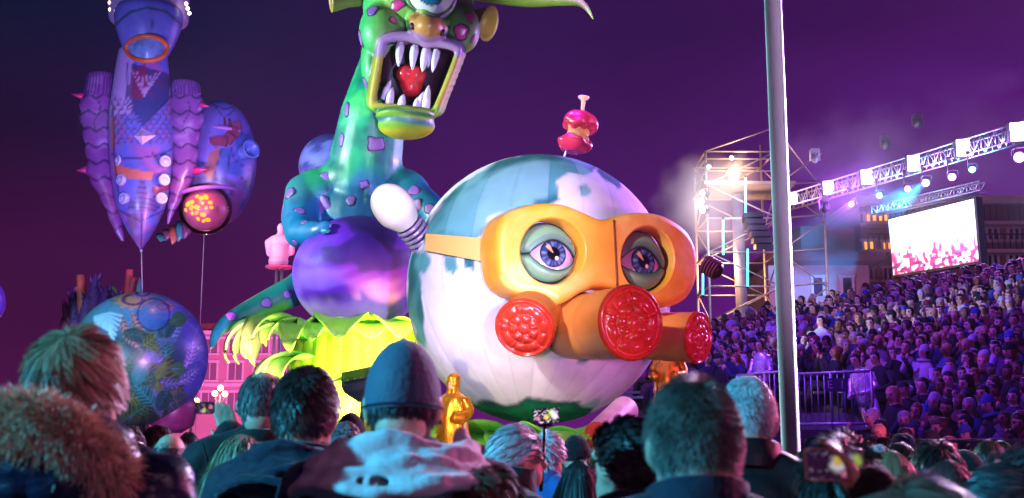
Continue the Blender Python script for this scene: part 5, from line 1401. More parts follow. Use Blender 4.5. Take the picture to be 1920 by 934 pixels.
for (cx_, cy_, r_) in ((288, 590, 30),):
    rr = np.hypot(x - cx_, y - cy_); C = mixc(C, np.array(hx(40, 110, 170)), .6 * front * sstep(r_, r_ - 5, rr)); C = mixc(C, np.array(hx(20, 40, 110)), .8 * front * sstep(2.2, .8, np.abs(rr - r_)))
for k in range(0):
    cx_, cy_ = 345 + 8 * math.sin(k * 2), 620 + 26 * k; rr = np.hypot(x - cx_, y - cy_)
    C = mixc(C, np.array(hx(120, 110, 220)), .7 * front * sstep(2, .8, np.abs(rr - 12 - 3 * (k % 2))))
mk('envelope', V, F, M_foil, jg, cols=C)
mk('basket', *lathe([(.25, 0), (.55, .2), (.62, .7), (.5, .95), (.1, 1.0)], 20, Matrix.Translation(P(322, 812, YJ + .3))), mat('maroon_plate'), jg)
mk('stand_leg', *tube([(jc.x, jc.y, jc.z - jr + .05), (jc.x, jc.y, 0)], .25, 12), M_iron, jg)

# ---- coral reef piece behind it
YC = 32.5
cr = thing('coral_float', 'dark purple and red coral spikes rising behind the jungle globe', 'carnival float', (P(190, 600, YC).x, YC, 0))
for (bx, by, tx, ty, r_, col) in ((140, 640, 118, 560, 10, 'm'), (150, 640, 132, 540, 12, 'v'), (160, 640, 150, 515, 10, 'o'), (155, 560, 143, 538, 6, 'o'), (175, 640, 180, 512, 16, 'v'), (195, 640, 200, 535, 18, 'v'), (165, 640, 165, 550, 18, 'v'), (215, 640, 222, 545, 16, 'v'),
        (235, 640, 243, 505, 10, 'r'), (228, 600, 252, 520, 8, 'r'), (250, 640, 262, 520, 8, 't'), (222, 560, 210, 535, 7, 'g'), (130, 640, 120, 590, 14, 'm')):
    col_ = {'m': hx(130, 34, 90), 'v': hx(84, 50, 120), 'o': hx(170, 90, 60), 'r': hx(180, 60, 70), 't': hx(70, 150, 150), 'g': hx(90, 100, 60)}[col]
    a, b = P(bx, by, YC), P(tx, ty, YC - .2); m_ = mat('coral_' + col, col_, .6, var=.3, vscale=4, bump=.5, bscale=5)
    sp = mk('spike', *stube([(*a, S(r_, YC) * 1.3), (*a.lerp(b, .5), S(r_, YC)), (*a.lerp(b, .85), S(r_, YC) * (.8 if col in 'or' else .5)), (*b, S(r_, YC) * (.7 if col in 'or' else .05))], 10, 4), m_, cr)
    if col == 'v':
        for q_ in range(14):
            f = .3 + .65 * (q_ / 14); an = q_ * 2.4; c_ = a.lerp(b, f) + Vector((math.cos(an), math.sin(an), 0)) * S(r_, YC) * (1.05 - .75 * f)
            mk('scale', *tube([c_, c_ + Vector((math.cos(an) * .06, math.sin(an) * .06, .22))], [.07, .01], 6), m_, sp)
mk('base', *lathe([(.8, 0), (.9, .4), (1.1, P(0, 660, YC).z), (.3, P(0, 630, YC).z)], 24, Matrix.Translation((P(190, 600, YC).x, YC, 0))), mat('coral_v'), cr)
# ---- violet balloon just entering the frame
vc = P(-44, 566, 28)
vb = thing('violet_balloon', 'violet round balloon floating above the fur hood', 'balloon', (vc.x, vc.y, 0))
V, F = ball(vc, S(51, 28), 30, 40); A = np.array([tuple(v) for v in V])
mk('envelope', V, F, M_foil, vb, cols=np.tile(np.array(hx(110, 70, 210)), (len(A), 1)) * (.7 + .6 * fbm(A * 2, 3))[:, None])
mk('tether', *tube([vc - Vector((0, 0, S(50, 28))), (vc.x, vc.y, 0)], .012, 6), M_rope, vb)
# ================================================================== people standing in front
M_skin = mat('skin', hx(206, 160, 136), .5, var=.08, vscale=14, bump=.08, bscale=60, sss=.12)
M_hair = mat('hair_strands', rough=.42, vcol=True, var=.1, vscale=30, spec=.45)
M_trous = mat('dark_trousers', hx(34, 36, 44), .85, var=.15, vscale=8)
M_shoe = mat('black_leather', hx(24, 22, 22), .45)
def cloth(name, col=(.1, .1, .1), rough=.8, bump=.35, bscale=26, sheen=.15): return mat(name, col, rough, var=.18, vscale=9, bump=bump, bscale=bscale, sheen=sheen, spec=.3)
def limb(pts):   # (x, y, z, r) chain
    return [capsule(a[:3], a[3], b[:3], b[3], 12) for a, b in zip(pts[:-1], pts[1:])]
def hand(w, d, up, s=1.0, curl=.5, side=1):
    """palm and five fingers from wrist w along d; palm normal = up"""
    w, d, up = Vector(w), Vector(d).normalized(), Vector(up).normalized(); sd = d.cross(up).normalized() * side
    prt = [capsule(w, .026 * s, w + d * .05 * s, .022 * s), capsule(w + d * .04 * s - sd * .022 * s, .02 * s, w + d * .085 * s - sd * .026 * s, .013 * s), capsule(w + d * .04 * s + sd * .02 * s, .02 * s, w + d * .085 * s + sd * .024 * s, .013 * s), capsule(w + d * .05 * s, .02 * s, w + d * .09 * s, .014 * s)]
    for k, (o_, L) in enumerate(((-.03, .062), (-.010, .074), (.011, .07), (.031, .055))):
        p0 = w + d * .088 * s + sd * o_ * s; d1 = (d * math.cos(curl * .7) + up * math.sin(curl * .7)).normalized(); d2 = (d * math.cos(curl * 1.9) + up * math.sin(curl * 1.9)).normalized()
        p1 = p0 + d1 * L * .55 * s; p2 = p1 + d2 * L * .5 * s
        prt += [capsule(p0, .0095 * s, p1, .009 * s, 8), capsule(p1, .009 * s, p2, .0075 * s, 8)]
    t0 = w + d * .02 * s - sd * .024 * s; t1 = t0 + (d * .5 - sd * .7 + up * .5).normalized() * .045 * s; t2 = t1 + (d * .9 - sd * .1 + up * .4).normalized() * .035 * s
    return prt + [capsule(t0, .014 * s, t1, .011 * s, 8), capsule(t1, .011 * s, t2, .0085 * s, 8)]
ARM_L = [(-.19, -.01, 1.39, .05), (-.245, -.03, 1.13, .04), (-.25, .05, .90, .028)]
ARM_R = [(-x_, y_, z_, r_) for x_, y_, z_, r_ in ARM_L]
def body_parts(arm_l, arm_r, hl=((0, .25, -1), (0, 1, .2)), hr=((0, .25, -1), (0, 1, .2))):
    b = [ball((0, .0, 1.636), (.075, .094, .112)), ball((0, .045, 1.575), (.055, .062, .062)), ball((0, .07, 1.552), (.03, .03, .025)),
         capsule((0, .098, 1.65), .010, (0, .118, 1.612), .015, 8), ball((0, .09, 1.575), (.026, .016, .013)), capsule((-.045, .082, 1.664), .012, (.045, .082, 1.664), .012, 8),
         capsule((0, -.022, 1.44), .06, (0, -.008, 1.57), .054), ball((0, -.045, 1.58), (.06, .055, .06)),
         ball((0, 0, 1.29), (.17, .105, .19)), capsule((-.145, -.012, 1.415), .055, (.145, -.012, 1.415), .055), ball((0, 0, 1.08), (.15, .1, .18)), ball((0, -.01, .93), (.165, .115, .12))]
    for s in (-1, 1):
        b += [ball((s * .078, -.008, 1.625), (.010, .024, .033), 10, 12), ball((s * .082, -.018, 1.632), (.008, .018, .022), 8, 10)]
        b += limb([(s * .09, -.01, .9, .085), (s * .1, .005, .5, .055), (s * .1, -.01, .1, .04)]); b += [capsule((s * .1, -.03, .045), .04, (s * .115, .15, .035), .033)]
    b += limb(arm_l) + limb(arm_r) + hand(arm_l[-1][:3], hl[0], hl[1], side=-1, curl=hl[2] if len(hl) > 2 else .5) + hand(arm_r[-1][:3], hr[0], hr[1], side=1)
    return b
def jacket_parts(arm_l, arm_r, bulk=1.0):
    k = .02 * bulk
    j = [ball((0, -.01, 1.27), (.185 + k, .13 + k, .22)), ball((0, -.0, 1.06), (.175 + k, .13 + k, .26)), ball((0, 0, .93), (.175 + k, .135 + k, .14)), capsule((-.155, -.015, 1.41), .062 + k * .6, (.155, -.015, 1.41), .062 + k * .6),
         capsule((-.09, -.02, 1.435), .06 + k * .3, (.09, -.02, 1.435), .06 + k * .3), capsule((-.03, -.025, 1.47), .055 + k * .3, (.03, -.025, 1.47), .055 + k * .3)]
    for arm in (arm_l, arm_r):
        a = [(*p_[:3], p_[3] + .018 + k * .6) for p_ in arm]; a[-1] = (*(Vector(a[-2][:3]).lerp(Vector(a[-1][:3]), .93)), a[-1][3]); j += limb(a)
    return j
def rumple(V, N_, amp=.006, f=9):
    d = fbm(V * np.array([f, f, f * .55]), 3) - .5
    e = np.abs(vnoise(V * np.array([f * .7, f * .7, f * 1.9]) + 7) - .5) * 2
    return V + N_ * (amp * (2 * d - .9 * (1 - e) ** 3))[:, None]
POSES = {}
def pose(name, arm_l=ARM_L, arm_r=ARM_R, hl=((0, .25, -1), (0, 1, .2)), hr=((0, .25, -1), (0, 1, .2)), bulk=1.0):
    V, F, N_ = blob(body_parts(arm_l, arm_r, hl, hr), .0085 if name != 'stand' else .010, 2)
    me = mesh('body', V, F, M_skin)
    V, F, N_ = blob(jacket_parts(arm_l, arm_r, bulk), .014, 4)
    jm = mesh('jacket', rumple(V, N_, .007 * bulk), F, cloth('cloth_black', hx(22, 22, 26)))
    POSES[name] = (me, jm)
pose('stand')
pose('puffer', bulk=1.8)
pose('phone_left', arm_l=[(-.19, 0, 1.39, .05), (-.29, .09, 1.21, .042), (-.10, .20, 1.50, .03)], hl=((-.4, .05, 1), (-.15, .95, .1), .2))
pose('phone_right', arm_r=[(.19, 0, 1.39, .05), (.28, .26, 1.42, .042), (.085, .43, 1.70, .03)], hr=((-.28, .05, 1), (-.85, .35, -.1)))
V, F, N_ = blob([ball((0, -.01, .93), (.17, .122, .13))] + [c for s in (-1, 1) for c in limb([(s * .092, -.01, .9, .098), (s * .102, .0, .5, .072), (s * .102, -.01, .1, .062)])], .016, 3)
trous_me = mesh('trousers', V, F, M_trous)
shoe_me = mesh('shoe', *blob([capsule((0, -.035, .05), .048, (.01, .15, .042), .042)], .012, 2)[:2], M_shoe)

HR = np.array([.075, .094, .112])
def scalp_mask(n, front=.5, back=-.62, side=-.08):
    y = n[:, 1]
    line = np.interp(y, [-1, -.55, -.25, .15, .55, 1], [back, back + .08, side - .15, side + .12, front - .12, front])
    return n[:, 2] - line
def hair(n=3500, L=.03, w=.0022, col=(60, 40, 30), col2=None, flow='crown', lift=.25, clump=.35, grav=.0, seg=4, front=.5, back=-.62, side=-.08, bald=None, off=.006, seed=1, curl=0, vol=0.0, part=0, lock=.6):
    rg = np.random.default_rng(seed); d = rg.normal(size=(n * 4, 3)); d /= np.linalg.norm(d, axis=1)[:, None]
    m = scalp_mask(d, front, back, side) + rg.normal(size=len(d)) * .05 > 0
    if bald: m &= (np.linalg.norm(d - np.array(bald[:3]), axis=1) + rg.normal(size=len(d)) * .09 > bald[3])
    d = d[m][:n]; N = len(d)
    shape = HR + off + vol
    p = d * shape; nr = d / shape; nr /= np.linalg.norm(nr, axis=1)[:, None]
    cr = np.array([.1, -.5, .87]) if flow != 'down' else np.array([0, .1, 1.0]); cr = cr / np.linalg.norm(cr)
    if flow == 'back': t = np.tile(np.array([0, -1.0, -.1]), (N, 1))
    elif flow == 'side': t = np.tile(np.array([.8, -.45, -.25]), (N, 1)) * np.where(d[:, :1] > -.35, 1, np.array([[-1.0]]))
    else: t = d - cr
    sw = np.cross(np.tile(cr, (N, 1)), d); t = t + (.5 * sw if flow == 'crown' else 0)
    t = t - nr * (t * nr).sum(1)[:, None]; t /= np.linalg.norm(t, axis=1)[:, None] + 1e-6
    cl = np.stack([fbm(p * 42 + 11 * k, 2) - .5 for k in range(3)], 1) * 2 + rg.normal(size=(N, 3)) * .12
    pts = [p]; cur = t * (1 - lift) + nr * lift + cl * clump; LL = L * (.7 + .6 * rg.random(N))
    ph = rg.random(N) * 6.28; cx = np.cross(nr, t)
    for k in range(seg):
        cur = cur + np.array([0, 0, -grav]); c2 = cur + (cx * np.cos(ph + k * 2.1)[:, None] + nr * np.sin(ph + k * 2.1)[:, None]) * curl
        c2 /= np.linalg.norm(c2, axis=1)[:, None] + 1e-6
        q = pts[-1] + c2 * (LL / seg)[:, None]
        rr = np.linalg.norm(q / (HR + off * .7), axis=1); q = np.where((rr < 1)[:, None], q / np.maximum(rr, 1e-3)[:, None], q)
        if grav > .3:      # long hair: stay outside shoulders
            sh = np.linalg.norm((q - np.array([0, -.02, -.26])) / np.array([.22, .12, .13]), axis=1)
            q = np.where((sh < 1)[:, None], np.array([0, -.02, -.26]) + (q - np.array([0, -.02, -.26])) / np.maximum(sh, 1e-3)[:, None], q)
        pts.append(q); cur = cur * .8 + t * .2
    PT = np.stack(pts, 1); S1 = seg + 1
    if L > .018 and lock:      # strands gather into locks towards their tips
        K = max(20, N // 28); ci = rg.choice(N, K, replace=False)
        near_ = np.concatenate([np.argmin(((p[a:a + 1000, None] - p[None, ci]) ** 2).sum(2), 1) for a in range(0, N, 1000)])
        wgt = (np.linspace(0, 1, S1) ** 1.2 * lock)[None, :, None] * (.6 + .6 * rg.random((N, 1, 1)))
        PT = PT + (PT[ci[near_]] - PT) * np.clip(wgt, 0, .95)
    tan = np.gradient(PT, axis=1); tan /= np.linalg.norm(tan, axis=2)[:, :, None] + 1e-9
    on = PT / (HR ** 2); on /= np.linalg.norm(on, axis=2)[:, :, None] + 1e-9
    wd = np.cross(tan, on); wd /= np.linalg.norm(wd, axis=2)[:, :, None] + 1e-9
    wd = wd + on * (rg.random((N, 1, 1)) - .5) * .9
    ww = w * np.linspace(1, .25, S1)[None, :, None]
    A, B = PT - wd * ww, PT + wd * ww
    V = np.stack([A, B], 2).reshape(-1, 3)
    base = np.arange(N)[:, None] * (2 * S1) + np.arange(seg)[None, :] * 2
    Fq = np.stack([base, base + 1, base + 3, base + 2], 2).reshape(-1, 4)
    c1 = np.array(hx(*col)); c2 = np.array(hx(*(col2 or col)))
    mx_ = np.clip(fbm(p * 30 + 3, 2) * 1.6 - .3 + rg.normal(size=N) * .15, 0, 1)
    C = (c1[None] * (1 - mx_[:, None]) + c2[None] * mx_[:, None]) * (.65 + .7 * rg.random((N, 1)))
    C = np.repeat(C, 2 * S1, 0)
    # scalp shell
    nu_, nv_ = 26, 40; sv = []
    for i in range(nu_):
        th = PI * (i + .3) / nu_
        for j in range(nv_):
            a = 2 * PI * j / nv_; sv.append((math.sin(th) * math.cos(a), math.sin(th) * math.sin(a), math.cos(th)))
    sv = np.array(sv); ok = scalp_mask(sv, front + .05, back + .04, side + .04) > 0
    if bald: ok &= np.linalg.norm(sv - np.array(bald[:3]), axis=1) > bald[3] + .03
    sf = [f[::-1] for f in grid_faces(nu_, nv_, True) if all(ok[list(f)])]
    if not bald: sf.append(tuple(range(nv_)))
    o = len(V); SV = sv * (HR + off * .8 + vol * .9); 
    V = np.concatenate([V, SV]); C = np.concatenate([C, np.tile(c1 * .7, (len(SV), 1))])
    F = [tuple(f) for f in Fq.tolist()] + [tuple(i + o for i in f) for f in sf]
    return mesh('hair', V + np.array([0, 0, 1.636]), F, M_hair, cols=C)
def ring_collar(r=.085, z0=1.44, z1=1.52, rib=0, tilt=.25, flare=.0):
    V = []; n = 96
    prof = [(r + .012, z0), (r + .006 + flare, z1 - .006), (r - .002 + flare, z1), (r - .012 + flare, z1 - .008), (r - .014, z0)]
    for rr, z in prof:
        for j in range(n):
            a = 2 * PI * j / n; q = rr * (1 + (.025 * math.sin(rib * a) if rib else .02 * math.sin(3 * a + 1)))
            V.append((q * math.cos(a), q * .92 * math.sin(a) - .018, z - tilt * q * math.sin(a)))
    return mesh('collar', V, grid_faces(len(prof), n, True), M_hair)
COLLAR = {'plain': ring_collar(), 'rib': ring_collar(.088, 1.43, 1.50, 48), 'low': ring_collar(.09, 1.42, 1.475, 0, .3, .012), 'high': ring_collar(.092, 1.43, 1.565, 0, .12, .01)}
def hood_mesh(fold=5, big=1.0):
    prt = [ball((0, -.045, 1.415), (.19 * big, .15 * big, .07)), ball((0, -.03, 1.46), (.14 * big, .12 * big, .05))]
    for k in range(fold):
        f = k / (fold - 1); rr = (.098 + .07 * f) * big; z = 1.50 - .105 * f; rt = .021 - .003 * f
        pts = [(rr * 1.25 * math.cos(a), -.02 + rr * math.sin(a) * (1.0 + .25 * f), z + .03 * math.sin(a) * (1 if k == 0 else -.8) + .012 * math.sin(4 * a + k * 2.3), rt * (1 + .2 * math.sin(3 * a + k))) for a in np.linspace(PI * .92, PI * 2.08, 14)]
        prt += limb(pts)
    V, F, N_ = blob(prt, .0085, 1)
    return mesh('hood', rumple(V, N_, .006, 16), F, M_hair)
HOOD = hood_mesh(); HOODB = hood_mesh(6, 1.08)
def setmat(o, m_):
    o.material_slots[0].link = 'OBJECT'; o.material_slots[0].material = m_; return o
PEOPLE_GROUP = None
def person(label, px, top, Y, yaw=0, hair_me=None, coat=None, pose_='stand', collar='plain', collar_mat=None, hood=None, extra=.012, group=None, skin=None, trousers=True, tilt=0):
    ht = P(px, top, Y)
    H = ht.z - extra; s = H / 1.748
    t = bpy.data.objects.new('person', None); COL.objects.link(t); _tag(t, label, 'person', group); t.empty_display_size = .2
    t.location = (ht.x, Y, 0); t.rotation_euler = (0, 0, R(yaw)); t.scale = (s, s, s)
    bm_, jm_ = POSES[pose_]
    b = put('body', bm_, t)
    if skin: setmat(b, skin)
    setmat(put('jacket', jm_, t), coat).location.z = .05
    if trousers:
        put('trousers', trous_me, t)
        for sx in (-1, 1):
            o = put('shoe', shoe_me, t); o.location = (sx * .1, 0, 0); o.scale = (1.08 * sx, 1.05, 1.05)
    if hair_me: put('hair', hair_me, t)
    if collar: setmat(put('collar', COLLAR[collar], t), collar_mat or coat).location.z = .045
    if hood: setmat(put('hood', hood[0], t), hood[1]).location.z = .045
    return t, s
def local(t, name, V, F, m_, **k):
    o = put(name, mesh(name, V, F, m_, **k), t); return o
NAVY_C = cloth('cloth_navy', hx(19, 26, 48)); BLACK_C = cloth('cloth_black'); TEAL_C = cloth('cloth_teal', hx(24, 42, 48)); GREY_C = cloth('cloth_grey', hx(96, 98, 104)); BLUE_C = cloth('cloth_blue', hx(46, 92, 160)); BROWN_C = cloth('cloth_brown', hx(84, 62, 50)); RED_C = cloth('cloth_red', hx(140, 34, 40)); HOODIE = cloth('cloth_pale_hood', hx(205, 200, 205), .85, .25, 40); DENIM = cloth('cloth_denim', hx(30, 46, 70), .8, .3, 60)
PUFF = mat('puffer_nylon', hx(16, 26, 56), .38, var=.15, vscale=8, bump=.7, bscale=9, stretch=(1, 1, 2.4))

# ---- person with fur hood, left
h_a = hair(7500, .055, .0016, (96, 70, 54), (190, 160, 124), 'crown', .14, .22, .05, 5, .45, -.6, -.1, seed=3)
tA, sA = person('person with tousled light brown hair in navy coat with fur trimmed hood', 148, 598, 2.35, -14, h_a, PUFF, 'puffer', None, extra=.03)
rgA = np.random.default_rng(5); V, F, C = [], [], []
prtA = limb([(.155 * math.cos(a), -.055 + .125 * math.sin(a), 1.515 - .055 * math.sin(a) - .06 * abs(math.cos(a)) ** 3, .038 + .010 * max(0, -math.sin(a))) for a in np.linspace(PI * .85, PI * 2.15, 16)])
Vf, Ff, Nf = blob(prtA, .012, 2)
fr_ = local(tA, 'hood_core', Vf, Ff, cloth('fur_base', hx(170, 138, 110)))
Vh, Fh, Nh = blob([ball((0, -.12, 1.48), (.17, .10, .12)), ball((0, -.15, 1.55), (.12, .07, .08)), ball((.1, -.08, 1.5), (.1, .1, .09)), ball((-.1, -.08, 1.5), (.1, .1, .09))], .012, 3)
local(tA, 'hood', rumple(Vh, Nh, .012, 12), Fh, PUFF)
idx = rgA.integers(0, len(Vf), 22000)
root = Vf[idx] + rgA.normal(size=(22000, 3)) * .004; dirn = Nf[idx] + rgA.normal(size=(22000, 3)) * .35 + np.array([0, 0, -.15]) + (np.stack([fbm(root * 45 + 9 * k, 2) for k in range(3)], 1) - .5) * .7
dirn /= np.linalg.norm(dirn, axis=1)[:, None]; wd_ = np.cross(dirn, rgA.normal(size=(22000, 3))); wd_ /= np.linalg.norm(wd_, axis=1)[:, None]
Lf = (.018 + .02 * rgA.random((22000, 1)))
P0, P1, P2 = root, root + dirn * Lf * .6, root + dirn * Lf + np.array([0, 0, -.006])
V = np.stack([P0 - wd_ * .0011, P0 + wd_ * .0011, P1 - wd_ * .0008, P1 + wd_ * .0008, P2 - wd_ * .0002, P2 + wd_ * .0002], 1).reshape(-1, 3)
b0 = np.arange(22000)[:, None] * 6; F = np.concatenate([b0 + np.array([[0, 1, 3, 2]]), b0 + np.array([[2, 3, 5, 4]])]).tolist()
cfur = np.repeat(np.array(hx(226, 196, 166))[None] * (.7 + .45 * rgA.random((22000, 1))), 6, 0)
local(tA, 'fur_trim', V, F, M_hair, cols=cfur)
# quilt welts of the puffer
for z_ in (1.36, 1.25, 1.14):
    local(tA, 'quilt_welt', *tube([((.225 + .02 * math.sin(z_ * 9)) * math.cos(a), -.012 + .172 * math.sin(a), z_ + .012 * math.sin(3 * a)) for a in np.linspace(PI * 1.05, PI * 1.95, 24)], .009, 6), PUFF)

# ---- cap man
h_g = hair(3800, .010, .0016, (30, 24, 26), (48, 38, 38), 'down', .2, .15, .2, 2, .3, -.98, -.3, seed=9)
tG, sG = person('man in dark blue baseball cap and pale grey hood, seen from behind', 757, 641, 2.62, 2, h_g, DENIM, 'stand', None, hood=(HOODB, HOODIE), extra=.022)
M_cap = mat('cap_twill', hx(66, 86, 108), .75, var=.12, vscale=10, bump=.25, bscale=90, sheen=.2)
V = []; nu_, nv_ = 22, 72
for i in range(nu_):
    th = (PI * .56) * i / (nu_ - 1)
    for j in range(nv_):
        a = 2 * PI * j / nv_; f = abs(((a / (2 * PI) * 6 + .5) % 1) - .5) * 2
        q = 1 - .008 * (1 - min(1, f * 9)) * math.sin(th)
        V.append((.0845 * q * math.sin(th) * math.cos(a), .107 * q * math.sin(th) * math.sin(a), 1.640 + .134 * q * math.cos(th) - .01 * math.sin(a) * (i / nu_)))
cp = local(tG, 'cap', V, [f[::-1] for f in grid_faces(nu_, nv_, True)], M_cap)
ORG[cp.name] = Vector()
V = []
for i in range(8):
    for j in range(17):
        a = PI * (.15 + .7 * j / 16); rr = 1 + .75 * i / 7 * math.sin(a) ** .7
        V.append((.088 * math.cos(a) * (1 + .1 * i / 7), .107 * math.sin(a) * rr, 1.618 - .012 * i / 7 - .02 * abs(math.cos(a)) * i / 7))
local(cp, 'visor', V, grid_faces(8, 17), M_cap)
local(cp, 'button', *ball((0, 0, 1.774), (.008, .008, .004), 6, 10), M_cap)
local(cp, 'band_stitch', *tube([(.0885 * math.cos(a), .1075 * math.sin(a), 1.622 - .01 * math.sin(a)) for a in np.linspace(0, 2 * PI, 48)], .0022, 5), mat('stitch_dark', hx(24, 30, 46), .8))
# quilted shoulder stripes
for k in range(9):
    xx = -.10 - .018 * k
    local(tG, 'shoulder_rib', *stube([(xx, .07, 1.463 - .006 * k - .0026 * k * k, .009), (xx, .0, 1.484 - .006 * k - .0026 * k * k, .011), (xx, -.075, 1.462 - .006 * k - .0026 * k * k, .010), (xx, -.115, 1.40 - .006 * k, .008)], 8, 4), cloth('cloth_quilt', hx(90, 130, 150)))

# ---- dark haired man
h_f = hair(8000, .019, .0015, (38, 30, 30), (74, 58, 54), 'crown', .34, .35, 0, 4, .5, -.46, .02, seed=11, vol=.006)
tF, sF = person('man with short dark wavy hair in navy jacket with ribbed collar', 577, 677, 3.15, -6, h_f, NAVY_C, 'stand', 'rib', hood=(HOOD, NAVY_C), extra=.03)
# ---- balding man with phone
h_d = hair(5200, .024, .0016, (74, 66, 66), (120, 110, 112), 'down', .25, .28, .1, 4, .6, -.52, .0, bald=(.05, -.12, .99, .62), seed=12)
tD, sD = person('balding grey haired man in black coat holding up a phone', 494, 687, 4.3, 10, h_d, BLACK_C, 'phone_left', 'low', extra=.02)
M_phone = mat('phone_black', hx(14, 14, 16), .25); 
def phone_screen(name, seed):
    m_ = bpy.data.materials.new(name); m_.use_nodes = True
    n = m_.node_tree.nodes; l = m_.node_tree.links; b = n['Principled BSDF']; at = n.new('ShaderNodeAttribute'); at.attribute_name = 'Col'
    l.new(at.outputs['Color'], b.inputs['Emission Color']); b.inputs['Emission Strength'].default_value = 1.0; b.inputs['Base Color'].default_value = (.01, .01, .01, 1); b.inputs['Roughness'].default_value = .15
    return m_
M_scrn = phone_screen('phone_picture', 1)
def phone(label, c, w, h, yaw=0, roll=0, bright=.8, pic=0, case=None, tilt=0):
    c = Vector(c); t = thing('phone', label, 'phone', c); Mx = Matrix.Rotation(R(yaw), 3, 'Z') @ Matrix.Rotation(R(tilt), 3, 'X') @ Matrix.Rotation(R(roll), 3, 'Y')
    # rounded slab
    ol = []
    for (sx, sz) in ((1, 1), (-1, 1), (-1, -1), (1, -1)):
        a0 = {(1, 1): 0, (-1, 1): 90, (-1, -1): 180, (1, -1): 270}[(sx, sz)]
        for k in range(5):
            a = R(a0 + 90 * k / 4); ol.append((sx * (w / 2 - .008) + .008 * math.cos(a), sz * (h / 2 - .008) + .008 * math.sin(a)))
    rings = [[c + Mx @ Vector((x_ * q, y_, z_ * q)) for x_, z_ in ol] for y_, q in ((-.0045, .985), (-.003, 1), (.003, 1), (.0045, .985))]
    V, F = loft(rings); bd = mk('casing', V, F, case or M_phone, t, edge=35)
    nu_, nv_ = 30, 54; V, uv = [], []
    for i in range(nu_):
        for j in range(nv_):
            u_, v_ = j / (nv_ - 1) - .5, i / (nu_ - 1) - .5; V.append(c + Mx @ Vector((u_ * w * .93, -.0052, v_ * h * .90))); uv.append((u_, v_))
    uv = np.array(uv); n1 = fbm(np.c_[uv * 14, uv[:, :1] * 0 + pic], 3); n2 = vnoise(np.c_[uv * 9, uv[:, :1] * 0 + 3 + pic])
    C = np.tile(np.array([.015, .004, .02]), (len(uv), 1))
    for k in range(5):
        cx_, cz_ = .8 * (_hash(np.array([k]), np.array([pic]), np.array([1]))[0] - .5), .5 * (_hash(np.array([k]), np.array([pic]), np.array([2]))[0] - .6); r_ = .09 + .1 * _hash(np.array([k]), np.array([pic]), np.array([3]))[0]
        col = [(.9, .6, .1), (.8, .2, .4), (.5, .7, .1), (.9, .85, .95), (.4, .15, .8)][(k + pic) % 5]
        C = mixc(C, np.array(col) * bright, sstep(r_, r_ * .4, np.hypot(uv[:, 0] - cx_, (uv[:, 1] - cz_) * .6) + .12 * (n1 - .5)))
    C = mixc(C, np.array([.9, .75, .95]) * bright, sstep(.58, .72, n1) * (.25 + .6 * (bright > .9)))
    mk('screen', V, grid_faces(nu_, nv_), M_scrn, t, cols=C)
    return t
phone('phone showing the dark float show, held up before the street lamps', P(384, 765, 4.05), S(36, 4.05), S(23, 4.05), 5, 0, .8, 1)

# ---- big close head
h_p = hair(12000, .013, .0010, (66, 56, 52), (140, 126, 120), 'crown', .5, .14, 0, 2, .45, -.86, -.08, seed=21)
tP, sP = person('man with close cropped greying hair in dark navy jacket', 1296, 698, 2.02, 6, h_p, NAVY_C, 'puffer', 'plain', extra=.014)
h_o = hair(5000, .04, .002, (26, 22, 26), (50, 40, 42), 'back', .25, .3, 0, 4, .5, -.55, -.06, seed=22, vol=.004)
tO, sO = person('dark haired person in glasses next to close cropped man', 1172, 772, 2.95, 30, h_o, NAVY_C, 'stand', 'plain', extra=.03)
def glasses(t):
    m_ = M_phone; prt = []
    for s in (-1, 1):
        prt.append(tube([(s * .034 + .026 * math.cos(a), .104 - .01 * abs(math.cos(a)), 1.648 + .018 * math.sin(a)) for a in np.linspace(0, 2 * PI, 20)], .0025, 6))
        prt.append(tube([(s * .06, .10, 1.652), (s * .082, .04, 1.652), (s * .084, -.01, 1.648)], .0022, 6))
    prt.append(tube([(-.01, .11, 1.652), (.01, .11, 1.652)], .0024, 6))
    g = thing('glasses', 'dark framed spectacles worn by ' + t['label'].split(' in ')[0].split(' wearing ')[0], 'glasses', (0, 0, 0))
    fr = put('frame', mesh('frame', *join(*prt), m_), g)
    gm = bpy.data.materials.get('lens_glass')
    if not gm:
        gm = bpy.data.materials.new('lens_glass'); gm.use_nodes = True; b = gm.node_tree.nodes['Principled BSDF']; b.inputs['Transmission Weight'].default_value = 1; b.inputs['Roughness'].default_value = .03; b.inputs['IOR'].default_value = 1.02
    for s in (-1, 1): put('lens', mesh('lens', *ball((s * .034, .103, 1.648), (.025, .0015, .0175), 8, 16), gm), g)
    g.matrix_world = Matrix.Translation(t.location) @ t.rotation_euler.to_matrix().to_4x4() @ Matrix.Diagonal((*t.scale, 1))
glasses(tO)
h_q = hair(8000, .016, .0014, (168, 166, 172), (226, 224, 228), 'crown', .22, .15, 0, 3, .5, -.6, -.08, seed=23)
tQ, sQ = person('white haired man in black leather jacket standing beside the flag pole', 1399, 698, 3.35, -14, h_q, cloth('black_leather_coat', hx(26, 26, 30), .5, .3, 14, 0), 'stand', 'plain', extra=.02)
local(tQ, 'yoke_seam', *tube([(.215 * math.cos(a), -.01 + .152 * math.sin(a), 1.33) for a in np.linspace(PI * 1.1, PI * 1.9, 20)], .003, 5), M_phone)
for xx in (.1, .15): local(tQ, 'stud', *ball((xx, -.01 - .152 * math.sqrt(1 - (xx / .22) ** 2), 1.335), .006, 6, 8), M_steel)

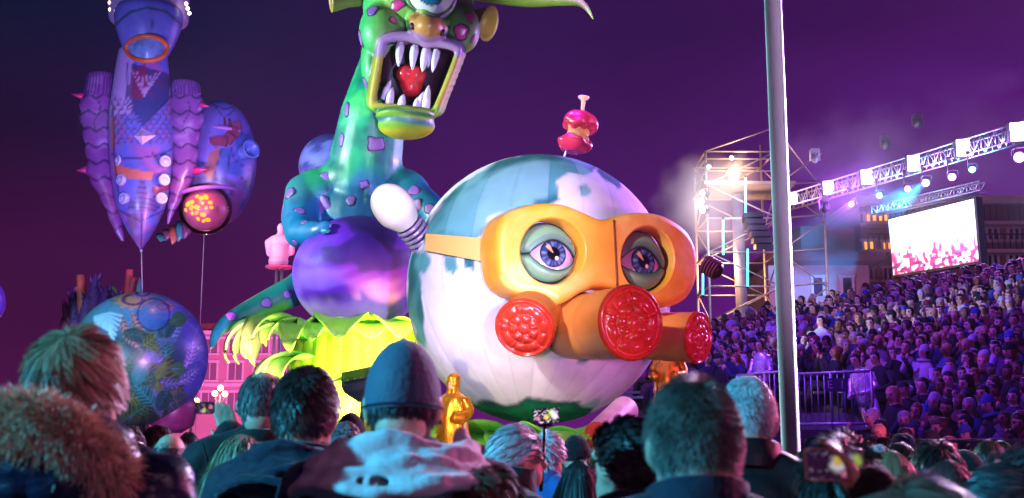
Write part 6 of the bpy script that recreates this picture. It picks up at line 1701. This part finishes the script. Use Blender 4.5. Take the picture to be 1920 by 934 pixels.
# ---- white haired man in profile
h_i = hair(6000, .055, .0021, (190, 188, 196), (236, 234, 240), 'back', .35, .4, .1, 5, .42, -.6, -.02, seed=31, vol=.008)
tI, sI = person('white haired man in profile with glasses and dark coat', 968, 790, 4.3, -72, h_i, BLACK_C, 'stand', 'high', extra=.035)
glasses(tI)
h_j = hair(3500, .045, .0024, (196, 194, 202), (232, 230, 238), 'crown', .4, .4, .1, 4, .45, -.6, -.05, seed=32, vol=.006)
tJ, sJ = person('white haired person in bright blue jacket beyond the man in glasses', 1024, 806, 5.9, -40, h_j, BLUE_C, 'stand', 'plain', extra=.03)
def beanie(t, m_, z0=1.615, rib=30, r=(.086, .106, .13)):
    V = []; nu_, nv_ = 16, 120
    for i in range(nu_):
        th = PI * .54 * i / (nu_ - 1)
        for j in range(nv_):
            a = 2 * PI * j / nv_; q = 1 + .012 * math.sin(rib * a) * math.sin(th) + (.05 if i >= nu_ - 5 else 0)
            V.append((r[0] * q * math.sin(th) * math.cos(a), r[1] * q * math.sin(th) * math.sin(a), 1.632 + r[2] * math.cos(th)))
    local(t, 'beanie', V, [f[::-1] for f in grid_faces(nu_, nv_, True)], m_)
tK, sK = person('person in black ribbed beanie behind the long dark hair', 1080, 813, 6.2, 0, None, cloth('cloth_charcoal', hx(34, 34, 48)), 'puffer', 'plain', extra=.016)
beanie(tK, cloth('knit_black', hx(24, 22, 30), .95, .4, 60))
tN, sN = person('person in smooth black knit cap behind the white haired man', 900, 832, 7.2, 10, None, BLACK_C, 'stand', 'plain', extra=.016)
beanie(tN, cloth('knit_black'), rib=0)
h_l = hair(6000, .34, .0026, (26, 20, 24), (52, 40, 44), 'down', .12, .18, .55, 12, .5, -.6, -.1, seed=33)
tL, sL = person('woman with long straight black hair', 1089, 854, 4.0, 6, h_l, BROWN_C, 'stand', 'plain', extra=.02)
h_m = hair(5000, .07, .0024, (88, 56, 48), (130, 84, 72), 'side', .3, .45, .1, 5, .5, -.6, -.1, seed=34, vol=.01)
tM_, sM = person('person with swept chestnut hair below the white haired man', 905, 872, 2.5, -20, h_m, BROWN_C, 'stand', 'plain', extra=.03)
h_e = hair(7000, .36, .0025, (128, 100, 74), (206, 180, 146), 'down', .15, .3, .5, 12, .5, -.6, -.1, seed=35, curl=.25)
tE, sE = person('woman with long wavy blonde hair beside the ribbed collar', 452, 806, 3.7, 10, h_e, GREY_C, 'stand', 'plain', extra=.02)
h_b = hair(1400, .008, .0016, (70, 60, 58), (96, 84, 82), 'down', .3, .2, .1, 2, .6, -.6, -.3, bald=(0, .0, 1, .95), seed=36)
tB, sB = person('bald man in dark coat before the street lamps', 320, 812, 4.85, 4, h_b, BLACK_C, 'stand', 'plain', extra=.004)
h_c = hair(4500, .055, .0026, (40, 26, 22), (76, 50, 40), 'crown', .5, .6, .1, 6, .5, -.6, -.1, seed=37, curl=.9, vol=.014)
h_c2 = hair(4000, .15, .0026, (58, 34, 26), (96, 60, 46), 'down', .2, .25, .35, 7, .5, -.7, -.2, seed=38, vol=.006)
tC, sC_ = person('person with curly dark brown hair wearing a silver headband', 240, 793, 6.3, 0, h_c, BROWN_C, 'stand', 'plain', extra=.04)
local(tC, 'headband', *tube([(.1 * math.cos(a), .118 * math.sin(a), 1.665 - .03 * math.sin(a)) for a in np.linspace(0, 2 * PI, 40)], .006, 6), M_steel)
person('person with curly dark brown hair without headband', 297, 794, 6.6, -8, h_c, BLACK_C, 'stand', 'plain', extra=.04)
tC3, _ = person('woman with brown bob and pink scarf beside the bald man', 244, 828, 4.7, -15, h_c2, BLACK_C, 'stand', None, extra=.02)
setmat(put('scarf', HOOD, tC3), cloth('scarf_pink', hx(200, 110, 140)))
h_h = hair(4000, .022, .0024, (96, 84, 86), (158, 146, 150), 'crown', .5, .6, 0, 4, .5, -.6, -.1, seed=39, curl=.8, vol=.003)
person('person with curly grey hair in front of the lime skirt', 648, 788, 5.7, -10, h_h, GREY_C, 'stand', 'plain', extra=.02)
tH2, _ = person('person in dark cap behind the curly grey hair', 658, 773, 6.9, 0, None, BLACK_C, 'stand', 'plain', extra=.016)
beanie(tH2, cloth('knit_black'), rib=0)

# ---- right group
h_r = hair(5200, .05, .0022, (24, 20, 22), (46, 36, 38), 'crown', .4, .4, 0, 4, .5, -.55, -.05, seed=41, vol=.004)
tR, sR = person('man with spiky dark hair standing behind the rose gold phone', 1572, 796, 2.6, 0, h_r, TEAL_C, 'stand', 'plain', extra=.045)
M_rose = mat('phone_rose', hx(190, 140, 130), .3, .5)
phone('rose gold phone framing the floats before the spiky haired man', P(1564, 871, 2.10), S(108, 2.10), S(60, 2.10), -2, 0, .55, 2, M_rose)
h_s1 = hair(4500, .30, .0025, (110, 74, 52), (150, 110, 80), 'down', .15, .25, .5, 11, .5, -.6, -.1, seed=42)
person('woman with long light brown hair right of the spiky haired man', 1668, 836, 3.9, 8, h_s1, BROWN_C, 'stand', 'plain', extra=.02)
h_s2 = hair(4500, .07, .0022, (26, 20, 22), (48, 36, 36), 'crown', .3, .3, .1, 5, .5, -.6, -.1, seed=43, vol=.004)
person('person with smooth dark hair before the low front barrier', 1752, 820, 4.4, -10, h_s2, BLACK_C, 'stand', 'plain', extra=.03)
h_s3 = hair(6500, .36, .0026, (50, 28, 30), (92, 54, 56), 'down', .15, .25, .5, 12, .5, -.6, -.1, seed=44)
person('woman with long dark auburn hair behind the tousled brown head', 1776, 852, 3.1, -14, h_s3, BROWN_C, 'stand', 'plain', extra=.02)
person('person with tousled dark brown hair raising the rose gold phone', 1712, 886, 1.72, 5, h_m, BLACK_C, 'phone_right', 'plain', extra=.03)
h_s5 = hair(4500, .05, .0022, (40, 40, 44), (74, 74, 80), 'side', .4, .4, .05, 4, .5, -.6, -.1, seed=45, vol=.004)
person('person with flat dark side swept hair and high black collar', 1896, 838, 2.5, 25, h_s5, BLACK_C, 'stand', 'high', extra=.03)
h_s6 = hair(3000, .10, .0028, (48, 30, 26), (82, 54, 44), 'down', .2, .3, .3, 6, .5, -.6, -.1, seed=46)
person('brunette spectator turned left in front of the low barrier', 1852, 820, 7.6, 95, h_s6, BLACK_C, 'stand', 'plain', extra=.02)
person('second brunette spectator turned left at the shoulder of the first', 1874, 822, 8.1, 80, h_s6, BROWN_C, 'stand', 'plain', extra=.02)
tX, _ = person('spectator in flat black cap before the low barrier', 1806, 838, 6.8, 40, None, GREY_C, 'stand', 'plain', extra=.016)
beanie(tX, cloth('knit_black'), rib=0, r=(.092, .12, .118))
# a few more heads further ahead, seen in the gaps
fill = [(218, 806, 7.6, 0, h_c2, RED_C, 'person with brown bob in red coat behind the curly heads'), (370, 822, 7.8, 20, h_c2, BROWN_C, 'brown haired person in brown coat under the held up phone'), (398, 818, 8.4, -10, h_s1, GREY_C, 'light brown haired person in grey coat under the held up phone'),
        (860, 868, 5.0, 8, h_c, BROWN_C, 'curly brown haired person below the golden performer'), (1508, 838, 6.0, 0, h_c2, BLACK_C, 'brown bobbed person behind the flag pole foot'), (1140, 818, 7.4, -20, h_s2, NAVY_C, 'dark haired person beside the red ended pipe'),
        (1640, 832, 6.4, 10, h_i, RED_C, 'white haired person in red coat behind the light brown hair'), (1690, 826, 7.3, 50, h_s2, NAVY_C, 'dark haired person in navy coat before the low barrier'), (700, 828, 6.2, 0, h_s2, BLACK_C, 'dark haired person hidden behind the cap man'), (355, 806, 9.5, 0, h_h, BLACK_C, 'grey curly haired person at foot of the street lamps')]
for (px_, tp_, Y_, yw_, hm_, ct_, lb_) in fill: person(lb_, px_, tp_, Y_, yw_, hm_, ct_, 'stand', 'plain', extra=.03)
# phone on a selfie stick
ph = phone('bright phone on a selfie stick in front of the globe', P(1024, 780, 4.9), S(50, 4.9), S(30, 4.9), 0, -4, 1.3, 4)
mk('stick', *join(tube([P(1022, 796, 4.92), P(1018, 860, 4.9), P(1014, 920, 4.8)], .008, 8), box(P(1022, 797, 4.92), (.06, .025, .012))), M_phone, ph)
# ---- golden caped performers on the float decks
M_gold = mat('gold_lame', hx(236, 160, 40), .3, .75, var=.15, vscale=8, bump=.8, bscale=11, stretch=(1, 1, .5))
def performer(label, px, top, Y, yaw, h=1.75):
    tp = P(px, top, Y); s = h / 1.75
    t = bpy.data.objects.new('person', None); COL.objects.link(t); _tag(t, label, 'person', 'golden caped performers'); t.location = (tp.x, Y, tp.z - h); t.rotation_euler = (0, 0, R(yaw)); t.scale = (s, s, s)
    put('body', POSES['stand'][0], t)
    rings = []
    for (z, rx, ry, cy) in ((.05, .34, .3, -.02), (.5, .3, .26, -.01), (.95, .26, .21, 0), (1.25, .25, .18, 0), (1.40, .225, .15, -.01), (1.46, .15, .12, -.02), (1.53, .11, .115, -.015), (1.64, .115, .13, -.015), (1.73, .10, .115, -.02), (1.785, .05, .06, -.03), (1.80, .005, .005, -.03)):
        rings.append([((rx * (1 + (.07 * math.sin(9 * a + z * 3) if z < 1.3 else .03 * math.sin(5 * a)))) * math.cos(a), cy + ry * (1 + (.07 * math.sin(7 * a + 2) if z < 1.3 else 0)) * math.sin(a), z) for a in [2 * PI * k / 56 for k in range(56)]])
    A = np.array(rings); A = np.stack([spline(A[:, k], 5) for k in range(56)], 1)
    V, F = loft([list(map(tuple, r_)) for r_ in A], False, True); V = np.array(V)
    dr_ = np.c_[V[:, 0], V[:, 1], V[:, 2] * 0]; dr_ /= np.linalg.norm(dr_, axis=1)[:, None] + 1e-6
    V = V + dr_ * (.09 * (fbm(V * np.array([9, 9, 3.2]), 3) - .5) * (V[:, 2] < 1.7))[:, None]
    me = mesh('cape', V, F, M_gold); put('cape', me, t)
    for sx in (-1, 1): put('sleeve', mesh('sleeve', *stube([(sx * .2, -.01, 1.38, .085), (sx * .3, .0, 1.18, .08), (sx * .24, .17, 1.08, .1), (sx * .17, .28, 1.1, .085)], 14, 5), M_gold), t)
    return t
performer('performer in hooded golden cape between the two floats', 850, 704, 18.2, 150)
performer('performer in golden hooded cape under the right filter', 1252, 640, 21.8, 160)
dk_ = thing('float_platform', 'low dark platform carrying the golden performers beside the globe', 'platform', (P(850, 700, 18.2).x, 18.2, 0))
for (px_, tp_, Y_) in ((850, 704, 18.2), (1252, 640, 21.8)):
    c = P(px_, tp_, Y_); z_ = c.z - 1.75
    mk('deck', *box((c.x, Y_, z_ - .06), (.9, .9, .1)), M_blk, dk_, smooth=False)
    mk('leg', *tube([(c.x, Y_, z_ - .1), (c.x, Y_, 0)], .08, 8), M_blk, dk_)
spot('performer_spot', P(780, 840, 15.5), P(850, 770, 18.2), 260, (1, .85, .4), 60, .5, .1)

# ---- back seams and yokes sewn on the nearer jackets
def seams(t, pose_, lines):
    jm_ = POSES[pose_][1]; V = [v.co.copy() for v in jm_.vertices]; bv = BVHTree.FromPolygons(V, [tuple(p_.vertices) for p_ in jm_.polygons])
    for pts in lines:
        path = []
        for x_, z_ in spline(pts, 6):
            h_, n_, _, _ = bv.ray_cast(Vector((x_, -1, z_)), Vector((0, 1, 0)))
            if h_ is not None: path.append(h_ + Vector((0, -.001, .05)))
        if len(path) > 3: local(t, 'seam', *tube(path, .0026, 6), mat('seam_thread', hx(10, 12, 20), .8))
LN = [[(-.2, 1.345), (0, 1.352), (.2, 1.345)], [(0, 1.35), (.002, 1.2), (0, 1.0)], [(-.19, 1.45), (-.165, 1.36), (-.17, 1.24)], [(.19, 1.45), (.165, 1.36), (.17, 1.24)]]
for t_, p_ in ((tP, 'puffer'), (tF, 'stand'), (tD, 'phone_left'), (tG, 'stand'), (tO, 'stand'), (tR, 'stand')): seams(t_, p_, LN)
# ---- clipped hair running down the nape
def nape(t, col):
    V = []; n = 30
    for z_, r_, cy in ((1.60, .074, -.016), (1.575, .0655, -.028), (1.545, .0635, -.026), (1.51, .0635, -.022), (1.47, .064, -.02)):
        for k in range(n):
            a = PI * (1.08 + .84 * k / (n - 1)); V.append((r_ * math.cos(a), cy + r_ * math.sin(a), z_))
    local(t, 'nape_hair', V, [f[::-1] for f in grid_faces(5, n)], mat('nape_stubble', hx(*col), .7, var=.4, vscale=120, bump=.6, bscale=260))
nape(tG, (34, 28, 30)); nape(tP, (78, 66, 62)); nape(tQ, (170, 168, 174))
# ================================================================== spectators on the grandstand
SKINS = [('fair', hx(214, 170, 148)), ('tan', hx(186, 136, 108)), ('brown', hx(122, 84, 64))]
HAIRS = [('black', hx(24, 20, 22)), ('brown', hx(64, 42, 32)), ('blond', hx(176, 140, 96)), ('grey', hx(150, 148, 152)), ('red', hx(120, 58, 34))]
COATS = [('black', hx(22, 22, 28)), ('navy', hx(30, 40, 76)), ('grey', hx(104, 104, 112)), ('beige', hx(186, 166, 140)), ('red', hx(110, 30, 40)), ('white', hx(180, 178, 186)), ('blue', hx(50, 76, 130)), ('brown', hx(90, 64, 48)), ('purple', hx(96, 60, 120))]
HATS = [('red', hx(110, 30, 44)), ('white', hx(170, 168, 176)), ('black', hx(20, 20, 24)), ('blue', hx(50, 80, 150))]
M_sk = {k: mat('spectator_skin_' + k, c, .55, var=.06) for k, c in SKINS}
M_hr = {k: mat('spectator_hair_' + k, c, .55, var=.2, vscale=30) for k, c in HAIRS}
M_ct = {k: mat('spectator_coat_' + k, c, .8, var=.2, vscale=9, bump=.4, bscale=22) for k, c in COATS}
M_ht = {k: mat('spectator_hat_' + k, c, .85, var=.15, vscale=20) for k, c in HATS}
M_eye = mat('eye_dark', hx(24, 16, 16), .3)
M_silver = mat('silver_costume', hx(225, 225, 235), .3, .5, var=.3, vscale=14, bump=.7, bscale=14)
def spectator(style, skin, hr, coat, hat, armup=0, stand=False, seed=0):
    """seated (or standing) figure, hips at z 0, facing +y; slots skin, hair, coat, hat, eyes"""
    rg = np.random.default_rng(seed)
    rings = [(-.08, .15, .13, -.01), (.0, .17, .135, 0), (.14, .17, .125, .0), (.30, .185, .125, .0), (.42, .20, .115, -.01), (.49, .19, .10, -.015), (.535, .13, .085, -.015), (.565, .07, .065, -.01), (.60, .056, .058, .0), (.635, .062, .074, .014), (.67, .070, .088, .016), (.705, .074, .094, .012), (.745, .077, .097, .006), (.785, .076, .096, .0), (.825, .066, .084, -.004), (.855, .044, .056, -.006), (.868, .012, .014, -.006)]
    rings = [(z, rx * (1.07 if z > .61 else 1), ry, cy) if z < .6 else (.6 + (z - .6) * .88, rx * 1.06, ry, cy) for z, rx, ry, cy in rings]
    n = 18; V = []; 
    for z, rx, ry, cy in rings:
        for k in range(n):
            a = 2 * PI * k / n; x_, y_ = rx * math.cos(a), cy + ry * math.sin(a); f = math.sin(a)
            if z > .6 and f > .97: y_ += (.024 if .68 < z < .70 else .005)
            if z > .6 and hr:       # hair volume at the back and on top
                b = max(0, -f * .7 + .15)
                if style == 'long': x_ *= 1 + .28 * b; y_ -= .03 * b
                if style == 'curly' and z > .66: x_ *= 1.12 + .1 * math.sin(7 * a + z * 40); y_ = cy + (y_ - cy) * (1.1 if f < .3 else 1.0)
            if hat and z > .725: x_ *= 1.07; y_ = cy + (y_ - cy) * 1.07
            if z < .5: x_ *= 1 + .05 * math.sin(5 * a + z * 11 + seed); y_ *= 1 + .06 * math.sin(4 * a + z * 9 + seed)
            V.append((x_, y_, z + (.018 if hat and z > .82 else 0)))
    F, mi = [], []
    for i in range(len(rings) - 1):
        for k in range(n):
            a = 2 * PI * (k + .5) / n; f = math.sin(a); z = (rings[i][0] + rings[i + 1][0]) / 2
            F.append((i * n + k, i * n + (k + 1) % n, (i + 1) * n + (k + 1) % n, (i + 1) * n + k))
            if z < .56: m_ = 2
            elif hat and z > .735: m_ = 3
            elif style == 'hood' and (z > .76 or f < .5): m_ = 2
            elif z > .765 or (z > .715 and f < .72) or (z > .655 and f < .42) or (z > .615 and f < .15) or (style == 'long' and f < .5 and z > .575): m_ = 1
            else: m_ = 0
            mi.append(m_)
    F.append(tuple(range((len(rings) - 1) * n, len(rings) * n))); mi.append(3 if hat else (2 if style == 'hood' else 1))
    F.append(tuple(range(n))[::-1]); mi.append(2)
    def add(vf, m_):
        o = len(V); V.extend(tuple(v) for v in vf[0]); F.extend(tuple(i + o for i in f) for f in vf[1]); mi.extend([m_] * len(vf[1]))
    for s in (-1, 1):
        add(box((s * .03, .102, .707), (.030, .016, .014)), 4); add(box((s * .03, .104, .726), (.038, .014, .008)), 1)
        if stand: add(tube([(s * .085, 0, 0), (s * .09, .01, -.42), (s * .095, 0, -.84)], [.095, .07, .06], 8), 2)
        else: add(tube([(s * .09, -.02, .02), (s * .1, .24, .06), (s * .11, .42, .04), (s * .11, .45, -.06), (s * .11, .44, -.42)], [.09, .085, .07, .065, .055], 8), 2)
        up = armup == 2 or (armup == 1 and s > 0)
        if up:
            add(tube([(s * .19, 0, .43), (s * .25, .12, .26), (s * .20, .27, .36), (s * .10, .31, .55)], [.062, .056, .05, .042], 8), 2); add(ball((s * .085, .31, .60), (.03, .03, .05), 6, 8), 0)
        else:
            add(tube([(s * .19, -.01, .43), (s * .25, .02, .2), (s * .18, .2, .12), (s * .06, .27, .14)], [.062, .056, .05, .045], 8), 2); add(ball((s * .05, .28, .145), (.035, .045, .03), 6, 8), 0)
    if style == 'long':
        add(tube([(0, -.075, .74), (0, -.10, .58), (0, -.11, .42)], [.06, .085, .05], 10, flat=.5, up=(0, 1, 0)), 1)
    if style == 'scarf': add(tube([(.1 * math.cos(a), .09 * math.sin(a) - .01, .56) for a in np.linspace(0, 2 * PI, 14)], .032, 8, cap=False), 3)
    ht = M_ht[hat] if hat else M_ht['red']
    return V, F, mi, [M_sk[skin], M_hr[hr], M_ct[coat] if coat != 'silver' else M_silver, ht, M_eye]
styles = ['short', 'long', 'curly', 'short', 'long', 'hood', 'scarf']
combos = []
rc = np.random.default_rng(77)
seen = set()
while len(combos) < 316:
    st = styles[rc.integers(len(styles))]; sk = ['fair', 'fair', 'tan', 'brown'][rc.integers(4)]; hr_ = HAIRS[rc.choice(5, p=[.4, .36, .1, .09, .05])][0]
    ct = COATS[rc.choice(9, p=[.4, .22, .1, .04, .06, .03, .06, .06, .03])][0]; ha = HATS[rc.choice(4, p=[.1, .25, .45, .2])][0] if rc.random() < .13 and st not in ('hood',) else None
    au = [0, 0, 0, 1, 2][rc.integers(5)]
    key = (st, hr_, ct, ha, au)
    if key in seen: continue
    seen.add(key); combos.append((st, sk, hr_, ct, ha, au))
def combo_label(c):
    st, sk, hr_, ct, ha, au = c
    h_ = {'short': 'short', 'long': 'long', 'curly': 'bushy', 'hood': 'hidden', 'scarf': 'short'}[st]
    a = f'{ha} hat over {hr_} hair' if ha else (f'hood up over {hr_} hair' if st == 'hood' else f'{h_} {hr_} hair')
    a = a.replace(' over ' + hr_ + ' hair', ', ' + hr_ + ' hair')
    s_ = ' and scarf' if st == 'scarf' else (' long' if ha and st == 'long' else (' bushy' if ha and st == 'curly' else ''))
    r_ = f'spectator with {a}{s_} in {ct} coat' + {0: '', 1: ' one hand raised', 2: ' both hands raised'}[au] + ' on the grandstand'
    return r_ if len(r_.split()) <= 15 else r_.replace('spectator with ', 'spectator, ').replace(' on the grandstand', ' on grandstand')
cm = []
for i, c in enumerate(combos[:300]):
    V, F, mi, ms = spectator(*c[:5], armup=c[5], seed=i)
    cm.append((mesh('spectator', V, F, ms, mi), combo_label(c), (V, F, mi, ms)))
face0 = math.degrees(math.atan2(-.62, -.78)) - 90
seats = []
rs = np.random.default_rng(5)
for k in range(NR):
    sp = row_span(k)
    if not sp: continue
    t_ = sp[0] + rs.random() * .3
    while t_ < sp[1]:
        p = SA + SG * (k * ROW + .12 + rs.normal() * .05) + SE * t_
        z = Z0 + k * RISE + .44
        px_, py_ = PX((p.x, p.y, z + .7))
        if 1225 < px_ < 1975 and rs.random() < .96: seats.append((p.x, p.y, z + rs.normal() * .035, px_, py_, k))
        t_ += .36 + rs.random() * .12
print('seats', len(seats))
seats.sort(key=lambda s_: s_[1])
near, far = seats[:300], seats[300:]
def place(me_, x_, y_, z_, yaw, s_, label, group):
    o = bpy.data.objects.new('spectator', me_); COL.objects.link(o); o.location = (x_, y_, z_); o.rotation_euler = (R(rs.normal() * 5), R(rs.normal() * 6), R(yaw)); o.scale = (s_, s_, s_)
    return _tag(o, label, 'person', group)
for i_, (x_, y_, z_, px_, py_, k) in enumerate(near):
    m_, lb_, _ = cm[i_]
    yw = face0 + rs.normal() * 26
    place(m_, x_, y_, z_, yw, (.95 + rs.random() * .15), lb_, 'spectators on the grandstand')
# the rest, too small to pick apart, as one mass
slots = []; VV, FF, MI = [], [], []
for (x_, y_, z_, px_, py_, k) in far:
    V, F, mi, ms = cm[rs.integers(len(cm))][2]
    ix = []
    for m_ in ms:
        if m_ not in slots: slots.append(m_)
        ix.append(slots.index(m_))
    a = R(face0 + rs.normal() * 16); s_ = .97 + rs.random() * .12; o = len(VV); ca, sa = math.cos(a) * s_, math.sin(a) * s_
    VV.extend((x_ + ca * v[0] - sa * v[1], y_ + sa * v[0] + ca * v[1], z_ + s_ * v[2]) for v in V)
    FF.extend(tuple(i + o for i in f) for f in F); MI.extend(ix[i] for i in mi)
if far: _tag(mk('crowd', VV, FF, slots, None, MI), 'far mass of small spectators filling the upper grandstand', 'crowd', kind='stuff')
# standing people: stewards in silver costumes and latecomers on the top step
def standing(px, top, Y, style, sk, hr_, ct, ha, label, yaw=None, seed=0, group=None):
    V, F, mi, ms = spectator(style, sk, hr_, ct, ha, 0, True, seed)
    tp = P(px, top, Y); place(mesh('standing_spectator', V, F, ms, mi), tp.x, Y, tp.z - .875, yaw if yaw is not None else face0, 1.0, label, group).name = 'standing_spectator'
for i, (px_, tp_, Y_, ct_, hr_, lb_) in enumerate(((1622, 655, 19.6, 'silver', 'black', 'steward in crinkled silver costume standing at the barrier corner'), (1653, 652, 20.2, 'black', 'black', 'dark coated person standing beside the silver steward at the barrier'), (1728, 620, 22.5, 'silver', 'brown', 'steward in silver costume standing mid grandstand beside dark companion'), (1752, 600, 23.0, 'black', 'black', 'dark companion standing next to the silver steward mid grandstand'),
        (1534, 588, 24.5, 'white', 'black', 'person in white top standing in the stand beside the flag pole'), (1426, 632, 23.0, 'silver', 'brown', 'steward in silver standing behind the white haired man'), (1858, 575, 25.5, 'silver', 'black', 'steward in silver high up in the near grandstand'), (1612, 536, 31.5, 'black', 'blond', 'latecomer in black standing on the top step near the low building'), (1560, 540, 31.5, 'beige', 'brown', 'latecomer in beige on the top step before the low building doors'), (1567, 541, 31.9, 'navy', 'grey', 'latecomer in navy on the top step before the low building doors'),
        (1722, 512, 32.2, 'navy', 'black', 'standing person in navy directly under the screen crowd picture'), (1768, 508, 32.4, 'grey', 'grey', 'standing grey haired person in grey under the screen'), (1842, 497, 32.9, 'black', 'brown', 'standing person in black beside the far screen edge'), (1862, 492, 33.0, 'navy', 'brown', 'standing person in navy next to the blond one in blue'), (1910, 480, 33.3, 'blue', 'blond', 'standing blond person in blue on the top row'))):
    standing(px_, tp_, Y_, 'short', 'fair', hr_, ct_, None, lb_, seed=200 + i)
# ground level onlookers in front of the tall barrier
for i in range(16):
    px_ = 1495 + 13 * i + rs.normal() * 4; Y_ = 13.5 + rs.random() * 3.5
    if px_ > 1660: Y_ = 12.2 - rs.random() * 1.2
    c = combos[300 + i]
    V, F, mi, ms = spectator(c[0], c[1], c[2], c[3], c[4], c[5], True, 300 + i)
    tp = P(px_, 775 + rs.random() * 40 if px_ < 1660 else 828, Y_)
    o = place(mesh('onlooker', V, F, ms, mi), tp.x, Y_, .84, rs.normal() * 40 + 60, 1.0, combo_label(c).replace('on the grandstand', 'before barriers').replace('on grandstand', 'before barriers'), 'onlookers before the barriers'); o.name = 'onlooker'
# ================================================================== stage haze
def volume_mat(name, dens, col, aniso=.2):
    m_ = bpy.data.materials.new(name); m_.use_nodes = True; n = m_.node_tree.nodes; n.clear()
    o = n.new('ShaderNodeOutputMaterial'); v = n.new('ShaderNodeVolumePrincipled')
    v.inputs['Density'].default_value = dens; v.inputs['Color'].default_value = (*col, 1); v.inputs['Anisotropy'].default_value = aniso
    m_.node_tree.links.new(v.outputs[0], o.inputs['Volume']); return m_, v, n
m_hz, v_, n_ = volume_mat('stage_haze', .00025, (.92, .86, .95), .15)
V, F = box((0, 285, 13.5), (640, 660, 29))
_tag(mk('haze', V, F, m_hz, None, smooth=False), 'thin even stage haze hanging over the square', None, kind='stuff')
# ---- drifting smoke beside the lighting tower
def smoke(name, label, c, r, dens, col, seed):
    m_, v, n = volume_mat(name, dens, col, .1); l = m_.node_tree.links
    tc = n.new('ShaderNodeTexCoord'); no = n.new('ShaderNodeTexNoise'); no.inputs['Scale'].default_value = .55; no.inputs['Detail'].default_value = 4
    mp = n.new('ShaderNodeMapping'); mp.inputs['Location'].default_value = (seed, 2 * seed, 0)
    l.new(tc.outputs['Object'], mp.inputs[0]); l.new(mp.outputs[0], no.inputs['Vector'])
    vs = n.new('ShaderNodeVectorMath'); vs.operation = 'DIVIDE'; vs.inputs[1].default_value = r; l.new(tc.outputs['Object'], vs.inputs[0])
    ln = n.new('ShaderNodeVectorMath'); ln.operation = 'LENGTH'; l.new(vs.outputs[0], ln.inputs[0])
    fa = n.new('ShaderNodeMapRange'); fa.inputs[1].default_value = 1; fa.inputs[2].default_value = .25; fa.inputs[3].default_value = -.35; fa.inputs[4].default_value = .35; l.new(ln.outputs['Value'], fa.inputs[0])
    ad = n.new('ShaderNodeMath'); ad.operation = 'ADD'; l.new(no.outputs[0], ad.inputs[0]); l.new(fa.outputs[0], ad.inputs[1])
    mr = n.new('ShaderNodeMapRange'); mr.inputs[1].default_value = .42; mr.inputs[2].default_value = .85; mr.inputs[3].default_value = 0; mr.inputs[4].default_value = dens; l.new(ad.outputs[0], mr.inputs[0])
    l.new(mr.outputs[0], v.inputs['Density'])
    V, F = ball((0, 0, 0), r, 16, 24)
    o = bpy.data.objects.new('smoke_cloud', mesh('smoke_cloud', V, F, m_)); COL.objects.link(o); o.location = c
    return _tag(o, label, 'smoke', kind='stuff')
smoke('tower_smoke', 'pale lit smoke drifting left of the scaffold tower', P(1330, 385, 44.2), (3.4, 2.4, 3.2), .24, (.9, .9, .95), 3)
smoke('stand_smoke', 'thin blue smoke before the low building', P(1560, 470, 50), (5.0, 2.4, 3.4), .22, (.9, .92, .95), 8)
spot('smoke_spot', P(1400, 300, 40), P(1310, 410, 45), 2600, (.35, .55, 1), 60, .6, .2)
lamp('blinder_side_light', P(1312, 382, 43.6), 90, (1, .8, .7), .25)
smoke('truss_smoke', 'thin violet lit haze drifting around the lamp truss', P(1800, 330, 40.5), (10, 3.5, 4.5), .08, (.92, .88, .95), 15)
